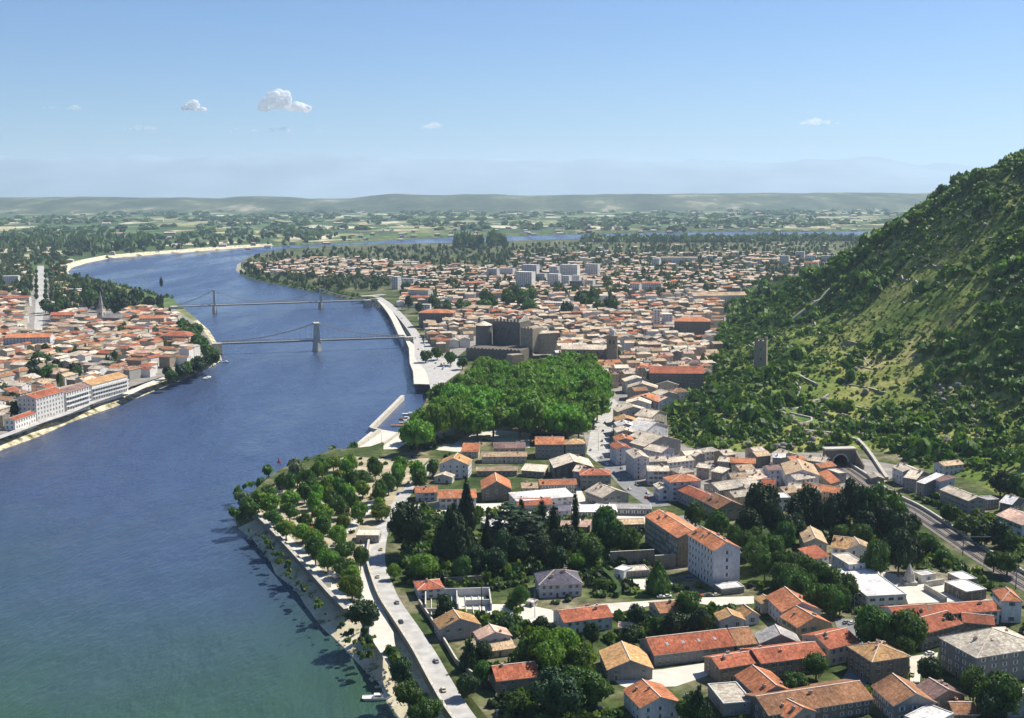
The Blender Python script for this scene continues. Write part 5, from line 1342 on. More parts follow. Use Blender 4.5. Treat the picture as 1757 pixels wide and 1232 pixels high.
M_BARK = plain('bark', (.13,.10,.075), .95, .35, 2.0)

def lobes(kind, rs):
    L = []
    if kind == 'round':
        for i in range(15):
            a = rs.rand()*6.28; z = rs.rand(); rr = math.sin(math.pi*(.12+.8*z))*.62*rs.uniform(.6,1.05)
            L.append((rr*math.cos(a), rr*math.sin(a), .2+z*.62, rs.uniform(.26,.42)))
        L += [(0,0,.45,.5),(0,0,.72,.38)]
    elif kind == 'flat':         # wide plane-tree dome
        for i in range(20):
            a = rs.rand()*6.28; r_ = math.sqrt(rs.rand())*.74; L.append((r_*math.cos(a), r_*math.sin(a), .66-.34*r_*r_+rs.uniform(-.07,.08), rs.uniform(.2,.33)))
        for i in range(8): a = i*.785; L.append((.66*math.cos(a), .66*math.sin(a), .3, .27))
        L.append((0,0,.4,.5))
    elif kind == 'cypress':
        for i in range(9):
            z = i/8; r_ = .95*math.sin(math.pi*(.18+.78*z))**.8; L.append((rs.uniform(-.06,.06), rs.uniform(-.06,.06), .06+z*.88, r_*.9+.03))
    elif kind == 'cone':
        for k in range(7):
            z = k/6; R_ = .78*(1-z)+.08; n = max(1, int(7*(1-z))+1)
            for i in range(n):
                a = 6.28*i/n+k; L.append((R_*.75*math.cos(a), R_*.75*math.sin(a), .08+z*.82, .30*(1-z)+.12))
    elif kind == 'cedar':
        for k in range(5):
            z = .15+k*.19; R_ = [.9,.95,.75,.55,.3][k]; n = [8,8,6,5,3][k]
            for i in range(n):
                a = 6.28*i/n+k*.7+rs.uniform(-.2,.2); q = rs.uniform(.45,.75); L.append((R_*q*math.cos(a), R_*q*math.sin(a), z+rs.uniform(-.02,.02), .26))
    return L
def crown(kind, seed, n, leaf, flat=1.0):
    rs = np.random.RandomState(seed); L = lobes(kind, rs); V = []; F = []
    zsq = {'cypress': .13, 'cedar': .16, 'flat': .8}.get(kind, .75)
    # inner masses
    import bmesh
    bm = bmesh.new(); bmesh.ops.create_icosphere(bm, subdivisions=1, radius=1); iv = np.array([v.co[:] for v in bm.verts]); iff = [[v.index for v in f.verts] for f in bm.faces]; bm.free()
    for (x, y, z, r) in L:
        b = len(V); q = iv*(1+rs.uniform(-.16,.16,(len(iv),1)))*.84*r
        for p in q: V.append((x+p[0], y+p[1], z+p[2]*zsq))
        F += [(f[0]+b, f[1]+b, f[2]+b, f[2]+b) for f in iff]
    F3 = [f[:3] for f in F]; QV = []; w = np.array([r*r for *_, r in L]); w /= w.sum()
    cnt = 0; tries = 0
    while cnt < n and tries < n*6:
        tries += 1; i = rs.choice(len(L), p=w); x, y, z, r = L[i]
        d = rs.normal(size=3); d /= np.linalg.norm(d)
        if d[2] < -.45 and rs.rand() < .7: continue
        rr = r*rs.uniform(.84, 1.14); p = np.array([x+d[0]*rr, y+d[1]*rr, z+d[2]*rr*zsq])
        if any((p[0]-a)**2+(p[1]-b)**2+((p[2]-c)/zsq)**2 < (e*.8)**2 for a, b, c, e in L): continue
        nn = d+rs.normal(size=3)*.45; nn /= np.linalg.norm(nn)
        u = np.cross(nn, [0,0,1.0]) if abs(nn[2]) < .9 else np.cross(nn, [1.0,0,0]); u /= np.linalg.norm(u); v = np.cross(nn, u)
        a = rs.rand()*6.28; u, v = u*math.cos(a)+v*math.sin(a), v*math.cos(a)-u*math.sin(a); s = leaf*rs.uniform(.6,1.35)
        b = len(V)
        for cu, cv, cn in ((-1,-.1,0),(.1,-.8,.18),(1,.1,0),(-.1,.8,.18)):
            q = p+(u*cu+v*cv+nn*cn)*s; V.append((q[0], q[1], q[2] if kind not in ('cypress','cedar') else p[2]+(q[2]-p[2])*(.35 if kind == 'cypress' else .25)))
        F3 += [(b,b+1,b+2),(b,b+2,b+3)]; cnt += 1
    me = npmesh('crown', V, F3); return me
TRUNKV = []
def trunk_mesh(seed, spread):
    rs = random.Random(seed); mb = MB(); mb.tube((0,0,-.05),(0,0,.42),.055,.038,7)
    for i in range(5):
        a = i*1.26+rs.uniform(-.3,.3); mb.tube((0,0,.33+.02*i),(spread*math.cos(a), spread*math.sin(a), rs.uniform(.62,.8)),.028,.01,5)
    mb.tube((0,0,.42),(0.02,0,.85),.036,.01,6)
    me = mb.mesh('trunk'); me.materials.append(M_BARK); return me
TR = [trunk_mesh(i, .3) for i in range(3)]; TRC = trunk_mesh(9, .08)
CR = {}
def get_crown(kind, mat, lod, s):
    k = (kind, mat, lod, s)
    if k not in CR:
        n, leaf = [(1250,.055),(650,.075),(300,.11)][lod]
        if kind == 'cypress': n = int(n*.8); leaf *= 1.3
        me = crown(kind, hash((kind, s, lod)) % 999 if 0 else (len(kind)*31+s*7+lod), n, leaf); me.materials.append(LM[mat]); CR[k] = me
    return CR[k]
NTREE = {}
def tree(x, y, Rr, H, kind, mat, label, group=None, g=GZ, name=None):
    nm = name or {'flat':'plane_tree','cypress':'cypress_tree','cone':'conifer_tree','cedar':'cedar_tree'}.get(kind, 'broadleaf_tree')
    root = empty(nm, (x, y, g), rnd.uniform(0, 6.28), label, 'tree', group); D = math.hypot(x, y)
    lod = 0 if D < 480 else 1 if D < 900 else 2
    cb = {'cypress':.04,'cone':.08,'cedar':.15,'flat':.28}.get(kind, .2)
    t_ = put('trunk', TRC if kind in ('cypress','cone') else rnd.choice(TR), root, (0,0,0)); t_.scale = (max(Rr*1.1, H*.35),)*2+(H,) if kind not in ('cypress','cone') else (H*.4, H*.4, H)
    c = put('crown', get_crown(kind, mat, lod, rnd.randrange(3)), root, (0,0,H*cb)); k = {'flat':1.0,'cypress':1.0}.get(kind, 1.0)
    c.scale = (Rr*k, Rr*k*rnd.uniform(.9,1.1), H*(1-cb)*{'round':1.0,'flat':1.12}.get(kind, 1.0)); NTREE[nm] = NTREE.get(nm, 0)+1
    return root
def tpx(f, p, Rr, H, kind, mat, label, group=None, g=GZ, **kw):
    q = P(*Z(f, p), g+H*.93); return tree(q.x, q.y, Rr, H, kind, mat, label, group, g, **kw)

# the dense plane trees of the square
rs = random.Random(4); i = 0; prk = []
ys = np.arange(560, 980, 15.0)
for j, y in enumerate(ys):
    for x in np.arange(-110, 110, 15.0):
        X = x+(7.5 if j % 2 else 0)+rs.uniform(-2.5,2.5); Y = y+rs.uniform(-2.5,2.5); px, py = proj(X, Y, GZ+19)
        if inpoly(px, py+4, [(706,728),(722,703),(748,676),(795,640),(832,615),(868,610),(880,635),(905,622),(950,610),(1000,610),(1030,638),(1032,690),(1012,708),(925,712),(850,706),(845,704),(800,710),(730,726)]) and not (px > 1010 and py > 690) and not (855 < px < 872 and 655 < py < 720): prk.append((X, Y))
for k, (X, Y) in enumerate(prk):
    px, py = proj(X, Y, 20)
    side = 'at the river edge' if px < 760 else 'at the street edge' if px > 995 else 'along the near front' if py > 705 else 'at the castle end' if py < 640 else 'in the middle'
    tree(X, Y, rs.uniform(8.8,11.8), rs.uniform(17.5,24), 'flat', 'plane', 'big bright green plane tree %s of the dense square' % side, 'plane trees filling the square %s' % side)

# campsite trees
camp = [(85,340),(150,290),(250,215),(350,180),(500,135),(560,150),(700,150),(900,150),(860,195),(760,245),(700,300),(660,370),(600,345),(520,410),(440,500),(560,480),(585,560),(565,640),(530,670),(480,640),(380,500),(250,400),(180,330)]
cands = []
for k in range(4000):
    a, b = rs.uniform(60,920), rs.uniform(120,690)
    if not inpoly(a, b, camp): continue
    q = P(*Z(13,(a,b)), GZ+9)
    if any((q.x-c.x)**2+(q.y-c.y)**2 < 8.8**2 for c in cands): continue
    cands.append(q)
    if len(cands) > 62: break
for q in cands:
    px, py = proj(q.x, q.y, 16); w = 'at the pointed river end' if px < 470 else 'by the boat ramp side' if py < 800 else 'near the river road' if px > 620 else 'in the middle rows' if py < 880 else 'in the narrow lower part'
    tree(q.x, q.y, rs.uniform(3.6,5.8), rs.uniform(7.5,11.5), 'round', rs.choice(['broad','broad','plane','bright']), 'leafy green tree shading the campsite %s' % w, 'campsite trees %s' % w)
tpx(13,(310,175),6,13,'round','olive','silvery pale willow at the campsite river edge'); tpx(13,(95,305),5,9,'round','olive','pale green tree on the tip of the point')
tpx(13,(585,760),7,10,'round','dark','dark round tree where levee wall and shore path meet')
# garden and street trees: frame, top point, radius, height, crown, leaves, label
TL = [(1,(190,590),10,21,'round','dark','huge dark round tree beside the river road'),(1,(500,565),9,24,'cone','dark','massive dark conifer left of the cedars'),(1,(585,395),3.6,24,'cone','cypress','thin spiky spruce before the orange-roofed row'),
 (1,(880,580),12,19,'cedar','dark','spreading blue-green cedar behind the long shed'),(1,(1020,650),10,17,'cedar','dark','broad layered cedar in the garden centre'),(1,(955,520),1.8,15,'cypress','cypress','slim cypress above the spreading cedar'),
 (1,(1092,528),2.8,20,'cypress','cypress','left cypress of the central garden pair'),(1,(1172,565),3.0,19,'cypress','cypress','right cypress of the central garden pair'),(1,(1318,475),1.9,25,'cypress','cypress','tallest thin black cypress before the white roofs'),
 (1,(1530,605),8,18,'round','broad','big yellow-green tree left of the barrack block'),(1,(1680,745),5.5,12,'round','broad','smaller tree against the barrack block wall'),(1,(1340,903),4,7,'round','bright','small bright green tree on the lawn'),
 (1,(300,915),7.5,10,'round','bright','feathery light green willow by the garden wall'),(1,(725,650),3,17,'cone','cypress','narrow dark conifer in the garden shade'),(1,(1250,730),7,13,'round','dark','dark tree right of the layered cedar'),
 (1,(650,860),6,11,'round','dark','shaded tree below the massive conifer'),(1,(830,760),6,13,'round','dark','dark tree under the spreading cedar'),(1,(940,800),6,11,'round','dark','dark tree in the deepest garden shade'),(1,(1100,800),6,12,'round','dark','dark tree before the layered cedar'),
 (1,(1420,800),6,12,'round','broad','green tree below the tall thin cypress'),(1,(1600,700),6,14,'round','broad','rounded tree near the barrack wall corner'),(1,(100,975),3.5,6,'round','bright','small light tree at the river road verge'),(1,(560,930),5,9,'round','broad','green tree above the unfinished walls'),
 (1,(780,880),6,10,'round','dark','low dark tree by the lawn'),(1,(1200,860),5,9,'round','dark','low dark tree near the lawn end'),(1,(1450,610),1.8,12,'cypress','cypress','short cypress beside the facing gabled house'),
 (3,(850,548),5.5,11,'round','broad','first round tree at the top of the leafy avenue'),(3,(1010,612),6.5,13,'round','broad','second round tree at the top of the leafy avenue'),(3,(1340,425),9.5,22,'round','dark','tallest dark tree above the leafy avenue'),
 (3,(1250,600),7,15,'round','dark','dark tree left below the tallest one'),(3,(1430,560),7,15,'round','dark','dark tree right below the tallest one'),(3,(1690,430),6,17,'round','dark','dark tree beside the modern balcony building'),
 (3,(570,972),4.6,13,'cone','broad','cone-shaped clipped tree on the pale terrace'),(3,(1600,640),6,12,'round','dark','dark tree before the cypress grove'),(3,(1530,700),6,12,'round','broad','green tree above the villa'),
 (5,(60,565),5,15,'cypress','dark','leftmost column tree of the cypress grove'),(5,(135,510),5,18,'cone','dark','tall conifer in the cypress grove left part'),(5,(230,560),4,17,'cypress','cypress','dark cypress second in the grove'),(5,(330,560),4,17,'cypress','cypress','dark cypress third in the grove'),
 (5,(400,530),4,18,'cypress','cypress','dark cypress fourth in the grove'),(5,(480,480),5.5,19,'round','dark','dark bushy tree right of the cypresses'),(5,(560,540),5.5,17,'round','dark','dark bushy tree inside the grove'),(5,(665,500),8,18,'round','broad','big green tree hiding the railway'),
 (5,(760,535),6,14,'round','broad','second green tree hiding the railway'),(5,(830,600),6,13,'round','broad','third green tree hiding the railway'),(5,(940,720),4,9,'round','dark','dark tree at the railway edge'),(5,(720,640),7,15,'round','dark','dark tree behind the villa garden'),
 (5,(850,700),7,15,'round','dark','dark tree between grove and railway'),(5,(600,690),6,13,'round','dark','dark tree left of the villa garden hedge'),(5,(670,922),7.5,15,'round','broad','large round tree beside the villa gable'),(5,(840,842),8,18,'round','dark','large dark tree behind the spire monument'),
 (5,(930,900),6,13,'round','dark','dark tree right of the spire monument'),(5,(1060,870),4.5,8,'round','broad','green tree near the railway slope'),(5,(1160,970),4,6,'round','broad','low tree near the white flat-roofed pair'),(5,(560,790),5,9,'round','broad','small tree above the villa roof'),
 (5,(400,790),4,7,'round','broad','low green shrub tree left of the villa roof'),(5,(1210,640),5,9,'round','broad','green tree right of the railway bend'),(5,(1330,720),5.5,9,'round','broad','green tree right of the railway below the row'),(5,(1450,800),5,9,'round','dark','dark tree right of the railway near the right edge'),
 (5,(1580,770),6,11,'round','dark','dark tree before the pale pink roof'),(5,(1660,830),5,9,'round','broad','green tree at the right edge by the railway'),(5,(1590,400),7,12,'round','dark','dark round tree under the slope at right'),(5,(1700,420),8,11,'round','broad','broad flat-topped tree at the right edge slope'),
 (5,(1540,990),5,8,'round','broad','low green tree above the orange tower house'),(5,(1640,1000),6,9,'round','broad','green tree right of the railway end'),
 (6,(640,378),7,15,'round','broad','big round tree left of the stone corner'),(6,(745,470),5,12,'round','broad','smaller tree leaning on the big round one'),(6,(895,412),7,16,'round','broad','dense tree beside the wide red-roofed house'),(6,(850,560),5,11,'round','broad','lower tree beneath the dense one'),
 (6,(1062,748),4.6,8,'round','dark','dark ball tree on the small white street'),(6,(1392,822),4.6,11,'round','broad','left of the two big right foreground trees'),(6,(1585,868),8.5,13,'round','broad','right of the two big right foreground trees'),(6,(222,712),4.6,8,'round','broad','round tree in front of the long red roof'),
 (6,(30,850),4,7,'round','dark','dark little tree between grey roofs'),(6,(1500,1000),5,9,'round','dark','dark tree below the two big right ones'),
 (2,(1075,478),7,13,'round','bright','brightest yellow-green garden tree'),(2,(1235,488),7,13,'round','bright','second bright tree right of the brightest'),(2,(1360,590),6,11,'round','bright','bright tree left of the low barn'),(2,(1160,560),6.5,12,'round','bright','bright tree in the middle clump'),
 (2,(990,560),5,9,'round','broad','green tree beside the pink-roofed house'),(2,(1180,778),8.5,13,'round','dark','large dark tree at the bottom edge'),(2,(1330,745),7,11,'round','broad','green tree near the orange bottom house'),(2,(1440,790),6,10,'round','broad','green tree in front of the low barn corner'),
 (2,(912,905),3.8,6.5,'round','broad','small round tree before the square red-roofed house'),(2,(690,690),4,8,'round','broad','tree left of the square red-roofed house'),(2,(615,540),3.5,10,'cone','dark','dark pointed tree beside the two-roofed house'),(2,(590,780),4,7,'round','dark','dark tree in the sloping garden'),
 (2,(440,245),4,8,'round','dark','tree right of the small square red house'),(2,(945,185),4.5,8,'round','broad','tree left of the slate-roofed house'),(2,(860,390),3.5,5,'round','dark','low dark tree by the telegraph pole'),(2,(1090,395),4,6,'round','dark','low tree left of the semi-detached house'),
 (2,(700,560),3.6,8,'round','dark','shadowed tree behind the porch roof'),(2,(1430,440),3,8,'round','dark','tree before the semi-detached house'),(2,(1500,130),3,5,'round','broad','shrub tree inside the hedge'),(2,(250,990),3.5,6,'round','broad','low tree between shore path and river road'),
 (2,(150,680),5,9,'round','dark','dark tree on the bank left of the river road'),(2,(200,830),5,8,'round','broad','tree on the bank near the bottom left'),(2,(330,950),5,7,'round','broad','bushy tree on the bank at the bottom'),
 (4,(500,180),0,0,'','',''),(4,(700,330),5.5,9,'round','dark','dark tree below the low brown-roofed house'),(4,(880,300),6,11,'round','dark','dark tree left of the twin gables'),(4,(790,170),5.5,9,'round','broad','green tree behind the low brown-roofed house'),
 (4,(400,270),4,8,'round','dark','dark tree right of the semi-detached house'),(4,(560,350),4,7,'round','broad','green tree in the hedge line'),(4,(370,420),4,6,'round','dark','dark tree behind the low barn'),(4,(870,870),4.6,13,'cone','dark','dark pointed tree by the bottom orange house'),(4,(820,960),5,9,'round','broad','green tree right of the bottom orange house'),
 (4,(1600,790),4.5,8,'round','broad','green tree behind the bottom roofs'),(4,(-60,800),6,10,'round','broad','leafy tree left of the white yard'),
 (7,(430,590),3,9,'round','dark','small dark tree in the old quarter'),(25,(210,45),5,13,'round','broad','green tree beside the dark gabled block'),(25,(540,340),5,11,'round','dark','tree growing inside the castle wall'),(25,(890,390),4,10,'round','dark','tree between castle tower and church'),
 (9,(1230,890),7,10,'round','broad','tree below the castle by the quay'),(9,(1300,870),7,11,'round','broad','second tree below the castle'),(9,(1380,900),7,11,'round','broad','third tree below the castle'),(9,(1450,930),6,10,'round','broad','fourth tree below the castle'),
 (9,(1130,560),7,17,'round','dark','dark tree beside the quay road top'),(9,(1190,600),6,13,'round','dark','dark tree near the cube-like block'),(9,(1280,560),9,17,'round','broad','broad tree right of the cube-like block'),(9,(1370,450),6,14,'round','dark','dark tree among far orange roofs')]
for f, p, r_, H, kd, mt, lb_ in TL:
    if r_: tpx(f, p, r_, H, kd, mt, lb_)
AV = [(3,(1150,722)),(3,(1230,765)),(3,(1300,735)),(3,(1335,805)),(3,(1440,805)),(3,(1300,868)),(3,(1375,935)),(3,(1480,925)),(3,(1600,935)),(3,(1490,1005)),(3,(1560,1050)),(3,(1690,965)),(3,(1640,1110)),(6,(150,25)),(6,(60,55)),(6,(170,128)),(6,(265,40)),(6,(330,85)),(6,(340,215)),(6,(440,128)),(6,(90,120)),(6,(235,205)),(6,(400,210))]
for k, (f, p) in enumerate(AV):
    w = 'upper' if k < 6 else 'middle' if k < 13 else 'lower'
    tpx(f, p, rs.uniform(4.6,6), rs.uniform(10,12.5), 'round', 'broad', 'round-crowned tree in the %s part of the double-row avenue' % w, 'avenue trees, %s part' % w)
# groves in the old town, river point and grove across the water
def grove(f, poly, n, r_, H, mat, label, grp, gap):
    c_ = []; xs = [p[0] for p in poly]; yy = [p[1] for p in poly]
    for k in range(6000):
        a, b = rs.uniform(min(xs),max(xs)), rs.uniform(min(yy),max(yy))
        if not inpoly(a, b, poly): continue
        q = P(*Z(f,(a,b)), GZ+H[1]*.9)
        if any((q.x-c.x)**2+(q.y-c.y)**2 < gap**2 for c in c_): continue
        c_.append(q)
        if len(c_) >= n: break
    for q in c_: tree(q.x, q.y, rs.uniform(*r_), rs.uniform(*H), 'round', rs.choice(mat), label, grp)
grove(0, [(826,503),(835,489),(870,487),(905,487),(925,500),(925,517),(880,522),(835,522)], 10, (9,12), (18,22), ['broad'], 'big tree of the grove behind the castle', 'grove behind the castle', 14)
grove(0, [(955,505),(1000,498),(1050,498),(1060,512),(1040,522),(985,522),(960,516)], 8, (8,10), (16,20), ['broad','dark'], 'big tree of the grove behind the church', 'grove behind the church', 14)
grove(0, [(738,517),(780,514),(820,515),(820,522),(745,524)], 6, (7,9), (13,17), ['broad','dark'], 'tree in the belt right of the quay road', 'tree belt right of the quay road', 13)
grove(24, [(585,400),(640,370),(700,430),(770,400),(830,460),(900,560),(950,650),(930,690),(860,640),(800,570),(740,500),(660,470)], 18, (6.5,8.5), (12,15), ['broad'], 'round tree on the river point across the water', 'trees on the river point', 9)
grove(24, [(420,840),(560,820),(700,770),(850,710),(930,700),(900,730),(700,830),(500,870)], 13, (5,6.5), (9,11), ['broad','dark'], 'riverside promenade tree across the water', 'riverside promenade trees', 9)
grove(22, [(520,600),(600,550),(830,560),(860,640),(800,700),(560,690)], 6, (8,10), (15,18), ['broad','dark'], 'tree of the small grove by the boulevard', 'small grove by the boulevard', 14)
grove(22, [(1020,400),(1250,430),(1500,450),(1760,480),(1900,560),(1800,620),(1500,640),(1350,640),(1100,560),(1000,500)], 16, (9,12), (17,21), ['broad','dark'], 'tall tree of the long grove on the far river bank', 'long grove across the water', 15)
grove(23, [(250,260),(420,240),(700,290),(820,340),(800,400),(600,420),(300,400)], 9, (6,8), (11,14), ['dark','broad'], 'dark tree in the gardens behind the riverfront blocks', 'trees behind the riverfront blocks', 10)
for k in range(12):
    q = P(*Z(22,(450+ (k%2)*115, 230+ (k//2)*62)), GZ+9)
    tree(q.x, q.y, 3.6, rs.uniform(8,11), 'round', 'broad', 'street tree lining the boulevard across the river', 'boulevard trees')
grove(23, [(60,640),(180,620),(230,700),(90,760)], 3, (5,6), (10,12), ['dark'], 'dark tree left of the riverfront blocks', 'trees left of the riverfront blocks', 8)
tpx(22,(2000,330),3,16,'cypress','cypress','dark column tree at the far bridge end'); tpx(24,(395,135),4,18,'cypress','cypress','left of the two dark poplars before the road bridge'); tpx(24,(425,140),4,17,'cypress','cypress','right of the two dark poplars before the road bridge')
# lone trees on the crest and slope
for px, py, r_, H, kd, lb_ in [(1612,334,3.2,9,'cone','lone pointed conifer on the hill skyline'),(1668,302,4,8,'round','lone rounded tree on the hill crest'),(1303,520,3.5,19,'cypress','left of two black cypresses on the hill shoulder'),(1318,520,3.5,17,'cypress','right of two black cypresses on the hill shoulder'),
        (1352,500,6,13,'cedar','flat-topped pine on the hill shoulder'),(1372,492,6,12,'cedar','second flat-topped pine on the hill shoulder')]:
    q = PH(px, py); tree(q.x, q.y, r_, H, kd, 'cypress', lb_, None, q.z)

# ---- many small leafy masses as one mesh
def bush_templates(n, quads, leaf, seed):
    out = []
    for s in range(n):
        r2 = np.random.RandomState(seed+s); V = []; F = []
        cs = [(0,0,.35,.72)]+[(r2.uniform(-.5,.5), r2.uniform(-.5,.5), r2.uniform(.2,.6), r2.uniform(.35,.55)) for _ in range(4)]
        for k in range(quads):
            x, y, z, r = cs[r2.randint(len(cs))]; d = r2.normal(size=3); d[2] = abs(d[2])*.9-.15; d /= np.linalg.norm(d)
            p = np.array([x,y,z])+d*r*r2.uniform(.75,1.1); nn = d+r2.normal(size=3)*.35; nn /= np.linalg.norm(nn)
            u = np.cross(nn, [0.1,0.2,1.0]); u /= np.linalg.norm(u); v = np.cross(nn, u); s_ = leaf*r2.uniform(.7,1.3)
            V += [p+(-u-v*.3)*s_, p+(u*.3-v+nn*.2)*s_, p+(u+v*.3)*s_, p+(-u*.3+v+nn*.2)*s_]; F.append([4*k,4*k+1,4*k+2,4*k+3])
        out.append((np.array(V), np.array(F)))
    return out
def scatter(name, pts, tmpl, mat, label, cat):
    """pts rows: x y z r h"""
    r2 = np.random.RandomState(2); Vs = []; Fs = []; b = 0; pts = np.asarray(pts); k = r2.randint(len(tmpl), size=len(pts)); a = r2.rand(len(pts))*6.283
    for i, (V, F) in enumerate(tmpl):
        q = pts[k == i]; aa = a[k == i]
        if not len(q): continue
        c, s = np.cos(aa)[:,None], np.sin(aa)[:,None]
        X = (V[None,:,0]*c-V[None,:,1]*s)*q[:,3:4]+q[:,0:1]; Y = (V[None,:,0]*s+V[None,:,1]*c)*q[:,3:4]+q[:,1:2]; Zz = V[None,:,2]*q[:,4:5]+q[:,2:3]
        VV = np.stack([X,Y,Zz],-1).reshape(-1,3); FF = (F[None]+(np.arange(len(q))*len(V))[:,None,None]).reshape(-1,4)+b
        Vs.append(VV); Fs.append(FF); b += len(VV)
    me = npmesh(name, np.concatenate(Vs), np.concatenate(Fs)); o = link(name, me, None, [mat]); return props(o, label, cat, kind='stuff')
r2 = np.random.RandomState(12)
T1 = bush_templates(6, 46, .30, 100); T2 = bush_templates(5, 20, .45, 200); T3 = bush_templates(4, 9, .7, 300)
# hillside
n = 85000; X = r2.uniform(75,1150,n); Y = r2.uniform(430,1750,n); B0 = hill_base(X, Y); Zh = hill_z(X, Y)
den = .82+.9*(fbm(X/42, Y/42, 4)-.47)*3.2
m_ = np.clip(1.2-np.hypot((X-262)/120, (Y-860)/210)**2, 0, 1); den -= .62*m_; den += .25*np.clip((X-330)/120,0,1)
den += .35*np.clip((560-0*X-(Y-0))/200+.6, 0, 1)*0 + .25*(Y > 1000) + .3*((X-.42*Y) > 0)*(Y < 900)
ok = (Zh > GZ+.3) & (r2.rand(n) < den) & (X < 700)
ok &= np.hypot(X-root.location.x if 0 else X-PH(1305,631).x, Y-PH(1305,631).y) > 11
for f, l in ((12,[(250,920),(200,942),(118,970)]),(12,[(112,985),(190,1003),(190,1015),(125,1038)]),(12,[(125,1040),(200,1052),(290,1060),(350,1080)]),(12,[(352,1080),(385,1115),(410,1150),(455,1218)])):
    q = [PH(*Z(f,a)) for a in l]
    for a, b in zip(q[:-1], q[1:]):
        for k in range(9): c = a.lerp(b, k/8); ok &= np.hypot(X-c.x, Y-c.y) > 5.5
ok &= np.hypot(X-USED[0][0]*0-P(*Z(5,(388,342))).x, Y-P(*Z(5,(388,342))).y) > 15
X, Y, Zh, B0 = X[ok], Y[ok], Zh[ok], B0[ok]
rr = r2.uniform(1.2,2.7,len(X))*(1+.9*(r2.rand(len(X)) < .16)+.5*(Y > 1050)+.9*(fbm(X/30+9, Y/30, 3) > .50)*(r2.rand(len(X)) < .6))*(.75+.5*r2.rand(len(X))); pts = np.stack([X, Y, Zh-.4, rr, rr*r2.uniform(.9,1.5,len(X))], 1)
sel = r2.rand(len(X))
print('hill bushes', len(X))
hgm = leafmat('scrub', (.03,.075,.012), (.075,.15,.02), (.17,.25,.04), .25, .05)
scatter('hillside_scrub', pts[sel < .8], T1, hgm, 'dense green scrub and small trees covering the steep hillside', 'scrub')
scatter('hillside_dark_shrubs', pts[sel > .8], T1, LM['broad'], 'darker evergreen shrubs scattered through the hillside scrub', 'scrub')
k_ = r2.rand(26000); Xs = r2.uniform(80,620,26000); Ys = r2.uniform(560,1300,26000); Zs = hill_z(Xs, Ys); o2 = Zs > GZ+.3
for l in ([(250,920),(200,942),(118,970)],[(112,985),(190,1003),(190,1015),(125,1038)],[(125,1040),(200,1052),(290,1060),(350,1080)]):
    q = [PH(*Z(12,a)) for a in l]
    for a, b in zip(q[:-1], q[1:]):
        for k in range(9): c = a.lerp(b, k/8); o2 &= np.hypot(Xs-c.x, Ys-c.y) > 3
Xs, Ys, Zs = Xs[o2], Ys[o2], Zs[o2]; r_s = r2.uniform(.5,1.3,len(Xs))
scatter('hillside_tufts', np.stack([Xs,Ys,Zs-.1,r_s,r_s*1.1],1), bush_templates(3, 12, .55, 400), leafmat('tuft', (.06,.11,.02), (.13,.20,.035), (.26,.28,.07), .2, .05), 'yellow-green grass tufts and low brush on the open slope', 'brush')
# limestone outcrops
def rocks():
    import bmesh
    bm = bmesh.new(); bmesh.ops.create_icosphere(bm, subdivisions=2, radius=1); iv = np.array([v.co[:] for v in bm.verts]); fi = np.array([[v.index for v in f.verts] for f in bm.faces]); bm.free()
    V = []; F = []; b = 0
    zones = [((1150,1400),(690,772),150),((1400,1560),(700,790),60),((1610,1680),(660,760),70),((1480,1700),(330,470),45),((1250,1500),(540,700),25),((1440,1500),(715,750),25)]
    for (a0,a1),(b0,b1),n in zones:
        for k in range(n):
            p = PH(r2.uniform(a0,a1), r2.uniform(b0,b1))
            if p.z < GZ+1.5: continue
            s = r2.uniform(.7,2.6); q = iv*(1+r2.uniform(-.22,.22,(len(iv),1))); q = q*np.array([s*r2.uniform(.7,1.6), s*r2.uniform(.5,1.0), s*r2.uniform(.5,1.1)])
            a = r2.rand()*3; q = np.stack([q[:,0]*math.cos(a)-q[:,1]*math.sin(a), q[:,0]*math.sin(a)+q[:,1]*math.cos(a), q[:,2]], 1)
            q = np.round(q/(.35*s))*(.35*s)*.5+q*.5
            V.append(q+np.array([p.x,p.y,p.z])); F.append(fi+b); b += len(iv)
    me = npmesh('limestone_outcrops', np.concatenate(V), np.concatenate(F)); o = link('limestone_outcrops', me, None, [M_ROCK]); props(o, 'pale grey limestone outcrops breaking through the hillside scrub', 'rocks', kind='stuff')
M_ROCK = wallmat('rock', (.27,.25,.205), True); rocks()
def shore_rocks():
    import bmesh
    bm = bmesh.new(); bmesh.ops.create_icosphere(bm, subdivisions=1, radius=1); iv = np.array([v.co[:] for v in bm.verts]); fi = np.array([[v.index for v in f.verts] for f in bm.faces]); bm.free()
    V = []; F = []; b = 0; top = inset(rb, [w for w, m in rw], 1)
    for a, t_, w in zip(rb, top, rw):
        px, py = proj(a.x, a.y, 0)
        if w[1] != 1 or py < 860 or py > 1260: continue
        dx_, dy_ = t_.y-a.y, a.x-t_.x; ln_ = math.hypot(dx_, dy_)
        for k in range(22):
            u = r2.rand()**2.2*.9; e_ = r2.uniform(-7,7)/ln_; x = a.x+(t_.x-a.x)*u+dx_*e_; y = a.y+(t_.y-a.y)*u+dy_*e_
            z = .2+5.1*u/.86; s = r2.uniform(.2,.75)
            q = iv*(1+r2.uniform(-.25,.25,(len(iv),1)))*np.array([s*r2.uniform(.8,1.5), s, s*r2.uniform(.5,.9)]); V.append(q+np.array([x,y,z])); F.append(fi+b); b += len(iv)
    me = npmesh('shore_rocks', np.concatenate(V), np.concatenate(F)); o = link('shore_rocks', me, None, [WM['cream']]); props(o, 'pale boulders and rubble along the near river shore', 'rocks', kind='stuff')
shore_rocks()
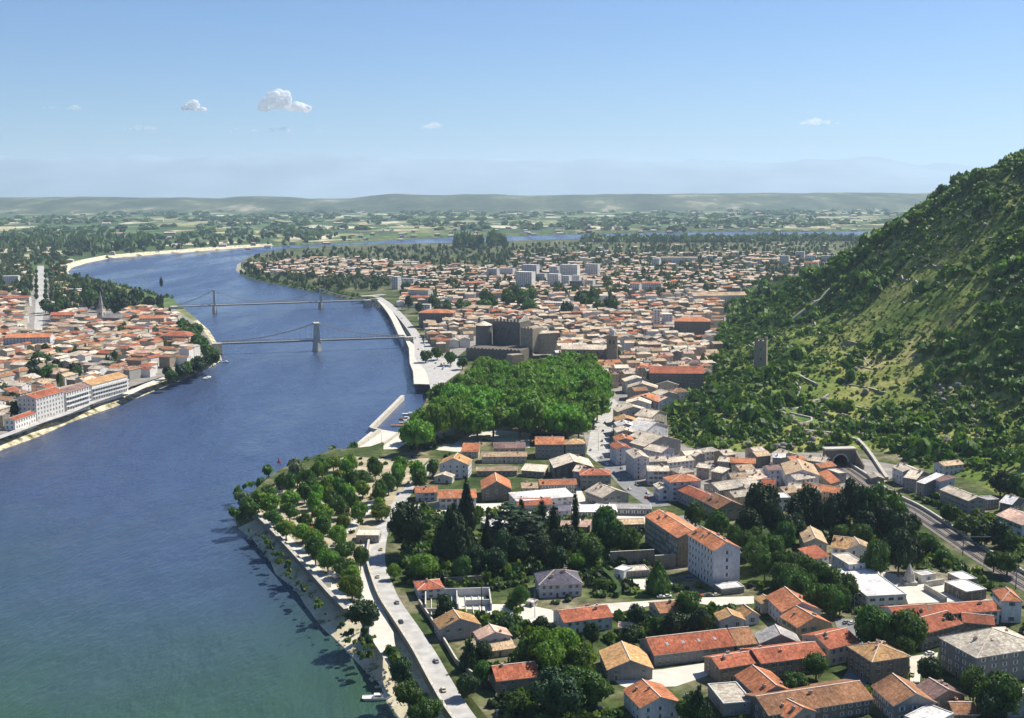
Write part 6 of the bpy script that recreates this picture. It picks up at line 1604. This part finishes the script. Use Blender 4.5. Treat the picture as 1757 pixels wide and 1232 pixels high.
# gardens and verges on the near bank
def freept(n, poly, occr, z=GZ, f=0):
    out = []; xs = [p[0] for p in poly]; yy = [p[1] for p in poly]
    for k in range(n):
        a, b = rs.uniform(min(xs),max(xs)), rs.uniform(min(yy),max(yy))
        if not inpoly(a, b, poly): continue
        q = P(*Z(f,(a,b)), z)
        if occ_free(q.x, q.y, occr): out.append(q)
    return out
gp = []
for poly, n, rr_ in (([(650,960),(1040,960),(1110,1010),(1290,1000),(1330,1010),(1000,1040),(1000,1232),(1110,1240),(830,1240),(760,1150),(700,1060)], 3400, (.7,2.4)),
        ([(1000,1040),(1300,1040),(1290,1075),(1110,1100),(1050,1110)], 900, (.8,2.2)), ([(1360,850),(1460,850),(1600,900),(1757,1000),(1757,1040),(1650,1000),(1500,960),(1380,930)], 1500, (1,2.8)),
        ([(1540,830),(1757,880),(1757,1000),(1640,910)], 1300, (1,2.6)), ([(1180,930),(1300,870),(1500,1010),(1560,1180),(1480,1200),(1380,1020)], 500, (.8,2)),
        ([(415,880),(440,885),(520,960),(640,1060),(645,1160),(560,1070),(500,1000),(430,920)], 700, (.5,1.7)), ([(655,1050),(700,1090),(820,1232),(720,1232),(668,1130)], 620, (.9,2.8)), ([(690,870),(1100,900),(1110,970),(690,1000)], 1300, (1.2,3)),
        ([(420,850),(600,785),(820,775),(700,850),(630,1010)], 420, (.7,1.8)), ([(700,760),(760,750),(760,770),(700,775)], 40, (1,2)), ([(1757,880),(2050,1000),(2050,1232),(1757,1100)], 1500, (1,2.8)), ([(1000,1180),(1757,1232),(1757,1240),(900,1240)], 200, (1,2))):
    for q in freept(n, poly, 1.0):
        r_ = rs.uniform(*rr_); gp.append((q.x, q.y, GZ-.2, r_, r_*rs.uniform(.9,1.5)))
gp = np.array(gp); sel = r2.rand(len(gp))
scatter('garden_shrubs', gp[sel < .5], T1, LM['broad'], 'green shrubs and hedges filling the gardens between the houses', 'shrubs')
scatter('garden_greenery', gp[(sel >= .5) & (sel < .75)], T1, LM['bright'], 'light green garden plants and vegetable plots between the houses', 'plants')
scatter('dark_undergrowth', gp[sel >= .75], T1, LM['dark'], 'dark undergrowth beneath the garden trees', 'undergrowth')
# river bank vegetation
bp = []
for q, w in zip(rb, rw):
    px, py = proj(q.x, q.y, 0)
    if w[1] == 2 and q.y < 2500:
        for k in range(3): bp.append((q.x+rs.uniform(-2,12), q.y+rs.uniform(-4,8), rs.uniform(.5,4), rs.uniform(1.5,3.5), rs.uniform(2,5)))
for q in lb:
    px, py = proj(q.x, q.y, 0)
    if 480 < py < 520: 
        for k in range(2): bp.append((q.x-rs.uniform(0,14), q.y+rs.uniform(-4,6), rs.uniform(1,6), rs.uniform(2,4), rs.uniform(3,7)))
scatter('bank_shrubs', bp, T2, LM['broad'], 'bushes along the river banks', 'shrubs')
# distant trees among the suburbs and on the plain
dp = []
for poly, n, rr_, hh in (([(680,525),(700,480),(640,500),(560,496),(440,476),(412,462),(440,440),(560,428),(700,426),(860,422),(1100,416),(1500,412),(1440,462),(1300,490),(1240,505),(1000,515),(830,505),(760,520)], 4800, (2.2,5), (5,10)),
        ([(0,505),(0,440),(115,440),(110,478),(215,505),(215,535),(80,520)], 1100, (3,6), (6,11)), ([(0,452),(100,448),(250,434),(450,421),(600,415),(600,405),(400,410),(200,425),(0,430)], 480, (5,9), (7,13)),
        ([(735,545),(1235,505),(1210,650),(1150,690),(1040,650),(900,560)], 260, (2.5,4.5), (6,10)), ([(-20,720),(215,640),(330,600),(300,535),(20,505)], 260, (2.5,4.5), (6,9)),
        ([(1230,560),(1260,510),(1440,462),(1460,440),(1440,455),(1300,490)], 200, (4,7), (8,13))):
    for q in freept(n, poly, 1.0): r_ = rs.uniform(*rr_); dp.append((q.x, q.y, GZ+r_*.3, r_, rs.uniform(*hh)))
LM['far'] = leafmat('far', (.04,.07,.025), (.07,.11,.035), (.12,.16,.06), .2, .02)
scatter('distant_trees', dp, T2, LM['far'], 'countless small trees between the distant suburban houses', 'trees')
fp = []
for k in range(3200):
    a = rs.uniform(-60,1700); b = 340+ (rs.random()**1.3)*72; q = P(a, b, GZ)
    if fbm(q.x/420, q.y/420, 3) < .40+.03*rs.random(): continue
    if b > 396 and a > 560: continue
    r_ = rs.uniform(7,16)*(1+(412-b)/50); fp.append((q.x, q.y, GZ, r_*1.4, rs.uniform(8,17)))
for f_, b0 in ((0,0),):
    for k in range(120):
        a = rs.uniform(0,260); b = rs.uniform(408,432); q = P(a, b, GZ); r_ = rs.uniform(8,14); fp.append((q.x, q.y, GZ, r_, rs.uniform(14,24)))
    for (a0,a1,b) in ((778,826,424),(838,866,421),(1000,1300,414),(1300,1500,412)):
        for k in range(int((a1-a0)*.7)):
            q = P(rs.uniform(a0,a1), b+rs.uniform(-2,2), GZ); fp.append((q.x, q.y, GZ, rs.uniform(8,14), rs.uniform(14,30) if a1 < 900 else rs.uniform(8,16)))
scatter('plain_woods', fp, T3, LM['far'], 'hedgerows and woods across the distant plain', 'woods')
print('trees', NTREE, sum(NTREE.values()), 'plane', len(prk))
# ============================================================ VEHICLES, BOATS, TENTS
CARP = [plain('car_paint_'+n, c, .3, .03, 1, spec=.5) for n, c in (('white',(.75,.75,.73)),('red',(.5,.03,.02)),('blue',(.08,.15,.35)),('cream',(.6,.55,.4)),('grey',(.3,.31,.32)),('yellow',(.62,.47,.08)),('dark',(.06,.07,.08)))]
CNAME = ['white','red','blue','cream','grey','yellow','black']
M_TYRE = plain('tyre', (.03,.03,.03), .9, .1)
def car_meshes(m):
    mb = MB()
    pr = [(-2.05,.35),(-2.1,.7),(-1.95,.88),(-.95,.95),(1.0,.95),(1.95,.80),(2.1,.62),(2.05,.35)]
    for (xa,za),(xb,zb) in zip(pr[:-1], pr[1:]): mb.poly([(xa,-.8,za),(xa,.8,za),(xb,.8,zb),(xb,-.8,zb)][::-1])
    mb.poly([(x,-.8,z) for x,z in pr][::-1]); mb.poly([(x,.8,z) for x,z in pr]); mb.poly([(-2.05,-.8,.35),(2.05,-.8,.35),(2.05,.8,.35),(-2.05,.8,.35)][::-1])
    mb.poly([(-1.05,-.62,1.42),(.35,-.62,1.42),(.35,.62,1.42),(-1.05,.62,1.42)])
    body = mb.mesh('body'); body.materials.append(m)
    mb = MB(); b = [(-1.55,-.74,.93),(.95,-.74,.93),(.95,.74,.93),(-1.55,.74,.93)]; t_ = [(-1.05,-.62,1.40),(.35,-.62,1.40),(.35,.62,1.40),(-1.05,.62,1.40)]
    mb.hull(b, t_); g = mb.mesh('windows'); g.materials.append(M_GLASS)
    mb = MB(); a = [2*math.pi*i/10 for i in range(10)]
    mb.hull([(.31*math.cos(t),-.1,.31*math.sin(t)) for t in a], [(.31*math.cos(t),.1,.31*math.sin(t)) for t in a]); w = mb.mesh('wheel'); w.materials.append(M_TYRE)
    return body, g, w
CM_ = [car_meshes(m) for m in CARP]; NCAR = [0]
def car(x, y, rz, i, label, group=None, g=GZ+.13):
    r = empty('parked_car', (x, y, g), rz, label, 'car', group); r.scale = (.72,)*3; b, gl, w = CM_[i]
    put('body', b, r, (0,0,0)); put('windows', gl, r, (0,0,0))
    for sx_ in (-1.3, 1.3):
        for sy_ in (-.78, .78): put('wheel', w, r, (sx_, sy_, .31))
    NCAR[0] += 1; return r
def cars_along(f, l, offs, n, where, seed, g=GZ+.13):
    pts = pts_of(f, l); rsx = random.Random(seed); L = [0]
    for a, b in zip(pts[:-1], pts[1:]): L.append(L[-1]+(b-a).length)
    for k in range(n):
        s = rsx.uniform(0, L[-1]) if len(offs) > 2 else (k+.5+rsx.uniform(-.2,.2))/n*L[-1]
        i = max(j for j in range(len(L)) if L[j] <= s); i = min(i, len(pts)-2); a, b = pts[i], pts[i+1]; d = (b-a).normalized(); c = a+d*(s-L[i]); o_ = offs[k % len(offs)]
        ci = rsx.choice([0,0,0,1,2,3,3,4,4,5,6]); car(c.x-d.y*o_, c.y+d.x*o_, math.atan2(d.y, d.x)+rsx.uniform(-.06,.06), ci, 'small %s car %s' % (CNAME[ci], where), 'cars '+where, g)
cars_along(7, [(180,570),(190,420),(230,280),(270,190)], [-8,-3.2,3.2,8.5,-8.4], 34, 'on the wide main street by the plane trees', 1)
cars_along(7, [(330,330),(300,420),(270,500)], [0,3], 7, 'parked at the foot of the row houses', 2)
cars_along(7, [(250,600),(330,700),(420,800),(520,880)], [-3,3], 10, 'on the street through the old quarter', 3)
cars_along(13, [(650,500),(672,435),(712,375),(765,300),(820,240),(865,190)], [3.1,-3.1], 12, 'parked along the upper river road', 4)
cars_along(13, [(730,290),(790,215),(850,180)], [6.5,-7], 8, 'in the parking lane above the river road', 5)
cars_along(13, [(985,1205),(845,965),(700,745),(645,590),(650,510)], [1.4,-1.4], 6, 'driving along the river road', 10)
cars_along(9, [(1290,960),(1330,1000),(1380,960),(1430,980)], [0,4,-4], 12, 'on the quay car park below the castle', 6)
cars_along(9, [(1080,660),(1140,735),(1190,810),(1215,900)], [3.5,-3.5], 8, 'on the quay road beneath the castle', 7)
cars_along(22, [(508,300),(505,500),(485,800)], [6,-6], 14, 'lining the boulevard across the river', 8)
cars_along(3, [(1100,850),(1230,920),(1450,1050)], [2.5], 3, 'under the avenue trees', 9)
for f, p, rz, ci, lb_ in ((4,(875,195),.2,1,'small red car in front of the barrack block terrace'),(4,(950,190),.1,6,'black car between the red and the cream one'),(4,(1005,188),.3,3,'cream car nearest the pale apartment gable'),(4,(590,203),.1,0,'white car behind the low brown roof'),(4,(640,198),.1,0,'second white car behind the low brown roof'),
        (4,(290,785),.3,0,'white car in the white yard beside the barn'),(4,(800,950),.1,4,'grey car by the bottom orange house'),(4,(130,1050),.4,6,'black car at the bottom left yard'),(3,(480,505),1.9,1,'dark red car at the street corner below the old quarter'),
        (6,(480,480),.6,0,'white car at the avenue foot'),(6,(440,475),.6,4,'grey car at the avenue foot'),(6,(1060,705),.2,0,'white car on the small white street'),(6,(930,860),1.2,3,'cream car on the small white street'),(3,(800,1105),.1,2,'blue car in the barrack courtyard'),(5,(520,1130),-.5,4,'grey car beside the school wing')):
    q = P(*Z(f,p), GZ); car(q.x, q.y, rz, ci, lb_)
# caravans and tents
M_CAR = plain('caravan_shell', (.72,.71,.66), .4, .06); TENTM = [plain('tent_'+n, c, .85, .1) for n, c in (('orange',(.62,.24,.05)),('blue',(.10,.22,.45)),('cream',(.66,.60,.45)),('green',(.10,.20,.10)))]
def caravan(x, y, rz, label, group=None):
    r = empty('caravan', (x, y, GZ+.06), rz, label, 'caravan', group); r.scale = (.72,)*3; mb = MB()
    pr = [(-2.3,.5),(-2.5,1.4),(-2.1,2.5),(1.9,2.6),(2.4,1.6),(2.2,.5)]
    mb.hull([(x_,-1.05,z) for x_, z in pr][::-1], [(x_,1.05,z) for x_, z in pr][::-1]); mb.obj('body', M_CAR, r)
    for s in (-1,1):
        mb = MB(); mb.box(-1.6,-.3,s*1.06-.02,s*1.06+.02,1.4,2.1); mb.box(.5,1.5,s*1.06-.02,s*1.06+.02,1.4,2.1); mb.obj('window', M_GLASS, r)
        put('wheel', CM_[0][2], r, (0, s*.95, .31))
    mb = MB(); mb.tube((-2.4,0,.5),(-3.5,0,.45),.06); mb.obj('towbar', M_STEEL, r)
def tent(x, y, rz, i, label, group=None):
    r = empty('tent', (x, y, GZ+.06), rz, label, 'tent', group); r.scale = (.75,)*3; mb = MB(); n = ['orange','blue','cream','green'][i]
    mb.poly([(-2,-1.6,0),(2,-1.6,0),(1.7,0,2.1),(-1.7,0,2.1)]); mb.poly([(2,1.6,0),(-2,1.6,0),(-1.7,0,2.1),(1.7,0,2.1)]); mb.poly([(2,-1.6,0),(2,1.6,0),(1.7,0,2.1)]); mb.poly([(-2,1.6,0),(-2,-1.6,0),(-1.7,0,2.1)])
    mb.obj('canvas', TENTM[i], r); mb = MB(); mb.tube((-1.7,0,0),(-1.7,0,2.3),.04); mb.tube((1.7,0,0),(1.7,0,2.3),.04); mb.obj('poles', M_STEEL, r)
for k, p in enumerate([(170,345),(190,365),(200,385),(205,405),(330,295),(385,325),(400,300),(500,290),(455,640),(480,655),(550,725),(570,735),(500,505),(470,520),(520,530),(300,265),(250,320),(430,430),(400,480),(350,545),(440,690),(560,365)]):
    q = P(*Z(13,p), GZ)
    w = 'at the pointed river end' if p[0] < 260 else 'in the middle of the campsite' if p[1] < 440 else 'near the river road side' if p[0] > 495 else 'beside the white levee path'
    if k % 3 != 2: caravan(q.x, q.y, rs.uniform(-.4,.4)+(1.2 if k % 2 else 0), 'white caravan '+w, 'caravans '+w)
    else: i = (k//3) % 4; tent(q.x, q.y, rs.uniform(-1,1), i, ['orange','blue','cream','green'][i]+' ridge tent '+w, 'tents '+w)
for k, p in enumerate([(380,455),(460,470),(490,570),(405,350),(340,335)]):
    q = P(*Z(13,p), GZ); i = [0,0,2,1,2][k]; w = ['among the middle trees','near the green clearing','by the shore path side','in the upper middle','near the river end rows'][k]; tent(q.x, q.y, k*.6, i, ['orange','blue','cream','green'][i]+' tent '+w)
# boats
M_HULL = plain('boat_hull', (.72,.71,.66), .45, .08); M_WOODB = plain('boat_wood', (.28,.16,.09), .6, .2)
def boat(x, y, rz, L, label, wood=False, cabin=True, group=None):
    r = empty('motorboat' if cabin else 'rowing_boat', (x, y, 0), rz, label, 'boat', group); w = L*.17; mb = MB()
    tp = [(-L/2,-w*.8),(0,-w),(L*.3,-w*.75),(L/2,0),(L*.3,w*.75),(0,w),(-L/2,w*.8)]; h = .9 if cabin else .55
    mb.hull([(x_*.86,y_*.6,-.3) for x_,y_ in tp], [(x_,y_,h) for x_,y_ in tp], caps=False); mb.poly([(x_*.97,y_*.9,h-.25) for x_,y_ in tp])
    mb.obj('hull', M_WOODB if wood else M_HULL, r)
    if cabin:
        mb = MB(); mb.hull([(-L*.15,-w*.65,h-.24),(L*.22,-w*.6,h-.24),(L*.22,w*.6,h-.24),(-L*.15,w*.65,h-.24)], [(-L*.12,-w*.55,h+.75),(L*.12,-w*.5,h+.75),(L*.12,w*.5,h+.75),(-L*.12,w*.55,h+.75)]); c = mb.obj('cabin', M_HULL, r)
        mb = MB(); mb.box(-L*.08,L*.13,-w*.61,w*.61,h+.25,h+.55); mb.obj('cabin_window', M_GLASS, c)
    else:
        for k in (-.2,.1): mb = MB(); mb.box(k*L-.12,k*L+.12,-w*.85,w*.85,h-.2,h-.12); mb.obj('thwart', M_WOODB, r)
for f, p, rz, L, lb_, wd, cb_ in ((13,(645,1148),.05,9,'lone white motorboat moored off the pale shore',False,True),(26,(960,540),.05,11,'largest white boat moored under the plane trees',False,True),(26,(900,600),.08,10,'second boat moored under the plane trees',True,True),
        (26,(940,620),.05,8,'small boat squeezed beside the second moored one',False,True),(26,(840,685),0,14,'long low barge-like boat inside the jetty',True,False),(26,(890,655),.1,8,'short white boat above the long low one',False,True),
        (24,(878,940),1.4,12,'white boat off the pale bank across the river',False,True),(24,(1050,790),0,7,'tiny boat by the river point',False,True),(9,(1050,740),.9,8,'moored boat at the quay below the road bridge',False,True),(9,(1085,790),1.0,8,'moored boat nearer the footbridge end',True,True)):
    q = P(*Z(f,p), .5); boat(q.x, q.y, rz, L, lb_, wd, cb_)
q = P(*Z(13,(238,175)), 0); r = empty('buoy', q, 0, 'small red channel buoy on the blue river', 'buoy'); mb = MB(); mb.cyl(0,0,-.5,.6,1.0,1.0,12); mb.obj('float', CARP[1], r); mb = MB(); mb.cyl(0,0,.603,2.4,.6,.1,8); mb.obj('topmark', CARP[1], r)
for f, p, H, lb_ in ((26,(575,990),9,'street lamp at the corner of the boat ramp'),(6,(495,470),10,'street lamp at the school corner'),(6,(683,590),9,'street lamp between the round trees'),(6,(990,910),8,'street lamp on the small white street'),(2,(1045,390),10,'slim pole by the hedge of the white lane'),(7,(195,560),10,'street lamp at the near end of the main street')):
    q = P(*Z(f,p), GZ); r = empty('street_lamp', q, 0, lb_, 'street lamp'); mb = MB(); mb.tube((0,0,0),(0,0,H),.12,.07); mb.obj('post', M_STEEL, r); mb = MB(); mb.tube((0,0,H),(1.4,0,H+.3),.06); mb.box(1.1,1.9,-.15,.15,H+.2,H+.36); mb.obj('lamp_arm', M_STEEL, r)
# clouds: soft puffs beyond the plain
def cumulus(px, py, wpx, hpx, D, label, seed):
    import bmesh
    rsc = random.Random(seed); c = PD(px, py, D); k = D/FPX; W_, H_ = wpx*k/2, hpx*k/2; bm = bmesh.new()
    for i in range(70):
        u = rsc.uniform(-1,1); top = (1-abs(u+.15)**1.4*.8)*(1 if u < .35 else .5); zz = rsc.uniform(-.7, -.7+1.25*max(.1,top)); r_ = H_*rsc.uniform(.2,.42)*(1-.35*abs(u))
        m = Matrix.Translation((u*W_*.9, rsc.uniform(-.4,.4)*W_, zz*H_)) @ Matrix.Diagonal((1.2*r_, r_, .9*r_, 1)); bmesh.ops.create_icosphere(bm, subdivisions=2, radius=1, matrix=m)
    me = bpy.data.meshes.new('cloud'); bm.to_mesh(me); bm.free(); o = link('cloud', me, None, [M_CLOUD]); o.location = c
    md = o.modifiers.new('fuse', 'REMESH'); md.mode = 'VOXEL'; md.voxel_size = H_*.07; md.use_smooth_shade = True
    return props(o, label, 'cloud')
t = NT('cloud_white'); t.col((.97,.97,.97)); t.rough(1, 0); tr = t.new('ShaderNodeBsdfTranslucent'); tr.inputs[0].default_value = (.99,.98,.96,1); ms = t.new('ShaderNodeMixShader'); ms.inputs[0].default_value = .55
t.link(t.b.outputs[0], ms.inputs[1]); t.link(tr.outputs[0], ms.inputs[2]); t.link(ms.outputs[0], t.out.inputs['Surface']); M_CLOUD = t.m
def cloud(px, py, wpx, hpx, D, dens, label, seed):
    rsc = random.Random(seed); c = PD(px, py, D); k = D/FPX; mb = MB(); W_, H_ = wpx*k/2, hpx*k/2
    import bmesh
    bm = bmesh.new()
    for i in range(9):
        u = rsc.uniform(-1,1); h = (1-abs(u))*rsc.uniform(.5,1.0); r_ = H_*(.35+.55*h)
        m = Matrix.Translation((u*W_*.8, rsc.uniform(-.3,.3)*W_, r_*.6-H_*.6)) @ Matrix.Diagonal((1.25*r_, r_, .8*r_, 1)); bmesh.ops.create_icosphere(bm, subdivisions=2, radius=1, matrix=m)
    me = bpy.data.meshes.new('cloud'); bm.to_mesh(me); bm.free()
    mod = None; o = link('cloud', me, None, [])
    md = o.modifiers.new('fuse', 'REMESH'); md.mode = 'VOXEL'; md.voxel_size = H_*.16; md.use_smooth_shade = True
    t = bpy.data.materials.new('cloud_%d' % seed); t.use_nodes = True; nn = t.node_tree.nodes; nn.clear(); pv = nn.new('ShaderNodeVolumePrincipled'); oo = nn.new('ShaderNodeOutputMaterial')
    t.node_tree.links.new(pv.outputs[0], oo.inputs['Volume']); pv.inputs['Color'].default_value = (1,1,1,1); pv.inputs['Anisotropy'].default_value = .5
    tc = nn.new('ShaderNodeTexCoord'); nz = nn.new('ShaderNodeTexNoise'); nz.inputs['Scale'].default_value = 3.2/H_; nz.inputs['Detail'].default_value = 4
    rp = nn.new('ShaderNodeMapRange'); rp.inputs[1].default_value = .42; rp.inputs[2].default_value = .62; rp.inputs[3].default_value = 0; rp.inputs[4].default_value = dens
    t.node_tree.links.new(tc.outputs['Object'], nz.inputs[0]); t.node_tree.links.new(nz.outputs[0], rp.inputs[0]); t.node_tree.links.new(rp.outputs[0], pv.inputs['Density'])
    me.materials.append(t); o.location = c; return props(o, label, 'cloud')
CL = 40000
cumulus(490,171,92,44,CL,'brightest puffy cloud over the distant plain',1); cumulus(333,180,42,22,CL,'small puffy cloud left of the brightest one',2)
cloud(128,183,30,14,CL,.008,'faint little cloud high at the left',3); cloud(83,183,26,10,CL,.006,'faintest little cloud near the left edge',4); cloud(470,221,210,16,CL,.006,'long thin cloud bank under the brightest cloud',5)
cloud(240,218,90,16,CL,.006,'faint cloud strip at the left low in the sky',6); cloud(748,214,60,20,CL,.008,'faint cloud puff in the middle of the sky',7); cloud(1405,207,80,22,CL,.008,'faint pale cloud above the right horizon',8)
print('cars', NCAR)
# ============================================================ the air
mb = MB(); mb.box(-26000, 34000, -1500, 36100, -6, 1080)
hz = mb.obj('haze', []); props(hz, kind='stuff')
hm_ = bpy.data.materials.new('haze_air'); hm_.use_nodes = True
nn = hm_.node_tree.nodes; nn.clear()
pv = nn.new('ShaderNodeVolumePrincipled'); pv.inputs['Color'].default_value = (.60, .79, 1.0, 1)
pv.inputs['Density'].default_value = 4.6e-5; pv.inputs['Anisotropy'].default_value = 0.2
oo = nn.new('ShaderNodeOutputMaterial'); hm_.node_tree.links.new(pv.outputs[0], oo.inputs['Volume'])
hz.data.materials.append(hm_)
